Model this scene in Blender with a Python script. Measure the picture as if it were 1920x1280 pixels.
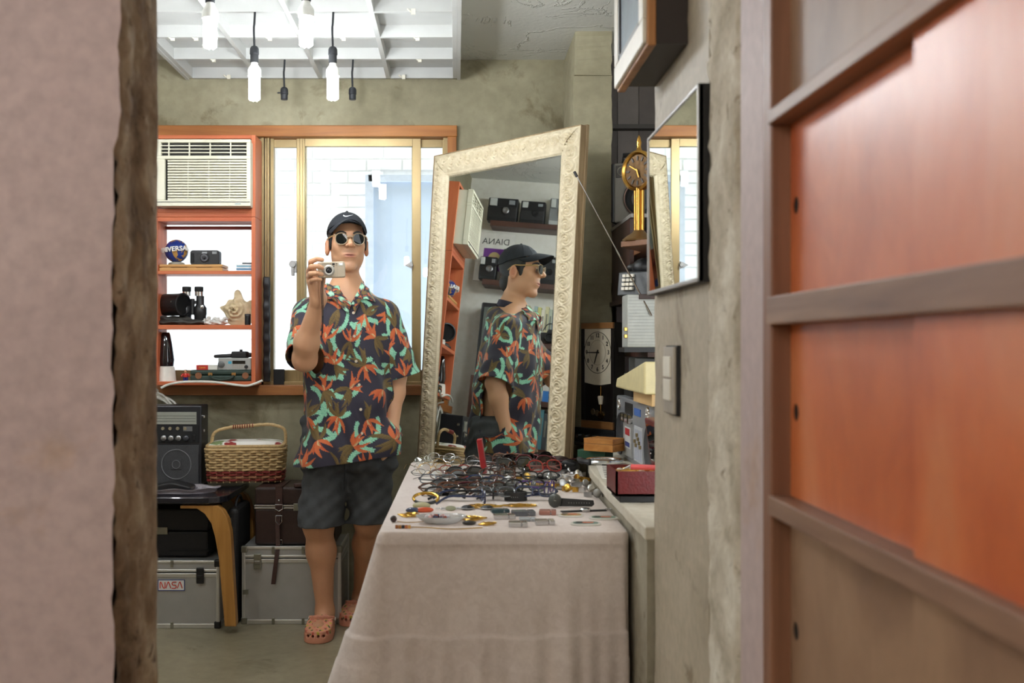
import bpy, bmesh, math, random
import numpy as np
from mathutils import Matrix, Vector, noise as mnoise
for o in list(bpy.data.objects): bpy.data.objects.remove(o, do_unlink=True)
S = bpy.context.scene; COL = S.collection
rnd = random.Random(7)
F = 2000.0; HC = 1.2; CX, CY = 856.0, 650.0      # focal length in pixels, eye height, vanishing point of the room

# ---------------------------------------------------------------- camera, world, exposure
cd = bpy.data.cameras.new('camera'); cam = bpy.data.objects.new('camera', cd); COL.objects.link(cam)
cam.location = (0, 0, HC); cam.rotation_euler = (math.pi/2, 0, 0)
cd.sensor_width = 36; cd.lens = F/1920*36; cd.shift_x = (960-CX)/1920; cd.shift_y = (CY-640)/1920
cd.clip_start = .05; cd.dof.use_dof = True; cd.dof.focus_distance = 4.35; cd.dof.aperture_fstop = 4.5
S.camera = cam
W = bpy.data.worlds.new('sky'); S.world = W; W.use_nodes = True
bg = W.node_tree.nodes['Background']; bg.inputs[0].default_value = (.90, .95, 1, 1); bg.inputs[1].default_value = 3.4
S.view_settings.view_transform = 'Standard'; S.view_settings.look = 'None'; S.view_settings.gamma = 1
S.view_settings.use_curve_mapping = False; S.view_settings.exposure = .74
BULB = 150.0                                            # emission of the lit lamp tubes
S.cycles.max_bounces = 10; S.cycles.diffuse_bounces = 5; S.cycles.glossy_bounces = 5; S.cycles.transparent_max_bounces = 12

# ---------------------------------------------------------------- helpers
def P(px, py, Y): return Vector(((px-CX)/F*Y, Y, HC-(py-CY)/F*Y))
def PX(px, Y): return (px-CX)/F*Y
def PZ(py, Y): return HC-(py-CY)/F*Y
def lin(c):
    if max(c) <= 1.0 and not isinstance(c[0], int): return tuple(c)+(1,)
    r = []
    for v in c:
        v = v/255.; r.append(v/12.92 if v <= .04045 else ((v+.055)/1.055)**2.4)
    return tuple(r)+(1,)
def mul(c, k): return tuple(min(1, v*k) for v in c[:3])+(1,)
MATS = {}
def nt(name):
    m = bpy.data.materials.new(name); m.use_nodes = True; t = m.node_tree; t.nodes.clear()
    out = t.nodes.new('ShaderNodeOutputMaterial'); b = t.nodes.new('ShaderNodeBsdfPrincipled')
    t.links.new(b.outputs[0], out.inputs[0]); MATS[name] = m
    return m, t, b, out
def node(t, typ, ins=None, **kw):
    n = t.nodes.new(typ)
    for k, v in kw.items(): setattr(n, k, v)
    for k, v in (ins or {}).items():
        if hasattr(v, 'is_linked') or isinstance(v, bpy.types.NodeSocket): t.links.new(v, n.inputs[k])
        else: n.inputs[k].default_value = v
    return n
def ramp(t, fac, stops):
    r = t.nodes.new('ShaderNodeValToRGB'); t.links.new(fac, r.inputs[0]); e = r.color_ramp.elements
    while len(e) > len(stops): e.remove(e[-1])
    while len(e) < len(stops): e.new(.5)
    for k, (p, c) in enumerate(stops): e[k].position = p; e[k].color = c
    return r.outputs[0]
def mixc(t, fac, a, b, mode='MIX'):
    n = t.nodes.new('ShaderNodeMix'); n.data_type = 'RGBA'; n.blend_type = mode
    for i, v in ((0, fac), (6, a), (7, b)):
        if isinstance(v, bpy.types.NodeSocket): t.links.new(v, n.inputs[i])
        else: n.inputs[i].default_value = v
    return n.outputs[2]
def coords(t, scale=(1, 1, 1)):
    tc = t.nodes.new('ShaderNodeTexCoord'); mp = t.nodes.new('ShaderNodeMapping')
    mp.inputs[3].default_value = scale; t.links.new(tc.outputs['Object'], mp.inputs[0]); return mp.outputs[0]
def noise(t, vec, scale, detail=4, rough=.55, dist=0):
    return node(t, 'ShaderNodeTexNoise', {'Vector': vec, 'Scale': scale, 'Detail': detail, 'Roughness': rough, 'Distortion': dist}).outputs[0]
def bumpn(t, b, h, strength=.3, dist=.01):
    n = node(t, 'ShaderNodeBump', {'Height': h, 'Strength': strength, 'Distance': dist}); t.links.new(n.outputs[0], b.inputs['Normal'])
def mat(name, col, rough=.5, metal=0, var=.08, scale=20, bump=0, bscale=60, stretch=(1, 1, 1), coat=0, trans=0, sheen=0, spec=None):
    if name in MATS: return MATS[name]
    m, t, b, out = nt(name); c = lin(col)
    v = coords(t, stretch); f = noise(t, v, scale)
    t.links.new(ramp(t, f, [(.3, mul(c, 1-var)), (.7, mul(c, 1+var))]), b.inputs['Base Color'])
    b.inputs['Roughness'].default_value = rough; b.inputs['Metallic'].default_value = metal
    b.inputs['Coat Weight'].default_value = coat; b.inputs['Transmission Weight'].default_value = trans; b.inputs['Sheen Weight'].default_value = sheen
    if spec is not None: b.inputs['Specular IOR Level'].default_value = spec
    if bump: bumpn(t, b, noise(t, v, bscale, 5), bump, .004)
    return m
def wood(name, c1, c2, axis=0, rough=.45, scale=6, bump=.15, coat=0, knots=True):
    if name in MATS: return MATS[name]
    m, t, b, out = nt(name); s = [14, 14, 14]; s[axis] = .9
    v = coords(t, s); f = noise(t, v, scale*.25, 6, .6, .8); g = noise(t, v, scale*1.6, 3)
    c = ramp(t, f, [(.32, lin(c1)), (.66, lin(c2))]); c = mixc(t, g, c, mul(lin(c1), .8)) if knots else c
    mm = mixc(t, .35, ramp(t, f, [(.32, lin(c1)), (.66, lin(c2))]), c)
    t.links.new(mm, b.inputs['Base Color']); b.inputs['Roughness'].default_value = rough; b.inputs['Coat Weight'].default_value = coat
    bumpn(t, b, f, bump, .003); return m
def concrete(name, cols, stains, bump=.5, rough=.85, big=1.3, fine=30, spots=True):
    m, t, b, out = nt(name); v = coords(t)
    f = noise(t, v, big, 6, .6, .4); g = noise(t, v, fine, 5); s = noise(t, v, big*3.1, 5, .65, .6)
    c = ramp(t, f, [(.3, lin(cols[0])), (.5, lin(cols[1])), (.72, lin(cols[2]))])
    if spots: c = mixc(t, ramp(t, s, [(.60, (0, 0, 0, 1)), (.70, (1, 1, 1, 1))]), c, lin(stains))
    c = mixc(t, .25, c, g, 'OVERLAY')
    t.links.new(c, b.inputs['Base Color']); b.inputs['Roughness'].default_value = rough
    h = mixc(t, .5, f, g); bumpn(t, b, h, bump, .006); return m
def emis(name, col, s):
    m, t, b, out = nt(name); b.inputs['Emission Color'].default_value = lin(col); b.inputs['Emission Strength'].default_value = s
    b.inputs['Base Color'].default_value = (1, 1, 1, 1); return m
def glassm(name, tint=(1., 1., 1.), refl=1.0, rough=0.0, base=.0, basecol=(.5, .5, .5)):
    m, t, b, out = nt(name); t.nodes.remove(b)
    tr = node(t, 'ShaderNodeBsdfTransparent', {'Color': tuple(tint)+(1,)}); gl = node(t, 'ShaderNodeBsdfGlossy', {'Color': (1, 1, 1, 1), 'Roughness': rough})
    fr = node(t, 'ShaderNodeFresnel', {'IOR': 1.0+.5*refl}); mx = node(t, 'ShaderNodeMixShader', {0: fr.outputs[0], 1: tr.outputs[0], 2: gl.outputs[0]}); last = mx
    if base:
        df = node(t, 'ShaderNodeBsdfDiffuse', {'Color': tuple(basecol)+(1,)}); last = node(t, 'ShaderNodeMixShader', {0: base, 1: mx.outputs[0], 2: df.outputs[0]})
    t.links.new(last.outputs[0], out.inputs[0]); return m
def attrm(name, rough=.7, bump=0, bscale=300, sheen=0, sss=0, spec=.5):
    m, t, b, out = nt(name); a = node(t, 'ShaderNodeAttribute', attribute_name='Col')
    t.links.new(a.outputs[0], b.inputs['Base Color']); b.inputs['Roughness'].default_value = rough; b.inputs['Sheen Weight'].default_value = sheen
    b.inputs['Specular IOR Level'].default_value = spec
    if sss: b.inputs['Subsurface Weight'].default_value = sss; b.inputs['Subsurface Radius'].default_value = (.01, .004, .002); b.inputs['Subsurface Scale'].default_value = 1
    if bump: bumpn(t, b, noise(t, coords(t), bscale, 4), bump, .002)
    return m

MW = {}
def reg(o, M, parent=None):
    MW[o] = M
def tag(o, label=None, cat=None, group=None, kind=None):
    if label: o['label'] = label
    if cat: o['category'] = cat
    if group: o['group'] = group
    if kind: o['kind'] = kind
    return o
def thing(name, loc, label, cat, rz=0, group=None, kind=None, M=None):
    o = bpy.data.objects.new(name, None); o.empty_display_size = .05; COL.objects.link(o)
    M = M if M is not None else Matrix.Translation(Vector(loc)) @ Matrix.Rotation(rz, 4, 'Z')
    o.matrix_world = M; MW[o] = M.copy(); return tag(o, label, cat, group, kind)
def copy_tree(o, parent=None, M=None):
    c = o.copy(); COL.objects.link(c)
    if parent: c.parent = parent; c.matrix_parent_inverse = Matrix.Identity(4)
    if M is not None: c.matrix_world = M; MW[c] = M.copy()
    for ch in list(o.children): copy_tree(ch, c)
    return c
RX = lambda a: Matrix.Rotation(a, 4, 'X')
RY = lambda a: Matrix.Rotation(a, 4, 'Y')
RZ = lambda a: Matrix.Rotation(a, 4, 'Z')
T = lambda x, y, z: Matrix.Translation(Vector((x, y, z)))
class MB:
    def __init__(s, M=None): s.v = []; s.f = []; s.M = M if M is not None else Matrix.Identity(4)
    def add(s, vs, fs, M=None):
        k = len(s.v); A = s.M @ M if M is not None else s.M
        s.v += [tuple(A @ Vector(p)) for p in vs]; s.f += [tuple(i+k for i in q) for q in fs]; return s
    def box(s, x0, x1, y0, y1, z0, z1, M=None):
        vs = [(x, y, z) for z in (z0, z1) for y in (y0, y1) for x in (x0, x1)]
        return s.add(vs, [(0, 2, 3, 1), (4, 5, 7, 6), (0, 1, 5, 4), (2, 6, 7, 3), (0, 4, 6, 2), (1, 3, 7, 5)], M)
    def prism(s, poly, z0, z1, M=None, top=None):
        n = len(poly); top = top or poly
        vs = [(x, y, z0) for x, y in poly]+[(x, y, z1) for x, y in top]
        return s.add(vs, [tuple(range(n-1, -1, -1)), tuple(range(n, 2*n))]+[(i, (i+1) % n, n+(i+1) % n, n+i) for i in range(n)], M)
    def tube(s, pts, r, n=8, closed=False, M=None, caps=True):
        pts = [Vector(p) for p in pts]; m = len(pts); rr = r if isinstance(r, (list, tuple)) else [r]*m
        vs = []; fs = []; u = None
        for i, p in enumerate(pts):
            a = pts[(i-1) % m] if (closed or i) else p; b = pts[(i+1) % m] if (closed or i < m-1) else p
            t = (b-a).normalized() if (b-a).length > 1e-9 else Vector((0, 0, 1))
            if u is None: u = t.orthogonal().normalized()
            else:
                u = u-t*u.dot(t); u = u.normalized() if u.length > 1e-6 else t.orthogonal().normalized()
            w = t.cross(u)
            vs += [tuple(p+(u*math.cos(2*math.pi*k/n)+w*math.sin(2*math.pi*k/n))*rr[i]) for k in range(n)]
        for i in range(m if closed else m-1):
            j = (i+1) % m
            fs += [(i*n+k, i*n+(k+1) % n, j*n+(k+1) % n, j*n+k) for k in range(n)]
        if not closed and caps: fs += [tuple(range(n-1, -1, -1)), tuple(range((m-1)*n, m*n))]
        return s.add(vs, fs, M)
    def cyl(s, p0, p1, r0, r1=None, n=16, M=None): return s.tube([p0, p1], [r0, r0 if r1 is None else r1], n, M=M)
    def lathe(s, prof, n=24, M=None):
        vs = []; fs = []; m = len(prof)
        for r, z in prof: vs += [(r*math.cos(2*math.pi*k/n), r*math.sin(2*math.pi*k/n), z) for k in range(n)]
        for i in range(m-1): fs += [(i*n+k, i*n+(k+1) % n, (i+1)*n+(k+1) % n, (i+1)*n+k) for k in range(n)]
        if prof[0][0] > 1e-6: fs.append(tuple(range(n-1, -1, -1)))
        if prof[-1][0] > 1e-6: fs.append(tuple(range((m-1)*n, m*n)))
        return s.add(vs, fs, M)
    def ell(s, c, r, n=16, m=10, M=None):
        vs = [(c[0], c[1], c[2]-r[2])]; fs = []
        for i in range(1, m):
            a = math.pi*i/m-math.pi/2
            vs += [(c[0]+r[0]*math.cos(a)*math.cos(2*math.pi*k/n), c[1]+r[1]*math.cos(a)*math.sin(2*math.pi*k/n), c[2]+r[2]*math.sin(a)) for k in range(n)]
        vs.append((c[0], c[1], c[2]+r[2])); e = len(vs)-1
        fs += [(0, 1+(k+1) % n, 1+k) for k in range(n)]
        for i in range(m-2): fs += [(1+i*n+k, 1+i*n+(k+1) % n, 1+(i+1)*n+(k+1) % n, 1+(i+1)*n+k) for k in range(n)]
        fs += [(1+(m-2)*n+k, 1+(m-2)*n+(k+1) % n, e) for k in range(n)]
        return s.add(vs, fs, M)
    def grid(s, fn, nu, nv, M=None, wrap=False):
        vs = [tuple(fn(i/(nu if wrap else nu-1), j/(nv-1))) for j in range(nv) for i in range(nu)]; fs = []
        for j in range(nv-1):
            for i in range(nu if wrap else nu-1): fs.append((j*nu+i, j*nu+(i+1) % nu, (j+1)*nu+(i+1) % nu, (j+1)*nu+i))
        return s.add(vs, fs, M)
    def text(s, txt, size, depth, M, align='CENTER', bend=None, sx=1.0, bold=0):
        c = bpy.data.curves.new('t', 'FONT'); c.body = txt; c.size = size; c.extrude = depth; c.align_x = align; c.align_y = 'CENTER'; c.resolution_u = 3; c.offset = bold
        o = bpy.data.objects.new('t', c); COL.objects.link(o); dg = bpy.context.evaluated_depsgraph_get(); me = o.evaluated_get(dg).to_mesh()
        vs = [(v.co.x*sx, v.co.y, v.co.z) for v in me.vertices]
        if bend: vs = [bend(p) for p in vs]
        fs = [tuple(p.vertices) for p in me.polygons]; o.evaluated_get(dg).to_mesh_clear()
        bpy.data.objects.remove(o); bpy.data.curves.remove(c); return s.add(vs, fs, M)
    def build(s, name, m, parent=None, smooth=False, bevel=0, world=True, label=None, cat=None, kind=None, group=None, angle=40, solid=0, seg=2):
        vs = s.v
        if parent is not None and world and parent in MW:
            I = MW[parent].inverted(); vs = [tuple(I @ Vector(p)) for p in vs]
        return finish(name, vs, s.f, m, parent, smooth, bevel, label, cat, kind, group, angle, solid, MW.get(parent) if parent else None, seg)
def finish(name, vs, fs, m, parent=None, smooth=False, bevel=0, label=None, cat=None, kind=None, group=None, angle=40, solid=0, PM=None, seg=2):
    me = bpy.data.meshes.new(name); me.from_pydata([tuple(p) for p in vs], [], [tuple(q) for q in fs]); me.update()
    bm = bmesh.new(); bm.from_mesh(me); bmesh.ops.recalc_face_normals(bm, faces=bm.faces[:]); bm.to_mesh(me); bm.free()
    for x in (m if isinstance(m, (list, tuple)) else [m]): me.materials.append(x)
    if smooth:
        me.polygons.foreach_set('use_smooth', [True]*len(me.polygons)); me.set_sharp_from_angle(angle=math.radians(angle))
    o = bpy.data.objects.new(name, me); COL.objects.link(o)
    if parent is not None:
        o.parent = parent; o.matrix_parent_inverse = Matrix.Identity(4)
        if PM is not None: MW[o] = PM
    else: MW[o] = Matrix.Identity(4)
    if bevel:
        b = o.modifiers.new('bevel', 'BEVEL'); b.width = bevel; b.segments = seg; b.limit_method = 'ANGLE'
    if solid:
        b = o.modifiers.new('solid', 'SOLIDIFY'); b.thickness = solid; b.offset = 0
    return tag(o, label, cat, group, kind)
def rrect(w, h, r, n=4, cx=0, cy=0):
    pts = []
    for (sx, sy, a0) in ((1, 1, 0), (-1, 1, 90), (-1, -1, 180), (1, -1, 270)):
        for k in range(n+1):
            a = math.radians(a0+90*k/n); pts.append((cx+sx*(w/2-r)+r*math.cos(a), cy+sy*(h/2-r)+r*math.sin(a)))
    return pts
def rebase(o, loc):
    """give a one-mesh thing its own origin at its base"""
    loc = Vector(loc); o.data.transform(Matrix.Translation(-loc)); o.location = loc; MW[o] = Matrix.Translation(loc); return o
def smooth_path(pts, n=8):
    pts = [Vector(p) for p in pts]; out = []
    for i in range(len(pts)-1):
        p0 = pts[max(i-1, 0)]; p1 = pts[i]; p2 = pts[i+1]; p3 = pts[min(i+2, len(pts)-1)]
        for k in range(n):
            t = k/n; out.append(.5*((2*p1)+(-p0+p2)*t+(2*p0-5*p1+4*p2-p3)*t*t+(-p0+3*p1-3*p2+p3)*t**3))
    return out+[pts[-1]]

# ---------------------------------------------------------------- signed distance meshing for soft shapes
def sdf_net(fn, lo, hi, h, cull=None):
    lo = np.array(lo, float); hi = np.array(hi, float); B = 8
    nb = np.ceil((hi-lo)/(h*B)).astype(int); N = nb*B+1
    g = [lo[i]+h*np.arange(N[i]) for i in range(3)]
    cc = np.stack(np.meshgrid(*[lo[i]+h*B*(np.arange(nb[i])+.5) for i in range(3)], indexing='ij'), -1).reshape(-1, 3)
    dc = fn(cc); D = np.repeat(np.repeat(np.repeat(dc.reshape(nb), B, 0), B, 1), B, 2)
    V = np.empty(N, np.float32); V[:-1, :-1, :-1] = D; V[-1] = V[-2]; V[:, -1] = V[:, -2]; V[:, :, -1] = V[:, :, -2]
    act = np.argwhere(np.abs(dc.reshape(nb)) < h*B*1.3)
    k = np.arange(B+1); off = np.stack(np.meshgrid(k, k, k, indexing='ij'), -1).reshape(-1, 3)
    for c0 in range(0, len(act), 600):
        I = (act[c0:c0+600, None, :]*B+off[None]).reshape(-1, 3)
        V[I[:, 0], I[:, 1], I[:, 2]] = fn(lo+h*I)
    neg = V < 0
    c = np.zeros([n-1 for n in N], np.uint8)
    cor = [(a, b, d) for a in (0, 1) for b in (0, 1) for d in (0, 1)]
    sl = lambda q: tuple(slice(q[i], N[i]-1+q[i]) for i in range(3))
    for q in cor: c += neg[sl(q)]
    cells = np.argwhere((c > 0) & (c < 8)); idx = -np.ones(c.shape, np.int32); idx[tuple(cells.T)] = np.arange(len(cells))
    vals = np.stack([V[tuple((cells+np.array(q)).T)] for q in cor], 1); acc = np.zeros((len(cells), 3)); cnt = np.zeros(len(cells))
    for i in range(8):
        for j in range(i+1, 8):
            if sum(abs(cor[i][k]-cor[j][k]) for k in range(3)) != 1: continue
            a, b = vals[:, i], vals[:, j]; m = (a < 0) != (b < 0); t = np.where(m, a/np.where(m, a-b, 1), 0)
            acc += m[:, None]*(np.array(cor[i])+t[:, None]*(np.array(cor[j])-np.array(cor[i]))); cnt += m
    verts = lo+h*(cells+acc/np.maximum(cnt, 1)[:, None]); faces = []
    for ax in range(3):
        s0 = [slice(0, N[i]) for i in range(3)]; s1 = list(s0); s0[ax] = slice(0, N[ax]-1); s1[ax] = slice(1, N[ax])
        e = np.argwhere(neg[tuple(s0)] != neg[tuple(s1)]); o1, o2 = [(i) for i in range(3) if i != ax]
        e = e[(e[:, o1] > 0) & (e[:, o2] > 0) & (e[:, o1] < N[o1]-1) & (e[:, o2] < N[o2]-1)]
        fl = neg[tuple(e.T)]; q = []
        for d1, d2 in ((0, 0), (1, 0), (1, 1), (0, 1)):
            z = e.copy(); z[:, o1] -= d1; z[:, o2] -= d2; q.append(idx[tuple(z.T)])
        q = np.stack(q, 1); flip = fl if ax != 1 else ~fl; q[flip] = q[flip][:, ::-1]; faces.append(q[(q >= 0).all(1)])
    return verts, np.concatenate(faces)
def sm(a, b, k):
    h = np.maximum(k-np.abs(a-b), 0)/k; return np.minimum(a, b)-h*h*k*.25
def smx(a, b, k): return -sm(-a, -b, k)
def ball(p, c, r): return np.linalg.norm(p-np.array(c), axis=1)-r
def elp(p, c, r):
    r = np.array(r); q = (p-np.array(c)); k0 = np.linalg.norm(q/r, axis=1); k1 = np.linalg.norm(q/(r*r), axis=1); return k0*(k0-1)/np.maximum(k1, 1e-9)
def cone(p, a, b, ra, rb):
    a = np.array(a); b = np.array(b); ba = b-a; t = np.clip(((p-a)@ba)/(ba@ba), 0, 1); return np.linalg.norm(p-a-t[:, None]*ba, axis=1)-(ra+(rb-ra)*t)
def rbox(p, c, hs, r):
    q = np.abs(p-np.array(c))-np.array(hs)+r; return np.linalg.norm(np.maximum(q, 0), axis=1)+np.minimum(q.max(1), 0)-r
def mesh_np(name, v, f, m, parent=None, col=None, label=None, cat=None, smooth=True, kind=None):
    I = MW[parent].inverted() if parent in MW else Matrix.Identity(4); A = np.array(I)
    v = v@A[:3, :3].T+A[:3, 3]
    me = bpy.data.meshes.new(name); me.vertices.add(len(v)); me.vertices.foreach_set('co', v.astype(np.float32).ravel())
    me.loops.add(f.size); me.loops.foreach_set('vertex_index', f.astype(np.int32).ravel()); me.polygons.add(len(f))
    me.polygons.foreach_set('loop_start', np.arange(0, f.size, f.shape[1], dtype=np.int32))
    me.update(calc_edges=True); me.validate(); me.materials.append(m)
    if smooth: me.polygons.foreach_set('use_smooth', np.ones(len(f), bool))
    if col is not None:
        a = me.color_attributes.new('Col', 'FLOAT_COLOR', 'POINT'); c = np.ones((len(v), 4), np.float32); c[:, :3] = col; a.data.foreach_set('color', c.ravel())
    o = bpy.data.objects.new(name, me); COL.objects.link(o)
    if parent is not None: o.parent = parent; o.matrix_parent_inverse = Matrix.Identity(4); MW[o] = MW.get(parent, Matrix.Identity(4))
    else: MW[o] = Matrix.Identity(4)
    return tag(o, label, cat, None, kind)
# ---------------------------------------------------------------- the setting
YW = 5.10; ZC = 2.572; XR = .45; XL = -2.36; YP0, YP1 = 1.64, 1.905; XP = -.525
def rn(x, y, z=0.0):   # cheap value noise for rough edges
    return max(-1, min(1, 1.3*mnoise.fractal(Vector((x*2.1+3.7, y*2.1-1.9, z*1.7+.4)), .7, 2.1, 4)))
m_floor = concrete('floor_concrete', [(118, 110, 88), (140, 130, 106), (156, 146, 122)], (104, 94, 72), .25, .42, 1.6, 24)
m_wall = concrete('bare_plaster', [(128, 121, 98), (152, 145, 119), (172, 166, 140)], (120, 110, 84), .45, .85, 1.1, 22)
m_low = m_wall
m_pink = concrete('pink_paint', [(164, 145, 143), (176, 156, 153), (187, 169, 165)], (174, 148, 132), .12, .6, .8, 40)
m_rough = concrete('broken_mortar', [(96, 76, 58), (152, 130, 106), (206, 192, 168)], (78, 58, 42), 1., .95, 8, 50)
m_rough2 = concrete('patched_mortar', [(158, 146, 126), (192, 182, 164), (220, 214, 200)], (130, 112, 90), .9, .95, 7, 60)
m_grey = concrete('grey_skim', [(148, 136, 116), (170, 158, 138), (186, 174, 154)], (130, 116, 94), .2, .6, 1.6, 40)
m_white = mat('white_paint', (232, 232, 226), .5, var=.03)
m_side = concrete('pale_plaster', [(214, 212, 202), (222, 220, 210), (230, 228, 220)], (206, 202, 190), .2, .8, 1.2, 30)
m, t, b, out = nt('trowelled_plaster'); v = coords(t); w = noise(t, v, 2.2, 5, .6, 1.6)
rd = ramp(t, w, [(.455, (0, 0, 0, 1)), (.475, (1, 1, 1, 1)), (.50, (0, 0, 0, 1))]); f2 = noise(t, v, 40, 5)
b.inputs['Base Color'].default_value = lin((214, 215, 208)); b.inputs['Roughness'].default_value = .8
bumpn(t, b, mixc(t, .22, rd, f2), .7, .012); m_ceil = m

def struct(name, mb, m, **k): return mb.build(name, m, kind='structure', **k)
struct('floor', MB().box(-3.4, 2.2, -2.6, 5.3, -.1, 0), m_floor)
struct('ceiling', MB().box(-3.4, 2.2, -2.6, 5.3, ZC, ZC+.1), m_ceil)
X0, X1, WZ0, WZ1 = -2.22, -.002, PZ(722, YW), PZ(256, YW)     # clear opening of the window
wb = MB(); wb.box(XL-.1, X0, YW, YW+.15, 0, ZC); wb.box(X1, 2.2, YW, YW+.15, 0, ZC); wb.box(X0, X1, YW, YW+.15, 0, WZ0-.05); wb.box(X0, X1, YW, YW+.15, WZ1+.04, ZC)
struct('wall_back', wb, m_wall)
struct('wall_upper_added', MB().box(-4.6, 3.0, YW, YW+.15, ZC+.1, 5.0), m_wall)  # unseen upper storey, added to keep sky light out of the alley
struct('wall_left', MB().box(XL-.12, XL, YP1, YW, 0, ZC), m_side)
# pillar by the corner, its head block proud of the shaft
px0, px1, yc = PX(1075, 4.65), PX(1147, 4.65), 4.65
def rough_box(mb, x0, x1, y0, y1, z0, z1, amp, step):
    """box whose vertical arrises wander like hand-trowelled plaster"""
    n = max(2, int((z1-z0)/step)); vs = []; fs = []
    for i in range(n+1):
        z = z0+(z1-z0)*i/n; d = lambda k: amp*rn(z*3, k*5.1, i*.37)
        vs += [(x0+d(1), y0+d(2), z), (x1+d(3), y0+d(4), z), (x1+d(5), y1, z), (x0+d(6), y1, z)]
    for i in range(n):
        for k in range(4): fs.append((i*4+k, i*4+(k+1) % 4, i*4+4+(k+1) % 4, i*4+4+k))
    fs += [(3, 2, 1, 0), tuple(n*4+k for k in range(4))]
    mb.add(vs, fs)
wp = MB(); rough_box(wp, px0, px1, yc, YW, 0, PZ(142, yc), .004, .03); rough_box(wp, px0+.006, px1-.003, yc-.012, YW, PZ(142, yc), ZC, .005, .02)
struct('wall_pillar', wp, m_wall)
struct('wall_alcove_right', MB().box(1.35, 1.45, 2.3, YW, 0, ZC), m_side)
# broken-through partition on the left: core with a ragged end, a skin of pink plaster in front
core = MB(); ny, nz = 16, 150
def endface(i, j):
    y = YP0+.012+(YP1-YP0-.012)*i; z = ZC*j
    x = XP-.006+(.007*rn(y*7, z*4, 1)+.006*rn(y*22, z*14, 3))*(1-.75*i)
    if i > .97: x -= .004
    return (x, y, z)
core.grid(endface, ny, nz)
core.box(XL-.1, XP-.03, YP0+.012, YP1, 0, ZC); core.add([(XP-.03, YP1, 0), (XP-.018, YP1, 0), (XP-.018, YP1, ZC), (XP-.03, YP1, ZC)], [(0, 1, 2, 3)])
wl = struct('wall_partition', core, m_rough, smooth=True, angle=50)
sk = MB(); n = 130; vs = []; fs = []
for i in range(n+1):
    z = ZC*i/n; e = XP-.004+.004*rn(z*9, 2)+(.010 if z > PZ(275, YP0) else 0)+(.003 if z < .8 else 0)
    vs += [(e, YP0, z), (e-.006, YP0+.014, z), (-3.4, YP0, z)]
for i in range(n):
    k = 3*i; fs += [(k, k+3, k+5, k+2), (k+1, k+4, k+3, k)]
sk.add(vs, fs); sk.build('plaster_skin', m_pink, wl)
# right-hand wall: grey return with switch, patched strip, painted strip
YA, YB, YC_, YD = 2.42, 1.90, 1.685, 1.541
wr = MB(); rough_box(wr, XR, XR+.16, YB, YA, 0, ZC, .002, .04); wr.box(XR+.02, XR+.2, YD, YB, 0, ZC); wr.box(XR+.125, XR+.2, -2.6, YD, 0, ZC)
wrr = struct('wall_right', wr, m_grey)
st = MB(); st.grid(lambda i, j: (XR-.004+.004*rn(i*3, j*40, 2)+.002*rn(i*9, j*100)-(.012 if i in (0, 1) else 0)*-1, YB-(YB-YC_)*i, ZC*j), 14, 160)
st.build('patched_strip', m_rough2, wrr, smooth=True)
MB().box(XR-.001, XR+.1, YD-.004, YC_, 0, ZC).build('painted_strip', m_pink, wrr)
# unseen walls of the camera's room; front one added against sky light, pale for bounce
wf = MB(); wf.box(-3.5, .65, -2.7, -2.6, 0, ZC); struct('wall_front', wf, m_side)
struct('wall_front_left', MB().box(-3.5, -3.4, -2.6, YP0, 0, ZC), m_side)
# window timber surround
m_trim = wood('orange_pine', (150, 88, 30), (192, 126, 58), 0, .45, 6, .2)
m_trimv = wood('orange_pine_upright', (150, 88, 30), (190, 122, 56), 2, .45, 6, .2)
m_sill = wood('worn_pine_sill', (124, 74, 34), (176, 114, 56), 0, .5, 5, .3)
zt0, zt1 = PZ(256, YW-.02), PZ(235, YW-.02)
struct('trim_1', MB().box(X0, PX(857, YW-.02), YW-.025, YW+.1, zt0, zt1), m_trim, bevel=.003)
struct('trim_2', MB().box(PX(839, YW-.02), PX(856, YW-.02), YW-.024, YW+.1, .98, zt0), m_trimv, bevel=.003)
struct('trim_3', MB().box(X0, .02, YW-.06, YW+.1, PZ(741, YW-.06), PZ(722, YW-.06)), m_sill, bevel=.003)
struct('trim_4', MB().box(X0-.05, X0, YW-.025, YW+.1, .98, zt1), m_trimv, bevel=.003)
# aluminium sliding window
m_al = mat('bronze_aluminium', (158, 138, 100), .35, .75, .05, 10); m_al2 = mat('bronze_aluminium_dark', (112, 90, 58), .4, .7, .05)
m_pane = glassm('window_glass', (.96, .985, 1.0), 1.0)
m_blk = mat('black_plastic', (22, 22, 24), .45, 0, .1); m_blk2 = mat('matt_black', (18, 18, 19), .75, 0, .1)
m_chrome = mat('chrome', (205, 205, 205), .18, 1, .02); m_steel = mat('brushed_steel', (165, 165, 165), .35, 1, .05)
wn = thing('window_1', (-.5, YW+.03, WZ0), None, None, kind='structure')
zb0, zb1 = PZ(722, YW+.03), PZ(251, YW+.03); YS = YW+.03
f_ = MB()
for (a, bb, d) in ((491, 496, 0), (497, 501, .012), (502, 506, .004), (507, 513, .02)): f_.box(PX(a, YS), PX(bb, YS), YS-.02+d, YS+.05, zb0, zb1)
f_.box(PX(831, YS), X1, YS-.02, YS+.05, zb0, zb1); f_.box(X0, X0+.05, YS-.02, YS+.05, zb0, zb1)
f_.box(X0, X1, YS-.02, YS+.05, zb1-.018, zb1+.02); f_.box(X0, X1, YS-.02, YS+.05, zb0, zb0+.018)
f_.box(X0, X1, YS-.03, YS-.024, zb1-.012, zb1-.006)
f_.build('frame', m_al, wn, bevel=.001)
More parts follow.
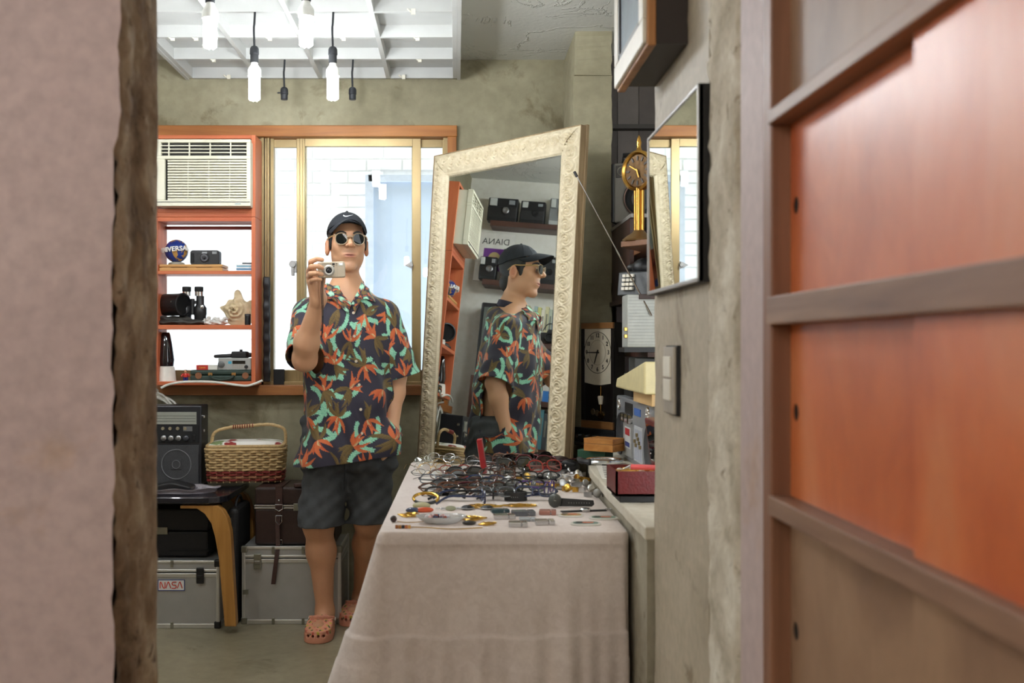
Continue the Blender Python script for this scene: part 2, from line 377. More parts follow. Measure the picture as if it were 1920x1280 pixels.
def sash(x0, x1, y, wl_, wr_, top, bot, m=m_al):
    s = MB(); s.box(x0, x0+wl_, y, y+.022, bot, top); s.box(x1-wr_, x1, y, y+.022, bot, top)
    s.box(x0+wl_, x1-wr_, y, y+.022, top-.042, top); s.box(x0+wl_, x1-wr_, y, y+.022, bot, bot+.055)
    for q in (x0+wl_*.35, x0+wl_*.7): s.box(q, q+.003, y-.003, y+.01, bot, top)
    o = s.build('sash', m, wn, bevel=.0012)
    MB().box(x0+wl_, x1-wr_, y+.009, y+.013, bot+.055, top-.042).build('pane', m_pane, o)
    return o
zt, zb = zb1-.018, zb0+.018
sash(PX(513, YS+.035), PX(573, YS), YS+.026, .004, .028, zt, zb)
s2 = sash(PX(556, YS), PX(789, YS), YS+.0, .040, .040, zt, zb)
sash(PX(772, YS+.03), PX(832, YS+.03), YS+.026, .03, .006, zt, zb)
sash(X0+.05, -1.45, YS+.026, .04, .04, zt, zb); sash(-1.47, PX(492, YS), YS, .04, .02, zt, zb)
h = P(549, 503, YS-.02); k = MB(); k.box(h.x-.006, h.x+.006, h.y-.01, h.y+.02, h.z-.035, h.z+.005); k.cyl((h.x, h.y-.014, h.z+.02), (h.x, h.y+.03, h.z+.02), .016); k.box(h.x, h.x+.018, h.y, h.y+.02, h.z-.02, h.z+.035)
k.build('latch', m_steel, s2, bevel=.002)
h = P(769, 497, YS-.01); k = MB(); k.prism([(-.028, 0), (0, -.014), (.012, -.018), (.012, .018), (0, .014)], 0, .012, T(h.x, h.y, h.z) @ RX(math.pi/2)); k.cyl((h.x+.006, h.y-.016, h.z), (h.x+.006, h.y, h.z), .009)
k.build('catch', m_steel, s2, bevel=.0015)
# the neighbouring house across the alley
m_brick = mat('white_brick', (236, 236, 236), .85, 0, .05, 9, .3, 90); m_joint = mat('pale_mortar', (231, 232, 234), .95, 0, .05, 30)
YN = 6.75
nb = MB().box(-4.6, 3.0, YN+.008, YN+.2, -1, 5.0); nbo = struct('wall_neighbour', nb, m_joint)
bw, bh = .215, .065; me0 = None; xs0 = PX(480, YN)
for r in range(26):
    z = .95+r*(bh+.011)
    for c in range(9):
        x = xs0-.2+c*(bw+.011)+(r % 2)*.11
        px, py = CX+F*x/YN, CY-F*(z-HC)/YN
        if px > 848 or z > 2.75: continue
        if 688 < px+30 and px < 860 and 330 < py < 640: continue
        if me0 is None:
            o = MB().box(0, bw, 0, .03, 0, bh).build('brick', m_brick, nbo, bevel=.003); o.location = (x, YN, z); src = o; me0 = o.data
        else:
            o = src.copy(); COL.objects.link(o); o.location = (x, YN+.003*rnd.random(), z)
m_bpan = mat('pale_blue_panel', (176, 190, 208), .5, 0, .05, 3)
pb = thing('shutter_panel', (PX(775, YN), YN, .9), 'pale blue grey shutter across the alley behind the window', 'shutter')
a0, a1 = PX(692, YN), PX(900, YN)
MB().box(a0, a1, YN-.02, YN+.02, .6, PZ(335, YN)).build('panel', m_bpan, pb)
q = MB(); q.box(a0-.02, a0+.03, YN-.05, YN+.02, .6, PZ(330, YN)); q.box(a0, a1, YN-.05, YN+.02, PZ(342, YN), PZ(330, YN)); q.build('frame', mat('pale_blue_frame', (186, 194, 206), .5), pb)
# ---------------------------------------------------------------- ceiling lattice and pendant lamps
ZG = 2.47
m_lat = mat('white_lattice_paint', (192, 193, 190), .45, 0, .02)
la = thing('ceiling_lattice', (-.63, 3.6, ZC), 'white painted square lattice panel hung under the ceiling', 'ceiling panel')
xs = [PX(p, 5.05) for p in (358, 484, 601, 728, 853)]; ys = [5.05-.3325*i for i in range(10)]
MB().box(xs[0]-.012, xs[-1]+.012, ys[-1]-.012, ys[0]+.012, ZG+.05, ZG+.062).build('backing_board', m_lat, la)
for x in xs: MB().box(x-.010, x+.010, ys[-1], ys[0], ZG, ZG+.05).build('beam', m_lat, la, bevel=.001)
for y in ys:
    for i in range(4): MB().box(xs[i]+.010, xs[i+1]-.010, y-.009, y+.009, ZG, ZG+.05).build('cross_bar', m_lat, la)
MB().box(xs[-1]+.010, xs[-1]+.026, ys[-1], ys[0]+.012, ZG-.004, ZC).build('edge_trim', m_lat, la)
MB().box(xs[0]-.026, xs[0]-.010, ys[-1], ys[0]+.012, ZG-.004, ZC).build('edge_trim', m_lat, la)
m_clip = mat('cream_plastic', (226, 222, 206), .5)
for (px, py, y) in ((325, 28, 4.40), (369, 76, 4.40), (507, 76, 4.40), (645, 75, 4.40), (783, 74, 4.40), (775, 25, 4.05), (402, 116, 4.73), (787, 115, 4.73), (430, 149, 5.03), (757, 149, 5.03)):
    c = P(px, py, y); c.z = ZG-.003; k = MB(); k.box(c.x-.008, c.x+.008, c.y-.014, c.y-.006, c.z-.008, c.z+.012); k.tube([(c.x-.008, c.y-.012, c.z), (c.x-.018, c.y-.018, c.z+.006), (c.x-.022, c.y-.018, c.z+.010)], .003, 6)
    k.build('cable_clip', m_clip, la)
m_cord = mat('black_cord', (24, 26, 30), .6); m_sock = mat('black_bakelite', (34, 36, 40), .5, 0, .1, 40, .2)
m_base = mat('lamp_base_white', (236, 236, 230), .4); m_tube = emis('lit_tube', (246, 251, 255), BULB*1.06); m_tube2 = emis('lit_warm_tube', (255, 250, 244), BULB*1.05)
def pendant(px, y, py_sock, label, lit, r=.025, L=.09, name='pendant_lamp', group=None, wing=False):
    x = PX(px, y); zs = PZ(py_sock, y); o = thing(name, (x, y, zs), label, 'lamp')
    sl = .062 if lit else .055
    MB().tube(smooth_path([(x+.003, y, ZG+.02), (x, y, ZG-.04), (x-.002, y, (ZG+zs)/2), (x, y, zs)], 4), .0042, 8).build('cord', m_cord, o, smooth=True)
    k = .95; pr = [(.006, 0), (.013, -.004), (.017, -.012), (.0175, -.032), (.0155, -.034), (.0155, -sl), (.0135, -sl-.002)]
    MB().lathe(pr, 20, T(x, y, zs)).build('socket', m_sock, o, smooth=True)
    if wing: MB().ell((x-.024, y, zs-.026), (.008, .003, .004), 8, 6).build('switch_tab', m_sock, o)
    if lit:
        z = zs-sl; MB().lathe([(.0125, 0), (.0135, -.010), (.022, -.022), (.0255, -.030), (.0255, -.052), (.022, -.054)], 24, T(x, y, z)).build('bulb_base', m_base, o, smooth=True)
        q = MB()
        for i in range(6):
            a = i*math.pi/3; cx, cy = x+.0145*math.cos(a), y+.0145*math.sin(a)
            q.tube([(cx, cy, z-.052), (cx, cy, z-.052-L*.96), (cx-.003*math.cos(a), cy-.003*math.sin(a), z-.052-L)], [.0072, .0072, .004], 10)
        q.build('bulb_tube', m_tube, o, smooth=True)
    return o
pendant(477, 4.05, 86, 'lit tube bulb on black cord, left of the two lower lamps', True, L=.092)
pendant(624, 4.05, 87, 'lit tube bulb on black cord, right of the two lower lamps', True, L=.088)
pendant(394, 3.39, -32, 'large lit tube bulb at the top edge nearest the left jamb', True, L=.092)
pendant(574, 3.39, -35, 'large lit tube bulb at the top edge above the window latch', True, L=.092)
pendant(533, 4.72, 163, 'empty black lamp socket with a side switch tab', False, name='lamp_socket', wing=True)
pendant(661, 4.72, 163, 'empty black lamp socket without tab hanging right of the lit lamps', False, name='lamp_socket')
for (lx_, ly_, lz_) in ((-1.35, .55, 2.20), (-.5, -.45, 2.22), (-1.9, -.9, 2.20), (-.9, -1.2, 2.21), (-2.5, .3, 2.2), (-.35, -1.7, 2.2), (-1.7, -1.9, 2.2)):  # unseen lamps, added to brighten the scene from the camera side
    src_ = pendant(CX+F*lx_/ly_, ly_, CY-F*(lz_-HC)/ly_, 'added unseen tube bulb lighting the front room behind the camera', True, L=.092); src_['group'] = 'added lamps of the front room'
    for c_ in src_.children:
        if c_.name.startswith('bulb_tube'): c_.data.materials[0] = m_tube2

for i_, (lx_, ly_) in enumerate(((-1.78, 3.45), (-1.78, 2.55))):  # two more hidden lamps, added to lift the left and lower room
    pendant(CX+F*lx_/ly_, ly_, CY-F*(2.17-HC)/ly_, ['added unseen tube bulb by the left wall shelves behind the jamb', 'added unseen tube bulb close behind the pink partition'][i_], True, L=.092)
# ---------------------------------------------------------------- sliding-door cabinet on the right
m_or = None
def doorm(name, c1, c2, c3, rough):
    m, t, b, out = nt(name); v = coords(t, (1, 1, .55)); f = noise(t, v, 3.2, 5, .55, 1.6); g = noise(t, v, 55, 3)
    t.links.new(mixc(t, .12, ramp(t, f, [(.30, lin(c1)), (.5, lin(c2)), (.72, lin(c3))]), g, 'OVERLAY'), b.inputs['Base Color'])
    b.inputs['Roughness'].default_value = rough; b.inputs['Coat Weight'].default_value = .2; b.inputs['Coat Roughness'].default_value = .3
    bumpn(t, b, noise(t, v, 5, 3, .5, 1), .25, .01); return m
m_or = doorm('orange_lacquer', (178, 84, 38), (202, 108, 56), (208, 132, 86), .40)
m_br = doorm('brown_lacquer', (122, 92, 70), (146, 114, 88), (162, 130, 102), .55); m_br.node_tree.nodes['Principled BSDF'].inputs['Coat Weight'].default_value = .05
m_post = wood('cabinet_timber_upright', (112, 72, 50), (150, 104, 76), 2, .5, 6, .2); m_rail = wood('cabinet_timber', (116, 84, 66), (158, 124, 100), 1, .5, 6, .2)
m_hole = mat('painted_recess_shade', (12, 9, 8), .9)  # near-black colour stands in for the shade inside the finger holes
cb = thing('sliding_door_cabinet', (XR+.15, .5, 0), 'tall built-in cabinet with orange and brown sliding doors', 'cabinet')
YF, YN0 = 1.50, -1.4
MB().box(XR-.008, XR+.055, YF, YD, 0, ZC).build('post', m_post, cb, bevel=.003)
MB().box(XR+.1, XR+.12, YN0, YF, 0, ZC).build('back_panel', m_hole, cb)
for (z0, z1, pr) in ((1.512, 1.532, .012), (1.231, 1.270, .014), (.964, .991, .012), (.40, .43, .012), (1.95, 1.972, .012)):
    MB().box(XR-pr, XR+.1, YN0, YF+.003, z0, z1).build('rail', m_rail, cb, bevel=.002)
def door(z0, z1, m, hole):
    a = XR+.020; ym = .46*F/868.; k = MB()
    yh = a*F/(1492-CX); R = .0125; n = 24
    # far panel with a real finger hole
    y0, y1 = ym-.03, YF+.002; vs = []; fs = []
    ring = [(yh+R*math.cos(2*math.pi*i/n), hole+R*math.sin(2*math.pi*i/n)) for i in range(n)]
    def outp(i):
        an = 2*math.pi*i/n; c, s_ = math.cos(an), math.sin(an); kk = 1/max(abs(c), abs(s_)); return (yh+.024*c*kk, hole+.024*s_*kk)
    sq = [outp(i) for i in range(n)]
    for (x) in (a, a+.002): vs += [(x, p[0], p[1]) for p in ring]
    vs += [(a, p[0], p[1]) for p in sq]
    for i in range(n):
        j = (i+1) % n; fs += [(i, j, n+j, n+i), (2*n+i, 2*n+j, j, i)]
    k.add(vs, fs)
    def strip(ya, yb, za, zb): k.add([(a, ya, za), (a, yb, za), (a, yb, zb), (a, ya, zb)], [(0, 1, 2, 3)])
    strip(y0, yh-.024, z0, z1); strip(yh+.024, y1, z0, z1); strip(yh-.024, yh+.024, z0, hole-.024); strip(yh-.024, yh+.024, hole+.024, z1)
    d = k.build('sliding_door', m, cb); MB().lathe([(R, 0), (R*.98, .001), (0, .0012)], 24, T(a+.0015, yh, hole) @ RY(math.pi/2)).build('hole_shade_disc', m_hole, d)  # dark disc behind the hole stands in for its shade
    MB().box(XR+.004, XR+.013, .05, ym, z0, z1).build('sliding_door', m, cb, bevel=.0008)
    MB().box(XR+.004, XR+.013, YN0, .05, z0, z1).build('sliding_door', m, cb)
zat = lambda py, px, X: HC-(py-CY)/F*(X*F/(px-CX))
door(1.270, 1.512, m_or, zat(385, 1492, XR+.02)); door(.991, 1.231, m_or, zat(773, 1492, XR+.02)); door(.43, .964, m_br, zat(1183, 1492, XR+.02)); door(1.532, 1.95, m_br, 1.74)

# ---------------------------------------------------------------- things on the right wall
m_mir = mat('mirror_silver', (236, 240, 236), .012, 1, 0)
m_frb = mat('black_frame', (20, 19, 20), .4); m_frs = mat('grey_bevel', (150, 148, 146), .35, .6)
XM = XR-.022; my0, my1, mz0, mz1 = XM*F/(1308-CX), XM*F/(1213-CX), 1.315, 1.668
wm = thing('wall_mirror', (XR, (my0+my1)/2, mz0), 'small black framed mirror hung on the right wall above the switch', 'mirror')
k = MB(); k.box(XM+.003, XR, my0, my1, mz0, mz1); k.build('backing', m_frb, wm)
MB().add([(XM+.0025, my0+.007, mz0+.007), (XM+.0025, my1-.007, mz0+.007), (XM+.0025, my1-.007, mz1-.007), (XM+.0025, my0+.007, mz1-.007)], [(0, 1, 2, 3)]).build('glass', m_mir, wm)
k = MB(); k.box(XM, XM+.012, my0, my1, mz0, mz0+.009); k.box(XM, XM+.012, my0, my1, mz1-.007, mz1); k.box(XM, XM+.012, my0, my0+.007, mz0, mz1); k.box(XM, XM+.012, my1-.007, my1, mz0, mz1)
k.build('frame', m_frs, wm, bevel=.002)
m_sw = mat('ivory_plastic', (226, 220, 206), .35); m_swf = mat('grey_switch_plate', (176, 168, 156), .35, .2)
y0, y1 = .438*F/(1264-CX), .438*F/(1245-CX); zs0, zs1 = PZ(775, 2.19), PZ(650, 2.24)
sw = thing('light_switch', (XR, (y0+y1)/2, zs0), 'double rocker light switch with ivory keys on grey wall', 'light switch')
MB().box(.443, XR+.002, y0-.004, y1+.002, zs0-.003, zs1+.003).build('backplate', m_blk, sw)
MB().box(.436, .443, y0, y1, zs0, zs1).build('plate', m_swf, sw, bevel=.002)
zm = (zs0+zs1)/2+.004
for (a, bb) in ((zm+.002, zm+.045), (zm-.045, zm-.002)): MB().box(.432, .437, y0+.018, y1-.018, a, bb).build('rocker', m_sw, sw, bevel=.0015)
# box clock near the top of the frame
m_ww = wood('honey_wood', (150, 96, 52), (196, 140, 86), 2, .4); m_dk = mat('dark_walnut', (44, 34, 30), .5, 0, .15, 12)
XB = .362; by0, by1, bz0, bz1 = 2.07, 2.456, 1.785, 2.22
bc = thing('wall_box_clock', (XR, 2.26, bz0), 'dark wooden box with honey front frame and blue grey face on right wall', 'wall clock')
MB().box(XB+.02, XR+.02 if False else XR, by0+.004, by1-.04, bz0+.004, bz1).build('case', m_dk, bc)
MB().box(XR, XR+.04, YA+.004, by1-.04, bz0+.02, bz1).build('rear_block', m_dk, bc) if False else None
MB().box(XB+.008, XB+.026, by0, by1, bz0, bz1).build('front_frame', m_ww, bc, bevel=.003)
m_crm = mat('cream_enamel', (214, 206, 190), .4)
k = MB(); w_ = .055; k.box(XB, XB+.010, by0+.006, by1-.006, bz0+.006, bz0+w_); k.box(XB, XB+.010, by0+.006, by1-.006, bz1-w_, bz1-.006); k.box(XB, XB+.010, by0+.006, by0+w_, bz0+w_, bz1-w_); k.box(XB, XB+.010, by1-w_, by1-.006, bz0+w_, bz1-w_)
k.build('bezel', m_crm, bc, bevel=.003)
k = MB(); k.box(XB+.002, XB+.009, by0+w_, by1-w_, bz0+w_, bz0+w_+.012); k.box(XB+.002, XB+.009, by0+w_, by0+w_+.012, bz0+w_, bz1-w_); k.box(XB+.002, XB+.009, by1-w_-.012, by1-w_, bz0+w_, bz1-w_); k.build('inner_rim', m_dk, bc)
MB().box(XB+.006, XB+.009, by0+w_, by1-w_, bz0+w_, bz1-w_).build('face', mat('blue_grey_face', (120, 134, 146), .25), bc)

# ---------------------------------------------------------------- large leaning mirror
am, tm = math.radians(49.414), math.radians(4.085)
nM = Vector((-math.cos(tm)*math.sin(am), -math.cos(tm)*math.cos(am), math.sin(tm))); PM0 = Vector((-.1, 4.68, 1.4))-.1032*nM
rM = Vector((math.cos(am), -math.sin(am), 0)); uM = nM.cross(rM)
if uM.z < 0: uM = -uM
MM = Matrix(((rM.x, uM.x, nM.x, PM0.x), (rM.y, uM.y, nM.y, PM0.y), (rM.z, uM.z, nM.z, PM0.z), (0, 0, 0, 1)))   # x right, y up, z out of the glass
ub = -(PM0.z-.03)/uM.z                                          # the foot of the frame stands on the floor
s0, s1, u1 = -.175, .742, .687; gs0, gs1, gu1, gu0 = -.056, .660, .588, ub+.11
def refl(px, py, X=None, Y=None):
    d = Vector(((px-CX)/F, 1, -(py-CY)/F)); C = Vector((0, 0, HC)); k = (PM0-C).dot(nM)/d.dot(nM); h = C+d*k; d = d-2*d.dot(nM)*nM
    k = (X-h.x)/d.x if X is not None else (Y-h.y)/d.y
    return h+d*k
lm = thing('leaning_mirror', (.19, 4.6, 0), 'tall mirror in a carved cream frame leaning behind the table', 'mirror')
m_carv = None
m, t, b, out = nt('carved_cream'); v = coords(t); f = noise(t, v, 40, 4); b.inputs['Roughness'].default_value = .55
t.links.new(ramp(t, f, [(.3, lin((196, 182, 150))), (.7, lin((216, 204, 176)))]), b.inputs['Base Color']); m_carv = m
MB(MM).add([(gs0-.01, gu0-.01, 0), (gs1+.01, gu0-.01, 0), (gs1+.01, gu1+.01, 0), (gs0-.01, gu1+.01, 0)], [(0, 1, 2, 3)]).build('glass', m_mir, lm)
m_edge = wood('raw_frame_edge', (120, 98, 70), (176, 152, 116), 2, .6)
MB(MM).box(s0+.006, s1-.002, ub, u1-.004, -.036, -.006).build('backboard', m_edge, lm)
# frame profile as swept mouldings with relief
def side(a, bq, inward, L, name):
    """one rail of the frame: a..bq corner points in the mirror plane, relief of scrolls running along it"""
    A = Vector(a); Bv = Vector(bq); d = (Bv-A).normalized(); inw = Vector(inward); W_ = .113
    nl = int(L/.0035); nw = 34
    prof = lambda w: (.006 if w < .03 else 0)+.020*math.sin(math.pi*min(1, max(0, (w-.0)/.92)))**.7*(1 if w < .92 else 0)+.004*(1-abs(w-.88)/.05 if abs(w-.88) < .05 else 0)
    def fn(i, j):
        w = j; s_ = i*L; mit = W_*w
        s2 = min(max(s_, mit), L-mit); z = prof(w)
        if .06 < w < .74:
            ph = s_/.058; c = ph-math.floor(ph)-.5; lw = (w-.40)/.34
            r = math.hypot(c*1.15, lw*.72-.05); an = math.atan2(lw*.7, c*1.1)
            sp = math.sin(r*26-an*2.0+(math.floor(ph) % 2)*1.6); env = max(0, 1-abs(lw)**3)
            z += (.0042*sp+.003*math.sin(s_*210+w*11)*.5)*env
            z += .003*math.cos(4*math.pi*ph)*max(0, 1-abs(w-.68)/.08)
        if .76 < w < .84: z += .0028*math.sin(s_*2*math.pi/.009)
        p = A+d*s2+inw*mit
        return (p.x, p.y, z)
    k = MB(MM); k.grid(fn, nl, nw)
    fs = k.f
    return k.build(name, m_carv, lm, smooth=True, angle=70)
Wd = s1-s0; Hd = u1-ub
side((s0, u1), (s1, u1), (0, -1), Wd, 'frame_rail'); side((s0, ub), (s1, ub), (0, 1), Wd, 'frame_rail')
side((s0, ub), (s0, u1), (1, 0), Hd, 'frame_stile'); side((s1, ub), (s1, u1), (-1, 0), Hd, 'frame_stile')
k = MB(MM); k.box(s1-.004, s1, ub, u1, -.032, .008); k.box(s0, s0+.004, ub, u1, -.032, .008); k.box(s0, s1, u1-.004, u1, -.032, .008); k.box(s0, s1, ub, ub+.004, -.032, .008)
k.box(s1-.002, s1+.006, ub, u1+.004, -.034, -.020); k.box(s0, s1+.006, u1-.002, u1+.005, -.034, -.020)
k.build('outer_edge', m_edge, lm, bevel=.0015)
# ---------------------------------------------------------------- orange shelf unit in the window and the air conditioner
YO = 4.93; m_os = wood('orange_stained_wood', (188, 90, 50), (208, 118, 74), 0, .5, 6, .12); m_osv = wood('orange_stained_upright', (186, 88, 50), (206, 116, 72), 2, .5, 6, .12)
XO0, XO1 = -1.40, PX(479, YO); YOB = YW-.012
sh = thing('window_shelf', ((XO0+XO1)/2, YO, PZ(722, YO)), 'orange stained wooden shelf unit standing in the window under the air conditioner', 'shelf')
z_ = {k: PZ(k, YO) for k in (253, 260, 398.5, 406.5, 407, 414.7, 507.5, 514, 609, 617, 715, 722)}
def obox(name, x0, x1, z0, z1, m=m_os, y0=YO, y1=YOB): return MB().box(x0, x1, y0, y1, z0, z1).build(name, m, sh, bevel=.0015)
obox('side_panel', XO1-.019, XO1, z_[722], z_[407], m_osv); obox('side_panel', XO0, XO0+.019, z_[722], z_[407], m_osv)
obox('side_panel', XO1-.019, XO1, z_[406.5], z_[253], m_osv); obox('side_panel', XO0, XO0+.019, z_[406.5], z_[253], m_osv)
for n_, a, b_ in (('top_board', 260, 253), ('air_conditioner_base', 406.5, 398.5), ('lower_top_board', 414.7, 407), ('shelf_board', 514, 507.5), ('shelf_board', 617, 609), ('bottom_board', 722, 715)):
    obox(n_, XO0+.019, XO1-.019, z_[a], z_[b_])
obox('back_batten', XO0+.019, XO1-.019, PZ(431, 5.08), PZ(425, 5.08), mat('dark_red_wood', (140, 50, 40), .5), 5.06, 5.08)
obox('front_panel', XO0+.019, XO1-.019, z_[398.5], z_[398.5]+.018)
ZS1, ZS2, ZS3 = z_[507.5], z_[609], z_[715]
# air conditioner
m_ac = mat('cream_ac_plastic', (222, 218, 196), .4, 0, .02); m_dkv = mat('dark_vent', (40, 38, 34), .7); YA0 = 4.85
ac = thing('air_conditioner', (-1.15, YA0, PZ(388, YA0)), 'cream window air conditioner with louvred grille in the orange unit', 'air conditioner')
ax0, ax1, az0, az1 = -1.365, PX(469.5, YA0), PZ(386, YA0), PZ(261, YA0)
MB().box(ax0+.006, ax1-.004, YA0+.03, YOB-.01, az0, az1-.004).build('housing', m_ac, ac, bevel=.004)
q = lambda px: PX(px, YA0); w = lambda py: PZ(py, YA0)
MB().box(ax0+.02, ax1-.02, YA0+.022, YA0+.029, az0+.01, az1-.012).build('vent_backing', m_dkv, ac)
k = MB(); fy0, fy1 = YA0, YA0+.030
k.box(ax0, ax1, fy0, fy1, w(267), az1); k.box(ax0, ax1, fy0, fy1, w(298), w(291.5)); k.box(ax0, ax1, fy0, fy1, az0, w(375))
k.box(ax0, q(317)-.02, fy0, fy1, w(375), w(298)); k.box(q(462), ax1, fy0, fy1, w(375), w(298)); k.box(q(462), ax1, fy0, fy1, w(291.5), w(267)); k.box(ax0, ax0+.02, fy0, fy1, w(291.5), w(267))
k.build('front_panel', m_ac, ac, bevel=.002)
k = MB(); k.box(ax0+.002, ax1-.002, fy0-.003, fy0+.004, w(379), w(378)); k.build('tray_line', m_dkv, ac)
for i in range(15):
    z = w(299.5)-(w(299.5)-w(374))*i/14.5
    MB().add([(q(314), fy0+.002, z), (q(462), fy0+.002, z), (q(462), fy0+.018, z-.003), (q(314), fy0+.018, z-.003), (q(314), fy0+.002, z-.0075), (q(462), fy0+.002, z-.0075), (q(462), fy0+.018, z-.010), (q(314), fy0+.018, z-.010)],
             [(0, 1, 2, 3), (7, 6, 5, 4), (0, 4, 5, 1), (2, 6, 7, 3), (1, 5, 6, 2), (0, 3, 7, 4)]).build('louvre_slat', m_ac, ac)
for p in (352, 391, 430): MB().box(q(p)-.001, q(p)+.001, fy0+.003, fy0+.016, w(374), w(299)).build('rib', m_ac, ac)
for p in (272.5, 279, 285.5): MB().box(ax0+.01, q(462), fy0+.004, fy0+.012, w(p)-.0022, w(p)+.0022).build('vent_bar', m_ac, ac)
for p in (316, 354.5, 393.5, 432): MB().box(q(p)-.0025, q(p)+.0025, fy0+.003, fy0+.014, w(292), w(267)).build('vent_divider', m_ac, ac)
MB().text('whisen', .010, .0004, T(q(446), fy0-.0006, w(382)) @ RX(math.pi/2)).build('logo', mat('teal_print', (60, 130, 150), .5), ac)

# ---------------------------------------------------------------- top shelf of the unit
m_tray = wood('bamboo', (176, 124, 62), (206, 158, 92), 0, .45)
Y5 = 5.0
tr = thing('wooden_tray', (PX(350, Y5), Y5, ZS1), 'slatted light wooden tray on the top shelf under globe and camera', 'tray')
tz = ZS1+.031
k0 = PX(300, 4.955); k1 = PX(418, 4.955)
MB().box(k0, k1, 4.945, 5.07, tz-.012, tz).build('top_slat', m_tray, tr, bevel=.001); MB().box(k0, k1, 4.945, 5.07, ZS1, ZS1+.016).build('lower_slat', m_tray, tr, bevel=.001)
for x in (k0+.03, (k0+k1)/2, k1-.03): MB().box(x-.02, x+.02, 4.95, 5.06, ZS1+.016, tz-.012).build('spacer', m_tray, tr)
gl = thing('globe_ornament', (PX(331, Y5), Y5, tz), 'blue and gold globe ornament ringed with raised white lettering', 'ornament')
gx, gz = PX(331, Y5), tz+.012+.054
m, t, b, out = nt('globe_map'); v = coords(t); f = noise(t, v, 16, 4, .5, .3)
t.links.new(ramp(t, f, [(.50, lin((28, 54, 128))), (.515, lin((176, 134, 72)))]), b.inputs['Base Color']); b.inputs['Roughness'].default_value = .3
MB().ell((gx, Y5, gz), (.054, .054, .054), 32, 20).build('globe', m, gl, smooth=True)
MB().lathe([(.036, 0), (.038, .004), (.037, .010), (.028, .014)], 24, T(gx, Y5, tz)).build('base', mat('grey_stone', (150, 146, 134), .5), gl, smooth=True)
def bend(p, R=.066):
    a = p[0]/R; return ((R+p[2])*math.sin(a), -(R+p[2])*math.cos(a), p[1])
MB().text('UNIVERSAL', .030, .0025, T(gx, Y5, gz+.004) @ RY(-.10), bend=bend, sx=1.08, bold=.0006).build('letters', mat('white_letters', (228, 226, 220), .4), gl)
def compact(name, c, w_, h_, d_, label, cat, lens=.011, M=None):
    o = thing(name, c, label, cat, M=M); A = MW[o]
    MB(A).prism(rrect(w_, h_, .012, 5, 0, h_/2), -d_/2, d_/2, RX(math.pi/2)).build('body', m_blk, o, bevel=.003, smooth=True)
    MB(A).lathe([(lens*1.5, 0), (lens*1.5, .006), (lens*1.2, .010), (lens, .010), (lens*.9, .007)], 24, T(0, -d_/2, h_*.48) @ RX(math.pi/2)).build('lens_barrel', mat('gun_metal', (70, 70, 74), .3, .7), o, smooth=True)
    MB(A).lathe([(lens*.85, 0), (lens*.4, .0025), (0, .003)], 20, T(0, -d_/2-.006, h_*.48) @ RX(math.pi/2)).build('lens_glass', mat('lens_dark', (16, 18, 30), .05, 0, .02, coat=1), o, smooth=True)
    MB(A).box(-.012, .012, -d_/2-.002, -d_/2, h_*.76, h_*.9).build('viewfinder_window', mat('smoky_window', (150, 156, 160), .1, .3), o, bevel=.001); MB(A).box(w_*.26, w_*.42, -d_/2-.002, -d_/2, h_*.74, h_*.92).build('flash_window', mat('smoky_window', (150, 156, 160), .1, .3), o, bevel=.001)
    MB(A).box(-w_*.46, -w_*.36, -d_/2-.004, -d_/2, h_*.15, h_*.8).build('grip', m_blk2, o, bevel=.002)
    return o
compact('compact_camera', (PX(386, Y5), Y5, tz), .136, .068, .05, 'black compact film camera beside the globe on the wooden tray', 'camera', .014)
cols = [(210, 218, 226), (70, 130, 170), (226, 230, 232), (120, 170, 190), (236, 238, 238), (60, 66, 74)]
zz = ZS1; xx = PX(446, 5.0)
for i, c in enumerate(cols):
    hh = .0065; last = i == 5
    o = MB().box(xx+(0 if not last else .028)+.002*rnd.random(), XO1-.022, 4.96, 5.06, zz, zz+hh).build('booklet', mat('booklet_%d' % i, c, .5), None, bevel=.0008)
    rebase(o, ((xx+XO1)/2, 5.01, zz))
    tag(o, ['pale grey booklet at the bottom of the stack on the top shelf', 'blue booklet second from the bottom of the top shelf stack', 'off-white booklet third from bottom in the top shelf stack', 'light blue booklet fourth from bottom in the top shelf stack', 'white booklet under the dark one in the top shelf stack', 'short dark booklet on top of the stack on the top shelf'][i], 'booklet', 'stack of booklets on the top shelf'); zz += hh+.0003
# ---------------------------------------------------------------- middle shelf
def spf(c, r, amp, fr, ph=0):
    def f(p): return elp(p, c, r)+amp*np.sin(p[:, 0]*fr+ph)*np.sin(p[:, 1]*fr*1.3)*np.sin(p[:, 2]*fr*1.7+p[:, 0]*fr*.7)
    return f
def soft(name, fn, lo, hi, h, m, label=None, cat=None, parent=None, base=None):
    v, f = sdf_net(fn, lo, hi, h); o = mesh_np(name, v, f, m, parent, label=label, cat=cat)
    if base: rebase(o, base)
    return o
m_pouch = mat('dark_camouflage', (52, 50, 46), .55, 0, .5, 30, .3, 60)
c = P(340, 598, 5.0); z0 = ZS2
def fp(p):
    d = elp(p, (c.x-.03, 5.0, z0+.014), (.12, .055, .016)); d = sm(d, elp(p, (c.x-.04, 5.005, z0+.030), (.085, .045, .014)), .012); d = sm(d, elp(p, (c.x+.07, 4.99, z0+.012), (.075, .04, .012)), .01)
    d = d+.0035*np.sin(p[:, 0]*75+p[:, 1]*40)*np.sin(p[:, 2]*190+p[:, 0]*22); return np.maximum(d, z0-p[:, 2])
soft('folded_pouch', fp, (c.x-.17, 4.93, z0-.01), (c.x+.16, 5.07, z0+.06), .003, m_pouch, 'crumpled dark pouch lying under the lens hood and binoculars', 'pouch', base=(c.x, 5, z0))
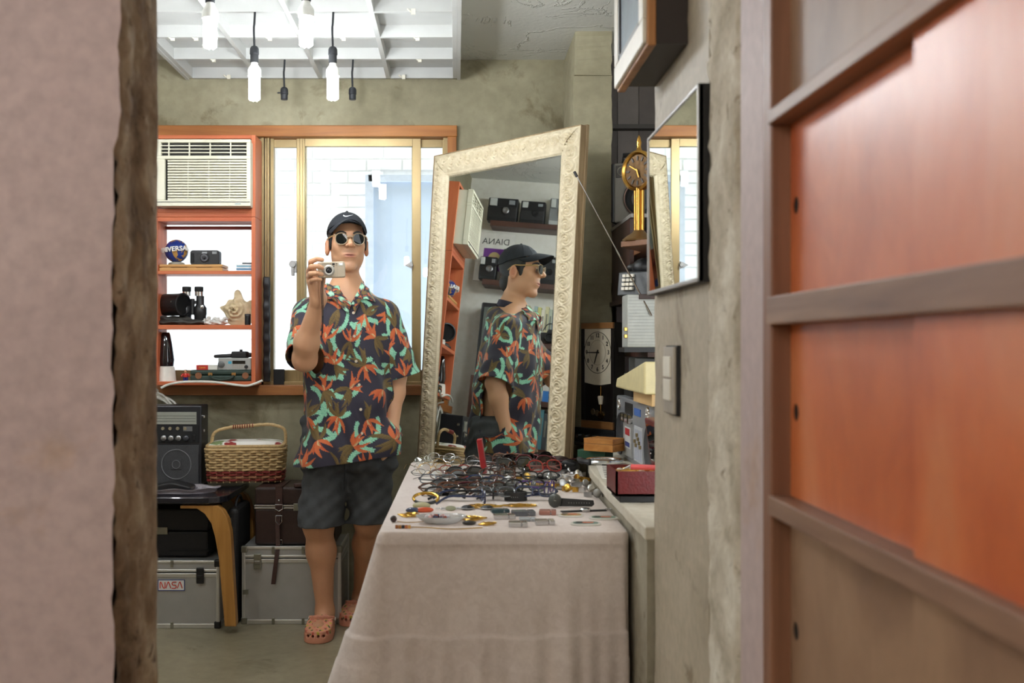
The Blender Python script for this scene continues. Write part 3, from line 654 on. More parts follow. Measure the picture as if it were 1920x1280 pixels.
lx, lz = PX(330, 4.99), PZ(571, 4.99); lh = thing('lens_hood', (lx, 4.99, lz-.05), 'black cylindrical lens hood lying on the dark pouch', 'lens hood')
A = T(lx, 4.99, lz) @ RZ(-.5) @ RY(math.pi/2)
MB(A).lathe([(.050, -.07), (.052, -.066), (.052, .035), (.054, .037), (.054, .046), (.050, .048), (.046, .048), (.045, -.06)], 36).build('barrel', m_blk, lh, smooth=True)
MB(A).lathe([(0.0, .040), (.0455, .040)], 32).build('inner_cap', m_blk2, lh); MB(A).cyl((-.012, -.052, .022), (-.012, -.056, .022), .004).build('screw', m_chrome, lh)
bn = thing('binoculars', (PX(370, 5.02), 5.02, ZS2), 'black binoculars standing with chrome ringed eyepieces upward', 'binoculars')
zb_ = ZS2; bt = PZ(537, 5.02)
for i, px in enumerate((350, 373)):
    x = PX(px, 5.02); d_ = 1 if i else -1
    MB().lathe([(.0, 0), (.026, 0), (.0275, .004), (.0275, .045), (.030, .050), (.030, .082), (.021, .094), (.018, .100), (.018, bt-zb_-.045)], 28, T(x+d_*.006, 5.02, zb_)).build('barrel', m_blk, bn, smooth=True)
    MB().lathe([(.0195, 0), (.0195, .020), (.021, .020)], 28, T(x, 5.02, bt-.045)).build('chrome_ring', m_chrome, bn, smooth=True)
    MB().lathe([(.018, 0), (.0205, .002), (.0205, .022), (.017, .023), (.014, .020), (0, .018)], 28, T(x, 5.02, bt-.024)).build('eyecup', m_blk2, bn, smooth=True)
k = MB(); xm = (PX(350, 5.02)+PX(373, 5.02))/2; k.cyl((xm, 5.015, zb_+.05), (xm, 5.015, zb_+.125), .010); k.box(xm-.03, xm+.03, 5.012, 5.026, zb_+.055, zb_+.075); k.box(xm-.03, xm+.03, 5.012, 5.026, zb_+.10, zb_+.116); k.build('bridge', m_blk, bn, bevel=.002, smooth=True)
x = PX(378, 4.99); MB().lathe([(.0, .002), (.006, .002), (.009, 0), (.0095, -.002)], 20, T(x, 4.9905, PZ(575, 4.99)) @ RX(math.pi/2)).build('badge', m_chrome, bn, smooth=True)
# crumpled white wrap, bloom shaped shell, film canister
c = P(402, 601, 4.985)
def fw(p):
    d = elp(p, (c.x, 4.985, ZS2+.012), (.062, .035, .016))
    for i in range(9):
        a = i*2.4; d = sm(d, elp(p, (c.x-.05+.0125*i, 4.985+.015*math.sin(a), ZS2+.012+.009*(i % 3)), (.014, .018, .010)), .006)
    d = d+.004*np.sin(p[:, 0]*190+p[:, 2]*120)*np.sin(p[:, 2]*260-p[:, 0]*70); return np.maximum(d, ZS2-p[:, 2])
soft('crumpled_wrap', fw, (c.x-.08, 4.94, ZS2-.01), (c.x+.08, 5.03, ZS2+.045), .0025, mat('white_film', (214, 212, 206), .3, 0, .06, 40), 'crumpled white plastic wrap in the middle of the middle shelf', 'wrap', base=(c.x, 4.985, ZS2))
oc = (640, 470); pts = [(585, 578), (560, 500), (512, 440), (560, 418), (590, 375), (630, 368), (640, 308), (668, 288), (690, 312), (712, 368), (745, 392), (785, 380), (800, 470), (775, 578)]
pts = [(300+a/4.573, 480+b_/4.573) for a, b_ in pts]; o2 = [P(a, b_, 5.03) for a, b_ in pts]; cc = P(300+640/4.573, 480+462/4.573, 5.03)
poly = smooth_path([p for p in o2]+[o2[0]], 5)[:-1]; N = len(poly); zmn = min(p.z for p in poly)
for p in poly: p.z = max(p.z, ZS2) if p.z-zmn > .004 else ZS2
def shf(i, j):
    p = poly[int(round(i*N)) % N]; r = j; q_ = cc.lerp(p, r); th = math.atan2(p.z-cc.z, p.x-cc.x); L = (q_-cc).length
    rel = .030*math.exp(-(L/.036)**2)+.0055*math.sin(L*340-th*2)*math.exp(-(L/.05)**4)+.003*math.sin(L*150+th*5)
    if L < .006: rel -= .016
    return (q_.x, 5.03-.012*(1-r*r)-rel, q_.z)
sl = MB(); sl.grid(shf, N, 26, wrap=True); bk = [(p.x, 5.045, p.z) for p in poly]; sl.add(bk+[(p.x, 5.03, p.z) for p in poly], [tuple(range(N))]+[(i, (i+1) % N, N+(i+1) % N, N+i) for i in range(N)])
rebase(sl.build('carved_shell', mat('bone_shell', (206, 188, 152), .5, 0, .12, 40, .2, 150), None, smooth=True, angle=60, label='pale star edged shell slab with a rose shaped centre', cat='shell'), (cc.x, 5.03, ZS2))
cn = thing('film_canister', (PX(465, 4.965), 4.965, ZS2), 'small black film canister at the right end of the middle shelf', 'canister')
A = T(PX(464.5, 4.965), 4.965, ZS2); MB(A).lathe([(0, 0), (.0135, 0), (.0135, .042)], 24).build('body', m_blk, cn, smooth=True); MB(A).lathe([(.0145, .042), (.0145, .050), (.012, .052), (0, .052)], 24).build('cap', mat('grey_cap', (70, 70, 72), .5), cn, smooth=True)
# ---------------------------------------------------------------- bottom shelf
ll = thing('lava_lamp', (PX(312, 5.0), 5.0, ZS3), 'dark glass cone lamp on a white base at the left end of the bottom shelf', 'lamp')
A = T(PX(311, 5.0), 5.0, ZS3); MB(A).lathe([(.048, 0), (.040, .066), (.034, .070)], 28).build('base', mat('white_base', (226, 222, 212), .4), ll, smooth=True)
MB(A).lathe([(.036, .070), (.040, .10), (.030, .17), (.022, .215), (.016, .228), (0, .229)], 28).build('glass_cone', mat('dark_glass', (20, 16, 22), .06, 0, .1, coat=1), ll, smooth=True)
tf = thing('toy_figure', (PX(348, 4.97), 4.97, ZS3), 'tiny toy figure in red top and blue trousers beside the green suitcase', 'toy')
A = T(PX(348, 4.97), 4.97, ZS3); k = MB(A)
for s_ in (-1, 1): k.tube([(s_*.006, 0, 0), (s_*.0055, 0, .018)], [.0055, .006], 10)
k.box(-.011, .011, -.006, .006, .016, .020); k.build('trousers', mat('toy_blue', (30, 44, 120), .4), tf, smooth=True)
k = MB(A); k.tube([(0, 0, .019), (0, 0, .030), (0, 0, .037)], [.0105, .012, .009], 14); k.tube([(-.011, 0, .035), (-.017, -.002, .027), (-.018, -.006, .021)], .0042, 8); k.tube([(.011, 0, .035), (.017, -.002, .027), (.018, -.006, .021)], .0042, 8); k.build('top', mat('toy_red', (196, 50, 36), .4), tf, smooth=True)
MB(A).ell((0, -.001, .0445), (.007, .007, .0085), 14, 10).build('head', mat('toy_skin', (214, 160, 120), .45), tf, smooth=True); MB(A).ell((0, .0015, .048), (.0078, .0076, .0062), 14, 8).build('hair', m_blk2, tf, smooth=True)
# green suitcase
su = thing('suitcase', (PX(413, 5.0), 5.0, ZS3), 'small dark green suitcase with brass catches on the bottom shelf', 'suitcase')
m_gr = mat('green_leatherette', (36, 56, 48), .5, 0, .15, 60, .2, 200); m_brs = mat('worn_brass', (170, 128, 76), .35, .8); sx0, sx1, sz1 = PX(356, 4.955), XO1-.021, ZS3+.053
MB().box(sx0, sx1, 4.955, 5.075, ZS3, ZS3+.028).build('base', m_gr, su, bevel=.008, seg=3); MB().box(sx0, sx1, 4.955, 5.075, ZS3+.029, sz1).build('lid', m_gr, su, bevel=.008, seg=3)
for px in (394, 438): MB().box(PX(px, 4.95)-.010, PX(px, 4.95)+.010, 4.950, 4.956, ZS3+.026, ZS3+.040).build('catch', m_brs, su, bevel=.0015)
for px in (372, 460): MB().lathe([(0, .002), (.014, .002), (.016, 0)], 20, T(PX(px, 4.955), 4.955, ZS3+.026) @ RX(math.pi/2)).build('corner_badge', mat('tan_leather', (130, 84, 52), .5), su)
MB().tube(smooth_path([(PX(394, 4.95), 4.951, ZS3+.028), (PX(399, 4.94), 4.940, ZS3+.016), (PX(416, 4.93), 4.934, ZS3+.008), (PX(433, 4.94), 4.940, ZS3+.016), (PX(438, 4.95), 4.951, ZS3+.028)], 6), .0042, 8).build('handle', m_gr, su, smooth=True)
fb = thing('film_box', (PX(388, 5.0), 5.0, sz1), 'flat red and white film box lying on the green suitcase', 'box')
MB().box(PX(368, 4.97), PX(390, 4.97), 4.97, 5.05, sz1, sz1+.022).build('red_end', mat('film_red', (186, 40, 30), .45), fb, bevel=.0008); MB().box(PX(390, 4.97), PX(408, 4.97), 4.97, 5.05, sz1, sz1+.022).build('white_end', mat('film_white', (222, 220, 210), .45), fb, bevel=.0008)
MB().text('Canon', .012, .0003, T(PX(379, 4.97), 4.9694, sz1+.011) @ RX(math.pi/2)).build('print', mat('film_yellow', (232, 190, 60), .5), fb)
rs = thing('radio_transceiver', (PX(440, 4.98), 4.98, sz1), 'silver radio transceiver with round dial on the green suitcase', 'radio')
m_sil = mat('silver_plastic', (176, 178, 176), .35, .3, .04); r0, r1, rz1 = PX(408.5, 4.955), PX(470.5, 4.955), sz1+.055
MB().box(r0, r1, 4.96, 5.07, sz1, rz1).build('case', m_sil, rs, bevel=.002)
MB().lathe([(.0155, 0), (.0155, .006), (.012, .008), (0, .008)], 24, T(PX(415, 4.96), 4.96, sz1+.026) @ RX(math.pi/2)).build('dial', mat('grey_dial', (110, 112, 112), .4, .3), rs, smooth=True)
MB().box(PX(428, 4.96), PX(434, 4.96), 4.958, 4.961, sz1+.028, sz1+.040).build('blue_key', mat('blue_key', (70, 170, 200), .4), rs); MB().box(PX(436, 4.96), PX(460, 4.96), 4.958, 4.961, sz1+.028, sz1+.043).build('display', mat('dark_display', (30, 26, 22), .2), rs)
for i in range(6):
    for j in range(2): MB().box(PX(436+i*4.1, 4.96), PX(438.6+i*4.1, 4.96), 4.958, 4.961, sz1+.008+j*.009, sz1+.013+j*.009).build('key', m_swf, rs)
MB().cyl((PX(462, 4.96), 4.950, sz1+.014), (PX(462, 4.96), 4.961, sz1+.014), .008).build('plug', m_blk, rs, smooth=True)
hs = thing('handset', (PX(436, 5.0), 5.0, rz1), 'black handset lying on top of the silver transceiver', 'handset')
def fh(p):
    x0, x1 = PX(404, 4.99), PX(468, 4.99); d = cone(p, (x0, 4.99, rz1+.008), (x1, 5.01, rz1+.014), .008, .011); d = sm(d, rbox(p, (PX(450, 5), 5.0, rz1+.016), (.036, .025, .015), .006), .01); return d
soft('body', fh, (PX(398, 5), 4.95, rz1-.004), (PX(476, 5), 5.05, rz1+.045), .002, m_blk, parent=hs); MB().cyl((PX(452, 5.0), 5.0, rz1+.028), (PX(452, 5), 5.0, rz1+.040), .007).build('stub', m_blk, hs)

# ---------------------------------------------------------------- cables on the sill, black strip, tape
m_wc = mat('white_cable', (224, 222, 212), .4)
yc_ = YO-.022; zs_ = PZ(722, YW-.06)+.006
pp = [P(x, y, yc_) for x, y in ((302, 727), (318, 720), (350, 715.5), (400, 716), (440, 721), (462, 723), (478, 719), (492, 713))]
o = MB().tube(smooth_path(pp, 6), .0055, 8).build('cable', m_wc, None, smooth=True, label='white cable running along the sill below the shelf unit', cat='cable')
k = MB(); cx, cz = PX(292, 5.0), PZ(792, 5.0)
for i in range(7):
    rx, rz_ = .085+.006*i, .118+.007*(i % 4); k.tube([(cx+rx*math.cos(a)+.006*math.sin(3*a+i), 4.985+.009*(i % 3)+.006*math.sin(2*a+i), cz+rz_*math.sin(a)) for a in [2*math.pi*j/40 for j in range(40)]], .0052, 7, True)
k.tube(smooth_path([(cx, 5.0, cz+.12), (cx+.01, 5.0, cz+.15), (cx-.02, 4.97, cz+.165)], 5), .0052, 7)
k.build('cable_coil', m_wc, None, smooth=True, label='coil of white cable hanging below the sill beside the left jamb', cat='cable')
def strip(p):
    c_ = P(500, 617, 5.07); d = rbox(p, (c_.x, 5.07, c_.z), (.016, .010, .25), .006); return d+.0012*np.sin(p[:, 2]*48+p[:, 0]*60)+.001*np.sin(p[:, 2]*120+1)
c_ = P(500, 617, 5.07)
soft('plastic_strip', strip, (c_.x-.03, 5.04, c_.z-.27), (c_.x+.03, 5.1, c_.z+.27), .003, m_blk, 'long black plastic strip stuck to the window frame beside the shelf', 'strip', base=(c_.x, 5.07, c_.z-.25))
MB().box(PX(513, 5.115), PX(533, 5.115), 5.108, 5.126, WZ0+.002, PZ(692, 5.115)).build('tape_patch', m_blk2, None, bevel=.002, label='square of black tape at the lower corner of the window', cat='tape')
# ---------------------------------------------------------------- black bench with bentwood legs and what stands on and under it
ZB = .575; m_top = mat('black_lacquer_top', (26, 26, 32), .25, 0, .2, 15, coat=.3); m_bent = wood('bent_birch', (150, 102, 44), (190, 140, 72), 2, .4, 5)
be = thing('low_bench', (-1.35, 4.73, 0), 'low black topped bench with curved blond bentwood legs', 'bench')
bx0, bx1, by0_, by1_ = -1.75, -.963, 4.43, 5.04
k = MB(); k.prism(rrect(bx1-bx0, by1_-by0_, .09, 6, (bx0+bx1)/2, (by0_+by1_)/2), ZB-.028, ZB); k.build('top', m_top, be, bevel=.004)
def leg(y, mir=False):
    o = [(340, 946), (409, 946), (420, 956), (428, 970), (434, 995), (437, 1040), (444.5, 1172), (423, 1172), (412, 1045), (405, 1005), (398, 980), (386, 962), (371, 952), (340, 952)]
    pl = [(PX(a, 4.47), min(ZB-.028, max(0.0, PZ(b_, 4.47)))) for a, b_ in o]
    pl = [(x, 0.0 if z < .03 else z) for x, z in pl]
    if mir: pl = [(bx0+bx1-x, z) for x, z in pl][::-1]
    MB().prism(pl, -y-.05, -y, RX(math.pi/2)).build('leg', m_bent, be, bevel=.003)
for y in (4.45, 4.93): leg(y); leg(y, True)
# big portable radio
YR = 4.80; ra = thing('portable_radio', (-1.33, YR, ZB), 'large black portable radio with tuning dial and round speaker on the bench', 'radio')
m_rb = mat('radio_black', (30, 31, 36), .35, 0, .08); m_rg = mat('radio_grille', (66, 66, 68), .6, .2, .1, 300, .6, 500)
rx0, rx1, rzt = -1.49, PX(378, YR), PZ(760, YR); R_ = lambda px: PX(px, YR); Z_ = lambda py: PZ(py, YR)
MB().box(rx0, rx1, YR, YR+.13, ZB, rzt).build('case', m_rb, ra, bevel=.006)
MB().box(rx0+.01, R_(368.5), YR-.003, YR+.002, Z_(795), Z_(772)).build('dial_glass', mat('dial_pale', (150, 152, 142), .2, 0, .05), ra)
for py in (779, 784, 789): MB().box(rx0+.012, R_(367), YR-.0036, YR-.003, Z_(py+.5), Z_(py)).build('dial_line', m_blk, ra)
MB().box(rx0, R_(373), YR-.004, YR+.001, Z_(829), Z_(797)).build('control_panel', m_blk2, ra, bevel=.001)
for i, px in enumerate((308, 321.5, 335.6, 349.7)):
    MB().lathe([(.0135, 0), (.0125, .010), (.010, .012), (0, .012)], 20, T(R_(px), YR-.004, Z_(821)) @ RX(math.pi/2)).build('knob', m_steel if i < 3 else mat('dark_knob', (70, 72, 78), .3, .5), ra, smooth=True)
    MB().lathe([(.008, 0), (.007, .006), (0, .006)], 14, T(R_(px-2), YR-.004, Z_(803)) @ RX(math.pi/2)).build('small_knob', mat('knob_tan', (150, 140, 116), .4, .4), ra, smooth=True)
MB().box(R_(362), R_(367), YR-.010, YR, Z_(825), Z_(815)).build('slide_switch', m_blk, ra, bevel=.001); MB().box(R_(344), R_(361), YR-.006, YR, Z_(808), Z_(799)).build('label_plate', mat('silver_label', (120, 122, 124), .4, .5), ra)
MB().box(rx0+.01, R_(373), YR-.005, YR+.001, ZB+.008, Z_(834)).build('speaker_grille', m_rg, ra, bevel=.002)
MB().tube([(R_(331)+.066*math.cos(a), YR-.006, Z_(870)+.066*math.sin(a)) for a in [2*math.pi*i/40 for i in range(40)]], .0025, 6, True).build('speaker_ring', mat('ring_grey', (110, 110, 112), .5), ra, smooth=True)
k = MB(); k.box(R_(321), R_(341), YR-.008, YR-.004, Z_(880), Z_(860)); k.build('emblem_plate', m_rg, ra, bevel=.002)
MB().tube([(R_(331)+.018*math.cos(a), YR-.009, Z_(870)+.018*math.sin(a)) for a in [2*math.pi*i/24 for i in range(24)]], .0016, 6, True).build('emblem_ring', mat('ring_grey', (110, 110, 112), .5), ra, smooth=True)
for py in (779, 805): MB().box(rx1-.001, rx1+.008, YR+.02, YR+.035, Z_(py+5), Z_(py)).build('side_socket', m_chrome, ra, bevel=.002)
# clear tray with black pouch in front of the radio
ct = P(345, 916, 4.56); m_clear = glassm('clear_plastic', (.90, .88, .90), 1.2, .08, .22, (.75, .7, .75))
k = MB(); n_ = 40
def trayf(i, j):
    a = 2*math.pi*i; r = [0, .55, .92, 1.0, 1.06][min(4, int(round(j*4)))]; z = [.004, .004, .006, .022, .026][min(4, int(round(j*4)))]; wv = 1+.04*math.sin(5*a)+.03*math.sin(9*a+1)
    return (ct.x-.02+.16*r*wv*math.cos(a), ct.y+.085*r*wv*math.sin(a), ZB+z+.004*math.sin(7*a)*(j > .6))
k.grid(trayf, n_, 5, wrap=True); o = rebase(k.build('plastic_tray', m_clear, None, smooth=True, solid=.0015, label='clear crinkled plastic tray on the front of the bench', cat='tray'), (ct.x, ct.y, ZB))
pc = P(335, 902, 4.60)
def fpo(p):
    d = rbox(p, (pc.x-.02, 4.585, ZB+.030), (.085, .05, .022), .012); d = sm(d, rbox(p, (pc.x+.055, 4.58, ZB+.040), (.03, .045, .012), .008), .02)
    cut = (p[:, 2]-(ZB+.052))+np.abs(p[:, 0]-(pc.x-.02))*.28; return smx(d, cut, .008)
o = soft('black_pouch', fpo, (pc.x-.13, 4.51, ZB), (pc.x+.11, 4.66, ZB+.075), .003, m_blk, 'folded black pouch lying in the clear plastic tray', 'pouch', base=(pc.x, 4.58, ZB+.008))
# wicker sewing basket
bk_ = thing('wicker_basket', (PX(462, 4.85), 4.85, .59), 'lidded wicker sewing basket with cane handle and red bands', 'basket')
A = T(PX(461, 4.83), 4.85, .592) @ RZ(math.radians(6)); BW, BD, BH = .345, .20, .155
m_wick = mat('cane', (190, 160, 112), .55, 0, .18, 120, .2, 200); m_wred = mat('cane_red', (122, 40, 34), .55, 0, .25, 150); m_wmix = mat('cane_mixed', (150, 100, 70), .55, 0, .4, 200)
path = []
def pathp(u, gr):
    w_, d_ = BW*(.94+.06*gr), BD*(.92+.08*gr); pts = rrect(w_, d_, .03, 5); per = 0; L = []
    for i in range(len(pts)): a, b_ = pts[i], pts[(i+1) % len(pts)]; L.append(math.hypot(b_[0]-a[0], b_[1]-a[1]))
    tot = sum(L); s_ = (u % 1)*tot
    for i, l in enumerate(L):
        if s_ <= l: a, b_ = pts[i], pts[(i+1) % len(pts)]; f_ = s_/l; x, y = a[0]+(b_[0]-a[0])*f_, a[1]+(b_[1]-a[1])*f_; nx, ny_ = (b_[1]-a[1])/l, -(b_[0]-a[0])/l; return x, y, nx, ny_
        s_ -= l
    return pts[0][0], pts[0][1], 1, 0
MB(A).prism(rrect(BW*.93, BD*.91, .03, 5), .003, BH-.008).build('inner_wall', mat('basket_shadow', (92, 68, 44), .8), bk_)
NS = 34
for i in range(NS):
    x0_, y0, a, b_ = pathp(i/NS, 0); x1_, y1, a, b_ = pathp(i/NS, 1)
    MB(A).tube([(x0_, y0, .002), (x1_, y1, BH-.004)], .0028, 6).build('stake', m_wick, bk_)
rows = 12
for r in range(rows):
    g = (r+.5)/rows; z = .008+g*(BH-.018); pts = []
    for i in range(NS*4):
        u = i/(NS*4); x, y, nx, ny_ = pathp(u, g); d_ = .0058*math.sin(math.pi*u*NS+(r % 2)*math.pi); pts.append((x-nx*d_, y-ny_*d_, z+.0008*math.sin(i*1.3+r)))
    MB(A).tube(pts, .0054, 6, True).build('woven_strand', (m_wred if r in (0, 2, 3) else m_wmix if r == 1 else m_wick), bk_, smooth=True)
MB(A).tube([(pathp(i/60, 1)[0]*1.02, pathp(i/60, 1)[1]*1.02, BH-.004) for i in range(60)], .0065, 8, True).build('rim', m_wick, bk_, smooth=True)
lid = MB(A).prism(rrect(BW*1.02, BD*1.04, .035, 6), BH+.003, BH+.016).build('lid', m_wick, bk_, bevel=.004)
k = MB(A); k.grid(lambda i, j: (BW*.47*(2*i-1), BD*.47*(2*j-1), BH+.015+.016*(max(0, 1-(2*i-1)**4)*max(0, 1-(2*j-1)**4))**.5), 26, 18)
m, t, b, out = nt('printed_linen'); v = coords(t); f = noise(t, v, 14, 3, .5, .5); f2 = noise(t, v, 11, 2)
t.links.new(mixc(t, ramp(t, f2, [(.58, (0, 0, 0, 1)), (.61, (1, 1, 1, 1))]), ramp(t, f, [(.58, lin((226, 222, 214))), (.62, lin((120, 136, 90)))]), lin((140, 44, 40))), b.inputs['Base Color']); b.inputs['Roughness'].default_value = .9
k.build('padded_top', m, lid, smooth=True)
ph = [(-BW*.46, 0, BH-.03), (-BW*.45, 0, BH+.03), (-BW*.40, -.005, BH+.068), (-BW*.22, -.008, BH+.088), (0, -.008, BH+.094), (BW*.28, -.006, BH+.100), (BW*.46, -.003, BH+.085), (BW*.505, 0, BH+.055), (BW*.50, 0, BH-.005), (BW*.47, 0, BH-.03)]
sp = smooth_path(ph, 8); MB(A).tube(sp, [.0075+.0006*math.sin(i*2.1) for i in range(len(sp))], 10).build('handle', m_wick, bk_, smooth=True)
mid = [p for p in sp if -.06 < p.x < .035 and p.z > BH+.06]
for i in range(11):
    p = mid[min(len(mid)-1, int(i*len(mid)/11))]; MB(A).tube([(p.x+i*.0004, p.y+.0088*math.cos(a), p.z+.0088*math.sin(a)) for a in [2*math.pi*j/12 for j in range(12)]], .0022, 5, True).build('red_wrap', m_wred, bk_)
# aluminium cases and the brown leather case
m_alc = mat('aluminium_sheet', (178, 178, 176), .42, .55, .05, 12); m_ale = mat('aluminium_edge', (214, 214, 210), .3, .75, .04); m_met = mat('worn_metal', (150, 150, 138), .35, .9)
def alcase(name, x0, x1, y0, y1, zt_, seam, label, latch, blackcorner):
    o = thing(name, ((x0+x1)/2, (y0+y1)/2, 0), label, 'case'); e = .012
    MB().box(x0+.004, x1-.004, y0+.004, y1-.004, .004, seam-.006).build('body', m_alc, o); MB().box(x0+.004, x1-.004, y0+.004, y1-.004, seam+.006, zt_-.004).build('lid', m_alc, o)
    for z0_, z1_ in ((0, .020), (seam-.020, seam-.002), (seam+.002, seam+.014), (zt_-.014, zt_)):
        MB().box(x0, x1, y0, y0+.010, z0_, z1_).build('edge_strip', m_ale, o, bevel=.003); MB().box(x1-.010, x1, y0+.01, y1, z0_, z1_).build('edge_strip', m_ale, o, bevel=.003)
    for a in (x0, x1-.016): MB().box(a, a+.016, y0-.001, y0+.012, 0, zt_).build('corner_strip', m_ale, o, bevel=.004)
    MB().box(x1-.010, x1+.001, y1-.014, y1, 0, zt_).build('corner_strip', m_ale, o, bevel=.003)
    mc = m_blk if blackcorner else m_met
    for z_q in (0, zt_-.028):
        for a in (x0-.002, x1-.024): MB().box(a, a+.026, y0-.003, y0+.022, z_q, z_q+.030).build('corner_cap', mc, o, bevel=.004)
    MB().box(latch-.016, latch+.016, y0-.010, y0, seam-.045, seam+.022).build('latch', m_blk if blackcorner else m_met, o, bevel=.003)
    MB().box(latch-.012, latch+.012, y0-.014, y0-.010, seam-.022, seam-.008).build('latch_lever', m_blk if blackcorner else m_steel, o, bevel=.002)
    return o
ca = alcase('aluminium_case', PX(453, 4.615), PX(640, 4.615), 4.615, 4.95, .337, .285, 'large silver aluminium case on the floor behind the man', PX(482, 4.6), False)
for px in (512, 568):
    MB().box(PX(px, 4.61)-.006, PX(px, 4.61)+.006, 4.610, 4.616, 0, .028).build('clip', m_met, ca, bevel=.001); MB().box(PX(px, 4.61)-.006, PX(px, 4.61)+.006, 4.610, 4.616, .305, .336).build('clip', m_met, ca, bevel=.001)
MB().box(PX(460, 4.61)-.012, PX(460, 4.61)+.012, 4.611, 4.616, .13, .15).build('clip', m_met, ca)
cn_ = alcase('aluminium_case', -1.42, PX(412, 4.545), 4.545, 4.86, .290, .238, 'smaller silver case with a red lettered sticker under the bench', PX(374, 4.53), True)
sx0_, sx1_ = PX(296, 4.545), PX(346.5, 4.545); z0_, z1_ = PZ(1107, 4.545), PZ(1086, 4.545)
stk = MB().box(sx0_, sx1_, 4.5435, 4.5445, z0_, z1_).build('sticker', mat('sticker_white', (226, 224, 220), .5), cn_)
k = MB()
for a in ((sx0_, sx1_, z0_, z0_+.003), (sx0_, sx1_, z1_-.003, z1_), (sx1_-.003, sx1_, z0_, z1_), (sx0_, sx0_+.003, z0_, z1_)): k.box(a[0], a[1], 4.543, 4.5436, a[2], a[3])
k.build('sticker_border', mat('sticker_blue', (44, 62, 130), .5), stk)
# worm lettering drawn as strokes
m_nr = mat('sticker_red', (206, 62, 40), .5); hgt = .026; zz0 = (z0_+z1_)/2-hgt/2
def worm(pts, x): MB().tube(smooth_path([(x+a*.021, 4.5430, zz0+b_*hgt) for a, b_ in pts], 5), .0021, 6).build('letter', m_nr, stk)
lx_ = PX(342, 4.545)-.021
Ap = [(0, 0), (.25, .6), (.42, .97), (.58, .97), (.75, .6), (1, 0)]; Np = [(0, 0), (0, .8), (.15, 1), (.3, .8), (.6, .2), (.8, 0), (1, .2), (1, 1)]; Sp = [(1, 1), (.3, 1), (.08, .76), (.3, .52), (.75, .5), (.95, .25), (.75, 0), (0, 0)]
for i, L_ in enumerate((Np, Ap, Sp, Ap)): worm(L_, lx_-(3-i)*.0245)
MB().box(PX(322, 4.54)-.006, PX(322, 4.54)+.006, 4.540, 4.546, 0, .028).build('clip', m_met, cn_, bevel=.001); MB().box(PX(322, 4.54)-.006, PX(322, 4.54)+.006, 4.540, 4.546, .262, .29).build('clip', m_met, cn_, bevel=.001)
m_lea = mat('dark_brown_leather', (44, 26, 22), .4, 0, .2, 40, .25, 200); m_lea2 = mat('strap_leather', (58, 34, 28), .45, 0, .2, 60)
lc = thing('leather_case', (-.70, 4.8, .338), 'dark brown leather case with silver rim standing on the aluminium case', 'case')
l0, l1, ly0, ly1 = PX(478, 4.65), -.53, 4.65, 4.93; zr = PZ(950, 4.65)
MB().box(l0, l1, ly0, ly1, .338, zr-.008).build('body', m_lea, lc, bevel=.008, seg=3); MB().box(l0, l1, ly0, ly1, zr+.008, .588).build('lid', m_lea, lc, bevel=.010, seg=3)
MB().box(l0-.002, l1+.002, ly0-.003, ly1, zr-.009, zr-.001).build('rim', m_chrome, lc, bevel=.002); MB().box(l0-.002, l1+.002, ly0-.003, ly1, zr+.001, zr+.009).build('rim', m_chrome, lc, bevel=.002)
MB().box(PX(550, 4.64), PX(566, 4.64), ly0-.010, ly0, zr-.016, zr+.016).build('latch', m_met, lc, bevel=.002)
sx_ = PX(522, 4.63)
MB().box(sx_-.016, sx_+.016, ly0-.008, ly0-.004, PZ(963, 4.64), .592).build('strap', m_lea2, lc, bevel=.0015)
MB().box(sx_-.016, sx_+.016, ly0-.008, ly1-.05, .589, .593).build('strap', m_lea2, lc)
MB().box(l0+.17, l1-.01, ly0-.006, ly0+.018, .588, .606).build('carry_handle', m_lea2, lc, bevel=.004)
k = [P(522, 963, 4.637), P(520, 990, 4.63), P(521, 1020, 4.62), P(517, 1055, 4.604), P(512, 1095, 4.600)]
vs = []
for i, p in enumerate(smooth_path(k, 6)): vs += [(p.x-.009, p.y, p.z), (p.x+.009, p.y, p.z), (p.x+.009, p.y+.003, p.z), (p.x-.009, p.y+.003, p.z)]
n_ = len(vs)//4; MB().add(vs, [(4*i+q, 4*i+(q+1) % 4, 4*i+4+(q+1) % 4, 4*i+4+q) for i in range(n_-1) for q in range(4)]+[(0, 1, 2, 3), (4*n_-4, 4*n_-3, 4*n_-2, 4*n_-1)]).build('loose_strap', m_lea2, lc)
for (px, py, w_, h_) in ((523, 952, .016, .014), (523, 975, .013, .02), (524, 1017, .012, .012)):
    c = P(px, py, 4.632); MB().tube([(c.x+w_*a, c.y, c.z+h_*b_) for a, b_ in ((-1, 1), (1, 1), (1, -.3), (0, -1), (-1, -.3))], .0022, 6, True).build('buckle', m_chrome, lc)
for py in (938, 966): c = P(523, py, 4.64); MB().ell((c.x, 4.640, c.z), (.005, .003, .005), 12, 8).build('stud', m_chrome, lc, smooth=True)
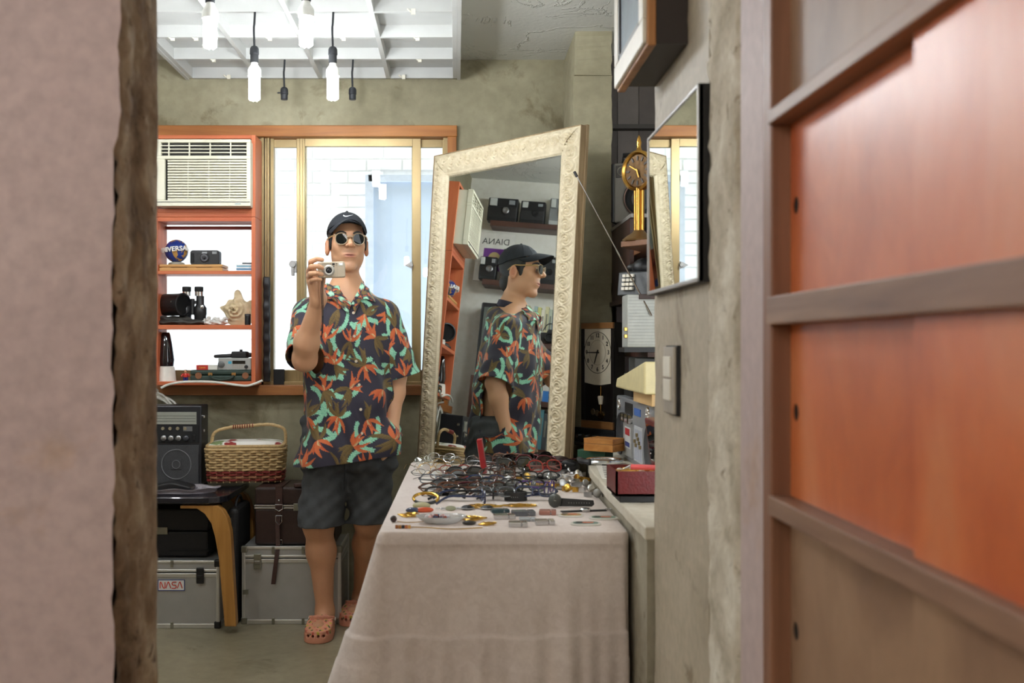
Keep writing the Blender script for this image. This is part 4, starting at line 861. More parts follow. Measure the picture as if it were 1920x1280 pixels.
# dark luggage under the bench
m_nyl = mat('black_nylon', (22, 21, 22), .6, 0, .2, 50, .3, 250)
bt_ = thing('storage_chest', (-1.33, 4.78, .292), 'black chest on top of the stickered case under the bench', 'chest')
MB().box(-1.5, PX(398, 4.7), 4.62, 4.9, .292, .40).build('body', m_nyl, bt_, bevel=.008); MB().box(-1.5, PX(398, 4.7), 4.62, 4.9, .403, .50).build('lid', m_nyl, bt_, bevel=.01); MB().box(-1.33, -1.25, 4.610, 4.622, .39, .42).build('clasp', m_met, bt_)
MB().box(PX(318, 4.62), PX(392, 4.62), 4.615, 4.622, .315, .322).build('seam_strip', m_blk2, bt_)
bb_ = thing('black_bag', (-.97, 4.76, 0), 'narrow black bag standing between the bench and the aluminium case', 'bag')
q0, q1 = -.995, -.945
MB().box(q0, q1, 4.62, 4.90, 0, .50).build('body', m_nyl, bb_, bevel=.02, seg=3); MB().tube(smooth_path([(q0+.025, 4.68, .49), (q0+.027, 4.70, .525), (q0+.025, 4.78, .535), (q0+.025, 4.84, .49)], 6), .006, 8).build('handle', m_nyl, bb_, smooth=True)
MB().box(q0+.01, q0+.035, 4.614, 4.622, .15, .17).build('buckle', m_chrome, bb_); MB().box(q0+.012, q0+.020, 4.615, 4.621, .02, .46).build('zip', m_met, bb_)

# ---------------------------------------------------------------- shelves on the left wall, seen in the leaning mirror
XSF = XL+.17; m_shw = wood('dark_walnut_board', (58, 36, 28), (92, 58, 44), 1, .45, 6)
def shelfboard(px, py, y0, y1, label):
    z = refl(px, py, X=XSF).z; o = MB().box(XL, XSF, y0, y1, z-.036, z).build('wall_shelf', m_shw, None, bevel=.002, label=label, cat='shelf'); rebase(o, (XL, (y0+y1)/2, z)); return z
def ry(px, py, X=XSF-.02): return refl(px, py, X=X).y
za = shelfboard(985, 417, 3.4, ry(920, 414), 'dark wall shelf carrying three instant cameras, topmost in the mirror')
zb2 = shelfboard(985, 529, 3.4, ry(905, 524), 'dark wall shelf behind the reflected cap, second from top')
zc_ = shelfboard(1020, 643, 3.4, ry(960, 640), 'dark wall shelf under the row of pale books in the mirror')
zd = shelfboard(1012, 752, 3.4, ry(960, 745), 'dark wall shelf with the blue box in the mirror')
ze = shelfboard(1008, 842, 3.4, ry(960, 835), 'lowest dark wall shelf seen in the mirror')
def instant(px0, px1, ztop_py, z, kind, label):
    y1_, y0_ = ry(px0, 415), ry(px1, 415); yc2 = (y0_+y1_)/2; w_ = abs(y1_-y0_); X = XSF-.06; h_ = refl((px0+px1)/2, ztop_py, X=X).z-z
    o = thing('instant_camera', (X, yc2, z), label, 'camera', group='instant cameras on the wall shelves'); A = T(X, yc2, z) @ RZ(math.pi/2)   # local -y faces +X
    m_a = m_blk if kind != 2 else mat('grey_camera_plastic', (120, 122, 122), .4)
    if kind == 1: MB(A).prism([(-.05, 0), (.05, 0), (.055, h_*.5), (.03, h_), (-.045, h_), (-.055, h_*.55)], -w_/2, w_/2, RY(math.pi/2) @ RZ(math.pi/2) if False else Matrix(((0, 0, 1, 0), (1, 0, 0, 0), (0, 1, 0, 0), (0, 0, 0, 1)))).build('body', m_a, o, bevel=.006)
    else:
        MB(A).box(-w_/2, w_/2, -.045, .045, 0, h_*.62).build('body', m_a, o, bevel=.006); MB(A).box(-w_/2, w_/2, -.03, .045, h_*.62, h_).build('upper_body', m_a, o, bevel=.006)
    MB(A).lathe([(.022, 0), (.022, .018), (.017, .020), (.015, .014), (0, .012)], 24, T(-w_*.12, -.045, h_*.45) @ RX(math.pi/2)).build('lens', mat('lens_ring', (150, 150, 152), .25, .8) if kind != 1 else m_blk2, o, smooth=True)
    MB(A).box(w_*.20, w_*.44, -.052, -.030, h_*.64, h_*.95).build('flash', mat('flash_pale', (200, 204, 200), .2, .2), o, bevel=.003); MB(A).box(-w_*.4, -w_*.2, -.05, -.03, h_*.72, h_*.9).build('viewfinder', mat('smoky_window', (150, 156, 160), .1, .3), o, bevel=.002)
    MB(A).box(-w_*.48, w_*.48, -.056, -.044, 0, h_*.16).build('film_slot', m_blk2 if kind != 2 else m_sil, o, bevel=.003)
    return o
instant(912, 968, 373, za, 0, 'black instant camera nearest the room corner on the top wall shelf'); instant(974, 1020, 380, za, 1, 'black wedge shaped instant camera in the middle of the top wall shelf'); instant(1028, 1066, 374, za, 2, 'grey instant camera at the mirror frame edge of the top wall shelf')
instant(908, 940, 483, zb2, 0, 'instant camera with pale flash in front of the white book'); instant(950, 1005, 470, zb2, 0, 'instant camera hidden behind the reflected cap'); instant(1018, 1054, 484, zb2, 1, 'dark instant camera at the right end of the second wall shelf')
bkv = thing('picture_book', (XL+.03, ry(926, 500), zb2), 'white picture book with a purple portrait panel standing on the wall shelf', 'book')
y1_, y0_ = ry(892, 480, XL+.06), ry(962, 480, XL+.06); hb = refl(926, 436, X=XL+.05).z-zb2; A = T(XL+.075, (y0_+y1_)/2, zb2) @ RZ(math.pi/2) @ RX(-.10)
wb_ = abs(y1_-y0_); MB(A).box(-wb_/2, wb_/2, 0, .014, 0, hb).build('cover', mat('book_white', (222, 220, 212), .5), bkv, bevel=.001)
pan = MB(A).box(-wb_*.30, wb_*.30, -.0012, .001, hb*.22, hb*.68).build('portrait_panel', mat('purple_print', (112, 56, 140), .5), bkv)
MB(A).ell((0, -.0012, hb*.47), (wb_*.17, .0012, hb*.14), 16, 8).build('hair_shape', mat('straw_print', (190, 172, 120), .6), pan); MB(A).ell((0, -.0022, hb*.42), (wb_*.10, .0012, hb*.11), 16, 8).build('face_shape', mat('peach_print', (206, 160, 136), .6), pan)
MB(A).text('DIANA', wb_*.24, .0005, T(0, -.001, hb*.82) @ RX(math.pi/2)).build('title', mat('dark_print', (50, 52, 46), .5), bkv)
# books
def book_row(pxs, pyt, z, cols_, what, X=XSF-.02, dark=False):
    y = ry(pxs[0], pyt); yend = ry(pxs[1], pyt); i = 0; n_ = len(cols_); step = (y-yend)/n_
    for i, (c, nm) in enumerate(cols_):
        h_ = refl((pxs[0]+pxs[1])/2, pyt, X=X).z-z+.012*math.sin(i*2.3); th = abs(step)*.94; yb = y-step*i-abs(step)*.97
        o = thing('book', (X, yb, z), '%s book, %s in the row of %s in the mirror' % (nm, ['first', 'second', 'third', 'fourth', 'fifth', 'sixth', 'seventh', 'eighth', 'ninth', 'tenth', 'eleventh'][i], what), 'book', group='books: '+what)
        MB().box(X-.13, X, yb, yb+th, z, z+h_).build('cover', mat('cover_%s_%d' % (what[:4], i), c, .6), o, bevel=.0012)
        MB().box(X-.125, X-.004, yb+.0015, yb+th-.0015, z+h_-.002, z+h_+.0004).build('pages', m_sw, o); MB().box(X, X+.0005, yb+th*.3, yb+th*.7, z+h_*.35, z+h_*.8).build('spine_print', mat('spine_grey', (110, 110, 100), .6), o)
pale = [((200, 198, 168), 'cream'), ((176, 178, 140), 'sage'), ((206, 206, 186), 'ivory'), ((150, 168, 166), 'blue-grey'), ((188, 186, 120), 'olive'), ((212, 208, 190), 'off-white'), ((196, 190, 150), 'straw'), ((170, 178, 160), 'pale green'), ((140, 154, 176), 'lilac'), ((206, 198, 140), 'yellow')]
book_row((980, 1052), 577, zc_, pale, 'pale books')
book_row((1004, 1046), 772, ze, [((190, 172, 70), 'yellow'), ((70, 120, 130), 'teal'), ((60, 64, 68), 'black'), ((130, 136, 132), 'grey'), ((46, 60, 62), 'dark green')], 'lowest shelf books')
y = ry(1030, 745, XSF-.01); o = MB().box(XSF-.10, XSF-.015, y-.045, y+.045, zd, zd+.07).build('blue_box', mat('blue_card', (40, 110, 180), .5), None, bevel=.001, label='small blue box on the wall shelf seen at the mirror edge', cat='box'); rebase(o, (XSF-.05, y, zd))
sl_ = thing('slr_camera', (XSF-.01, ry(1030, 640), zc_), 'black reflex camera in front of the pale books in the mirror', 'camera'); A = T(XSF-.005+.0, ry(1030, 640), zc_) @ RZ(math.pi/2) @ T(0, .03, 0)
MB(A).box(-.06, .06, -.03, .01, 0, .07).build('body', m_blk, sl_, bevel=.006); MB(A).prism([(-.022, .068), (.022, .068), (.013, .092), (-.013, .092)], -.028, .008, RX(math.pi/2) @ Matrix.Scale(-1, 4, (0, 0, 1))).build('prism_housing', m_blk, sl_, bevel=.003)
MB(A).lathe([(.030, 0), (.030, .03), (.026, .034), (.022, .026), (0, .022)], 24, T(0, -.03, .035) @ RX(math.pi/2)).build('lens', m_blk2, sl_, smooth=True); MB(A).tube(smooth_path([(-.058, -.01, .06), (-.03, -.02, .12), (.02, -.02, .125), (.058, -.01, .06)], 6), .003, 6).build('strap', m_blk2, sl_)
y = ry(918, 580); zz = refl(918, 568, X=XSF).z; mo = thing('dark_monitor', (XSF, y, zz-.26), 'dark small television partly hidden behind the reflected shoulder', 'television')
zt2 = zz; MB().box(XL+.02, XSF+.02, y-.17, y+.05, zc_-.25, zt2).build('case', m_blk, mo, bevel=.01); MB().box(XSF+.018, XSF+.023, y-.15, y+.03, zc_-.18, zt2-.03).build('screen', mat('dull_screen', (96, 104, 100), .2), mo); MB().box(XL+.02, XSF+.02, y-.19, y+.07, 0, zc_-.25).build('stand', m_shw, mo)
# ---------------------------------------------------------------- stone counter in the alcove on the right
ZK = .79; m_stone = concrete('worn_stone_top', [(176, 168, 150), (200, 192, 174), (214, 208, 194)], (150, 138, 116), .3, .5, 3, 40); m_stb = concrete('mortar_block', [(128, 120, 104), (150, 142, 124), (168, 160, 140)], (108, 98, 80), .5, .9, 3, 30)
kp = [(.428, 2.425), (.432, 3.0), (.448, 3.6), (.49, 3.95), (.56, 4.3), (.56, 4.64), (1.34, 4.64), (1.34, 2.425)]
ct_ = thing('stone_counter', (.9, 3.4, 0), 'stone topped masonry counter in the alcove beside the table', 'counter')
def dense(p, n=10):
    o = []
    for i in range(len(p)):
        a, b_ = p[i], p[(i+1) % len(p)]
        for k_ in range(n): o.append((a[0]+(b_[0]-a[0])*k_/n, a[1]+(b_[1]-a[1])*k_/n))
    return o
dp = dense(kp); dpr = [(x+.003*rn(x*9, y*14), y+.004*rn(y*8, x*31)) for x, y in dp]
MB().prism(dpr, ZK-.03, ZK).build('stone_top', m_stone, ct_, bevel=.004); MB().prism([(x+.006, y+.006 if y < 2.5 else y) for x, y in dp], 0, ZK-.03).build('base_block', m_stb, ct_)
# striped panel and dark cupboard at the back of the alcove
pn = thing('striped_panel', (1.0, 5.05, 1.7), 'grey panel of upright boards behind the alcove shelf', 'panel')
for i in range(7):
    x = .66+i*.10; g = [78, 112, 94, 104, 86, 108, 96][i]; MB().box(x, x+.099, 5.03, 5.06, 1.72, ZC).build('board', mat('grey_board_%d' % i, (g+8, g, g-4), .6), pn, bevel=.002)
MB().box(.66, 1.36, 4.97, 5.03, PZ(243, 5), PZ(235, 5)).build('ledge', mat('grey_ledge', (74, 70, 66), .6), pn)
m_cup = wood('reddish_cupboard', (48, 26, 18), (78, 44, 30), 2, .5, 5)
cu = thing('alcove_cupboard', (1.0, 4.5, ZK), 'open dark wooden cupboard with shelves at the back of the alcove', 'cupboard')
MB().box(.69, 1.34, 4.60, 4.63, ZK, 1.70).build('back_panel', m_cup, cu); MB().box(.675, .69, 4.15, 4.63, ZK+.60, 1.70).build('side_panel', m_cup, cu)
MB().box(.672, 1.34, 4.12, 5.02, 1.70, 1.715).build('top_board', mat('grey_laminate', (140, 136, 130), .4), cu, bevel=.001)
for z in (1.39, 1.18): MB().box(.66 if z > 1.3 else .69, 1.34, 3.85, 4.6, z-.018, z).build('shelf_board', m_cup, cu, bevel=.001)
zt_b = 1.575
MB().prism([(.585, 3.80), (.70, 3.66), (1.2, 3.66), (1.2, 4.6), (.69, 4.6), (.69, 4.0)], zt_b-.02, zt_b).build('corner_board', wood('corner_board_wood', (96, 60, 34), (130, 86, 52), 0, .4), cu, bevel=.002)
# radio on top
rc = thing('radio_cassette', (.76, 4.42, 1.715), 'grey and black radio cassette player on the top board of the alcove', 'radio'); A = T(.757, 4.42, 1.715) @ RZ(math.radians(-20))
MB(A).box(-.10, .22, -.03, .08, 0, .245).build('case', mat('grey_case', (126, 124, 118), .45, .1), rc, bevel=.006); MB(A).box(-.112, -.098, -.03, .08, 0, .245).build('side_cheek', m_blk, rc, bevel=.004)
MB(A).tube([(-.07, .02, .245), (-.07, .02, .285), (.2, .02, .285), (.2, .02, .245)], .010, 8).build('handle', m_blk, rc)
MB(A).lathe([(.075, 0), (.078, .008), (.070, .012), (.064, .004), (.02, -.006), (0, -.004)], 36, T(.02, -.03, .095) @ RX(math.pi/2)).build('speaker', m_blk2, rc, smooth=True)
MB(A).tube([(.02+.074*math.cos(a), -.042, .095+.074*math.sin(a)) for a in [2*math.pi*i/36 for i in range(36)]], .004, 6, True).build('speaker_ring', mat('brown_ring', (96, 78, 70), .3, .5), rc, smooth=True)
MB(A).box(-.09, -.04, -.036, -.03, .185, .235).build('tweeter_plate', mat('plate_grey', (84, 82, 80), .5), rc, bevel=.002); MB(A).tube([(-.065+.018*math.cos(a), -.037, .21+.018*math.sin(a)) for a in [2*math.pi*i/20 for i in range(20)]], .002, 6, True).build('tweeter_ring', m_met, rc)
# brass clock on a pillar
m_gold = mat('polished_brass', (196, 150, 74), .22, 1, .05)
gc = thing('brass_pillar_clock', (.644, 3.8, zt_b), 'brass pillar clock with round dark dial and pointed finial', 'clock'); A = T(.650, 3.80, zt_b) @ RZ(math.radians(-50))
MB(A).lathe([(.058, 0), (.06, .006), (.045, .018), (.026, .030), (.018, .040)], 28).build('base', mat('aged_brass', (150, 120, 80), .35, .9), gc, smooth=True)
for i in range(4):
    a = i*math.pi/2+.4; MB(A).cyl((.011*math.cos(a), .011*math.sin(a), .035), (.011*math.cos(a), .011*math.sin(a), .19), .0085, n=12).build('column', m_gold, gc, smooth=True)
zd_ = PZ(320, 3.8)-zt_b; B = A @ T(0, 0, zd_) @ RX(math.pi/2)
MB(B).lathe([(.0, -.030), (.060, -.030), (.070, -.020), (.073, 0), (.072, .012), (.064, .018), (.058, .012), (.056, .006)], 40).build('case', m_gold, gc, smooth=True)
dl = MB(B).lathe([(0, .008), (.057, .008)], 36).build('dial', mat('bronze_dial', (92, 66, 34), .3, .7), gc)
for i in range(12):
    a = i*math.pi/6; MB(B).box(.036, .052, -.003, .003, .009, .0105, RZ(a)).build('hour_mark', mat('dial_mark', (40, 28, 16), .5), dl)
MB(B).box(-.002, .002, -.006, .040, .011, .0125, RZ(math.radians(60))).build('hand', m_gold, gc); MB(B).box(-.0025, .0025, -.006, .028, .012, .0135, RZ(math.radians(200))).build('hand', m_gold, gc)
MB(A).lathe([(.016, zd_+.066), (.010, zd_+.074), (.007, zd_+.086), (.009, zd_+.100), (.005, zd_+.118), (0, zd_+.128)], 16).build('finial', m_gold, gc, smooth=True)
# keypad phone, black dome
ph_ = thing('keypad_phone', (.68, 4.0, 1.39), 'dark push-button telephone with pale keys in the alcove cupboard', 'telephone'); A = T(.675, 3.98, 1.39) @ RZ(math.radians(-35))
MB(A).prism([(-.05, 0), (.06, 0), (.06, .10), (-.035, .088)], -.06, .10, Matrix(((0, 0, 1, 0), (1, 0, 0, 0), (0, 1, 0, 0), (0, 0, 0, 1)))).build('body', mat('dark_grey_plastic', (44, 46, 46), .4), ph_, bevel=.004)
for i in range(3):
    for j in range(4): MB(A).box(-.038+i*.016, -.026+i*.016, -.056+.0035*j-.004, -.044+.003*j, .020+j*.016, .031+j*.016).build('key', m_sw, ph_, bevel=.001)
def fdome(p): return sm(elp(p, (.705, 4.0, 1.498), (.045, .04, .035)), cone(p, (.66, 4.05, 1.50), (.75, 3.95, 1.505), .014, .014), .02)
soft('handset', fdome, (.63, 3.9, 1.45), (.78, 4.1, 1.55), .003, m_blk, parent=ph_)
# pale ribbed cabinet door with brass hinges and its antenna
gb = thing('grey_radio_box', (.67, 3.85, 1.18), 'pale grey ribbed box with brass hinges and a long aerial', 'radio'); g0, g1, gy = PX(1176, 3.86), PX(1260, 3.86), 3.86; gz0, gz1 = 1.198, PZ(552, 3.86)
MB().box(g0, g1, gy, gy+.12, gz0, gz1).build('case', mat('pale_grey_metal', (176, 178, 172), .4, .1), gb, bevel=.003)
for i in range(16): MB().box(g0+.004, g1, gy-.0012, gy, gz0+.008+i*.0115, gz0+.0095+i*.0115).build('rib', mat('rib_grey', (150, 152, 146), .4), gb)
for py in (617, 630): c = P(1173, py, gy); MB().box(c.x-.006, c.x+.006, gy-.006, gy+.004, c.z-.007, c.z+.007).build('hinge', m_gold, gb, bevel=.002)
MB().box(g0-.01, g1, gy-.0, gy+.14, 1.1805, 1.198).build('foot', m_blk, gb)
a0, a1 = P(1222, 592, 3.845), P(1077, 322, 4.02); MB().tube([a0, a0.lerp(a1, .45), a0.lerp(a1, .45), a0.lerp(a1, .97)], [.0032, .0032, .0024, .002], 8).build('aerial', m_chrome, gb, smooth=True); MB().tube([a0.lerp(a1, .965), a1], .0055, 8).build('aerial_tip', m_blk, gb)
# pendulum clock standing on the amplifier
pk = Matrix.Translation((.617, 4.2, .872)) @ RZ(math.radians(-58)); WC, DC, HCk = .20, .061, .425
pc_ = thing('pendulum_clock', None, 'dark wooden pendulum clock with cream dial standing in the alcove', 'clock', M=pk); m_cw = wood('golden_veneer', (110, 74, 40), (150, 106, 62), 0, .35); m_ebo = mat('ebony', (20, 16, 15), .3)
MB(pk).box(-WC, 0, .006, DC, 0, HCk).build('case', m_ebo, pc_, bevel=.002)
for z0_, z1_ in ((0, .03), (HCk-.024, HCk)): MB(pk).box(-WC, -.001, -.002, .008, z0_, z1_).build('front_band', m_cw, pc_, bevel=.001)
for x0_, x1_ in ((-WC, -WC+.018), (-.014, -.0005)): MB(pk).box(x0_, x1_, -.001, .007, .03, HCk-.024).build('front_stile', m_ebo, pc_, bevel=.001)
zd0 = .175
MB(pk).prism([(-WC+.018, zd0+.008), (-WC/2-.02, zd0), (-WC/2+.02, zd0), (-.014, zd0+.008), (-.014, HCk-.024), (-WC+.018, HCk-.024)], -.0055, -.003, RX(math.pi/2)).build('dial_plate', mat('cream_dial', (196, 188, 168), .5), pc_)
cxk, czk, rk = -WC/2, .305, .083
dr = MB(pk).tube([(cxk+rk*math.cos(a), .0025, czk+rk*math.sin(a)) for a in [2*math.pi*i/48 for i in range(48)]], .0012, 6, True).build('dial_ring', m_ebo, pc_)
MB(pk).tube([(cxk+rk*.6*math.cos(a), .0026, czk+rk*.6*math.sin(a)) for a in [2*math.pi*i/40 for i in range(40)]], .0006, 5, True).build('inner_ring', mat('ring_brown', (120, 108, 90), .5), pc_)
for i in range(1, 13):
    a = math.pi/2-i*math.pi/6; MB(pk).text(str(i), .024, .0004, T(cxk+rk*.82*math.cos(a), .0024, czk+rk*.82*math.sin(a)) @ RX(math.pi/2), bold=.0004).build('numeral', m_ebo, pc_)
def hand(deg, L, w_, nm):
    B = pk @ T(cxk, .0015, czk) @ RX(math.pi/2) @ RZ(-math.radians(deg)); MB(B).prism([(-w_, -.012), (w_, -.012), (w_*.7, L*.8), (0, L), (-w_*.7, L*.8)], 0, .001).build(nm, m_ebo, pc_)
hand(270, rk*.92, .0028, 'minute_hand'); hand(202, rk*.62, .0036, 'hour_hand'); MB(pk).lathe([(.005, 0), (.004, .003), (0, .004)], 14, T(cxk, .001, czk) @ RX(math.pi/2)).build('hub', m_ebo, pc_)
MB(pk).lathe([(.008, 0), (.013, .03), (.010, .034)], 16, T(cxk+.02, .003, .098)).build('pendulum_weight', m_crm, pc_, smooth=True); MB(pk).cyl((cxk+.02, .003, .06), (cxk+.02, .003, .17), .0012, n=6).build('pendulum_rod', m_gold, pc_)
MB(pk).lathe([(.016, -.002), (.016, .002)], 20, T(cxk+.02, .004, .055) @ RX(math.pi/2)).build('pendulum_bob', m_gold, pc_)
for i in range(3): MB(pk).lathe([(.012, -.002), (.013, 0), (.012, .002)], 16, T(cxk-.03+i*.026, .004, .066-.004*i) @ RX(math.pi/2)).build('ornament_disc', mat('tarnish', (110, 96, 76), .4, .5), pc_, smooth=True)
am_ = thing('amplifier', (.62, 4.22, ZK), 'flat black amplifier with chrome front under the pendulum clock', 'amplifier'); A = T(.617, 4.2, ZK) @ RZ(math.radians(-58))
MB(A).box(-.23, .02, -.012, .16, .006, .081).build('case', m_blk, am_, bevel=.003)
for i in range(5): MB(A).lathe([(.010, 0), (.009, .012), (0, .012)], 16, T(-.2+i*.045, -.012, .048) @ RX(math.pi/2)).build('knob', m_chrome, am_, smooth=True)
MB(A).box(-.228, .018, -.015, -.011, .012, .022).build('trim_strip', m_steel, am_)
for x in (-.2, 0): MB(A).box(x-.012, x+.012, 0, .03, 0, .008).build('foot', m_blk2, am_)
# boxes, magnifier, paper
A = T(PX(1118, 3.93), 3.93, ZK) @ RZ(math.radians(-32)); o = MB(A).box(-.06, .05, -.035, .04, 0, .032).build('green_box', mat('green_card', (26, 70, 48), .5), None, bevel=.002, label='dark green box under the orange wooden box on the counter', cat='box'); rebase(o, A.to_translation())
ob = thing('orange_wood_box', (PX(1136, 3.9), 3.9, ZK+.033), 'orange wooden box resting across the green box on the counter', 'box'); A = T(PX(1134, 3.9), 3.88, ZK+.0325) @ RZ(math.radians(-38)); m_owb = wood('honey_box_wood', (166, 104, 44), (200, 140, 72), 0, .4)
MB(A).box(-.065, .055, -.045, .05, 0, .026).build('base', m_owb, ob, bevel=.001); MB(A).box(-.065, .055, -.045, .05, .027, .046).build('lid', m_owb, ob, bevel=.001)
mg = thing('magnifying_glass', (PX(1125, 3.72), 3.72, ZK), 'round magnifying glass with black handle lying on the counter', 'magnifier'); c = (PX(1132, 3.74), 3.74)
MB().tube([(c[0]+.062*math.cos(a), c[1]+.062*math.sin(a), ZK+.010) for a in [2*math.pi*i/40 for i in range(40)]], .008, 8, True).build('rim', m_chrome, mg, smooth=True); MB().lathe([(0, .002), (.058, 0), (.058, .006), (.03, .011), (0, .013)], 32, T(c[0], c[1], ZK+.004)).build('lens', glassm('magnifier_glass', (.9, .92, .9), 1.2, 0, .15, (.5, .5, .46)), mg, smooth=True)
MB().tube(smooth_path([(c[0]-.05, c[1]-.04, ZK+.010), (c[0]-.075, c[1]-.02, ZK+.011), (c[0]-.082, c[1]+.05, ZK+.011)], 6), [.010+.002*math.sin(i) for i in range(13)], 8).build('handle', m_blk, mg, smooth=True)
pa = thing('checked_paper', (PX(1150, 3.45), 3.5, ZK), 'white paper with dark ticks spread on the counter edge', 'paper'); k = MB(); k.add([(.45, 3.3, ZK+.001), (.56, 3.25, ZK+.001), (.60, 3.85, ZK+.001), (.50, 3.9, ZK+.001)], [(0, 1, 2, 3)]); k.build('sheet', mat('paper_white', (214, 208, 196), .8), pa, solid=.001)
for i in range(9): MB().box(.465+i*.006, .485+i*.006, 3.34+i*.055, 3.352+i*.055, ZK+.0017, ZK+.0022).build('tick', m_blk2, pa)
# boombox
bo = thing('boombox', (.70, 3.7, ZK), 'silver boombox facing the table with cassette door and round speakers', 'boombox'); X = .615; m_bs = mat('boombox_silver', (150, 152, 156), .35, .35, .05, 20)
MB().box(X, X+.16, 3.25, 4.10, ZK, 1.015).build('case', m_bs, bo, bevel=.006)
def disc(y, z, r, m, nm, pr=.004, X=X): return MB().lathe([(r, 0), (r, pr), (r*.93, pr+.002), (r*.85, pr*.3), (0, pr*.3)], 36, T(X, y, z) @ RY(-math.pi/2)).build(nm, m, bo, smooth=True)
disc(4.0, .875, .078, mat('speaker_dark', (58, 58, 60), .6), 'speaker'); disc(3.40, .875, .078, mat('speaker_dark', (58, 58, 60), .6), 'speaker'); disc(4.02, .985, .022, m_chrome, 'tweeter'); disc(3.42, .985, .022, m_chrome, 'tweeter')
def plate(y0, y1, z0, z1, m, nm, pr=.003): return MB().box(X-pr, X+.001, y0, y1, z0, z1).build(nm, m, bo, bevel=.001)
plate(3.72, 3.88, .96, 1.0, m_blk, 'display'); plate(3.56, 3.68, .965, .99, mat('blue_label', (60, 100, 170), .5), 'label'); plate(3.72, 3.90, .81, .93, m_sil, 'cassette_door', .006)
plate(3.74, 3.86, .84, .915, mat('sticker_pale', (206, 208, 206), .5), 'sticker', .0066); plate(3.75, 3.85, .885, .91, mat('sticker_crimson', (170, 40, 44), .5), 'sticker_band', .0072); plate(3.75, 3.85, .845, .862, mat('sticker_navy', (40, 60, 120), .5), 'sticker_band', .0072)
plate(3.52, 3.68, .81, .93, mat('equaliser_panel', (190, 192, 194), .4), 'equaliser')
for i in range(7): plate(3.53+i*.021, 3.533+i*.021, .815, .92, mat('blue_grid', (90, 104, 150), .5), 'grid_line', .0036)
for i in range(6): plate(3.535+i*.021, 3.549+i*.021, .86+.012*((i*5) % 4), .872+.012*((i*5) % 4), mat('brass_slider', (150, 134, 96), .4, .5), 'slider', .010)
for i, y in enumerate((3.90, 3.83, 3.74)): MB().lathe([(.017, 0), (.016, .016), (0, .017)], 20, T(X, y, .945) @ RY(-math.pi/2)).build('knob', m_chrome, bo, smooth=True)
# cream machine on its board, black gadget behind
o = MB().box(.60, .80, 3.28, 3.62, 1.016, 1.053).build('tan_board', mat('tan_board', (206, 170, 116), .55), None, bevel=.002, label='thick tan board lying on top of the boombox', cat='board'); rebase(o, (.7, 3.45, 1.016))
cm = thing('cream_machine', (.68, 3.5, 1.053), 'cream plastic desk machine with sloping key deck on the boombox', 'office machine'); m_cr = mat('yellowed_plastic', (214, 200, 150), .4)
MB().prism([(3.27, 1.0535), (3.86, 1.0535), (3.83, 1.088), (3.62, 1.112), (3.27, 1.155)], .575, .80, Matrix(((0, 0, 1, 0), (1, 0, 0, 0), (0, 1, 0, 0), (0, 0, 0, 1)))).build('body', m_cr, cm, bevel=.006)
for i in range(4):
    for j in range(3): MB().box(.60+j*.05, .635+j*.05, 3.36+i*.065, 3.40+i*.065, 1.14-.0072*i, 1.151-.0075*i).build('key', m_sw, cm, bevel=.002)
bg_ = thing('black_adapter', (.68, 4.0, 1.018), 'stacked black gadget behind the cream machine', 'gadget')
MB().box(.64, .80, 3.90, 4.08, 1.016, 1.10).build('lower_block', m_blk, bg_, bevel=.004); MB().box(.655, .80, 3.93, 4.06, 1.10, 1.16).build('upper_block', mat('grey_block', (70, 72, 72), .4), bg_, bevel=.004); MB().box(.70, .71, 3.94, 4.0, 1.16, 1.1615).build('stub', m_blk, bg_)
# maroon jewellery box
jb = thing('jewellery_box', (.465, 2.88, ZK), 'open maroon jewellery box with yellow lining on the counter', 'jewellery box'); m_mar = mat('maroon_leatherette', (98, 22, 24), .35, 0, .15, 60, .25, 150); m_yel = mat('ochre_velvet', (196, 142, 54), .8)
jx0, jx1, jy0, jy1 = .418, .548, 2.80, 2.97; z0_ = ZK+.018
MB().box(jx0+.012, jx1-.012, jy0+.01, jy1-.01, ZK, z0_).build('plinth', m_blk, jb, bevel=.002)
k = MB(); k.box(jx0, jx1, jy0, jy1, z0_, z0_+.006); k.box(jx0, jx1, jy0, jy0+.006, z0_, z0_+.065); k.box(jx0, jx1, jy1-.006, jy1, z0_, z0_+.065); k.box(jx0, jx0+.006, jy0, jy1, z0_, z0_+.065); k.box(jx1-.006, jx1, jy0, jy1, z0_, z0_+.065); k.build('tray', m_mar, jb)
MB().box(jx0+.006, jx1-.006, jy0+.006, jy1-.006, z0_+.02, z0_+.052).build('lining', m_yel, jb)
A = T(jx1-.003, 0, z0_+.066) @ RY(math.radians(-8)); MB(A).box(-.004, .022, jy0, jy1, 0, .13).build('lid', m_mar, jb, bevel=.003)
MB(A).add([(-.0047, jy0+.015, .015), (-.0047, jy1-.015, .015), (-.0047, jy1-.015, .115), (-.0047, jy0+.015, .115)], [(0, 1, 2, 3)]).build('lid_mirror', m_mir, jb)
for i in range(7): MB().ell((jx0+.03+.018*i % .09, jy0+.03+.02*i, z0_+.056), (.008, .006, .004), 10, 6).build('trinket', m_crm if i % 2 else m_gold, jb, smooth=True)
sc = thing('pink_tool', (.47, 2.93, z0_+.066), 'small tool with pink handles lying in the jewellery box', 'tool'); MB().tube([(jx0+.05, 2.86, z0_+.070), (jx1-.01, 2.83, z0_+.071)], .0075, 8).build('handle', mat('pink_grip', (222, 96, 96), .4), sc, smooth=True); MB().tube([(jx0+.05, 2.86, z0_+.070), (jx0+.028, 2.866, z0_+.062)], [.007, .002], 8).build('tip', m_chrome, sc)
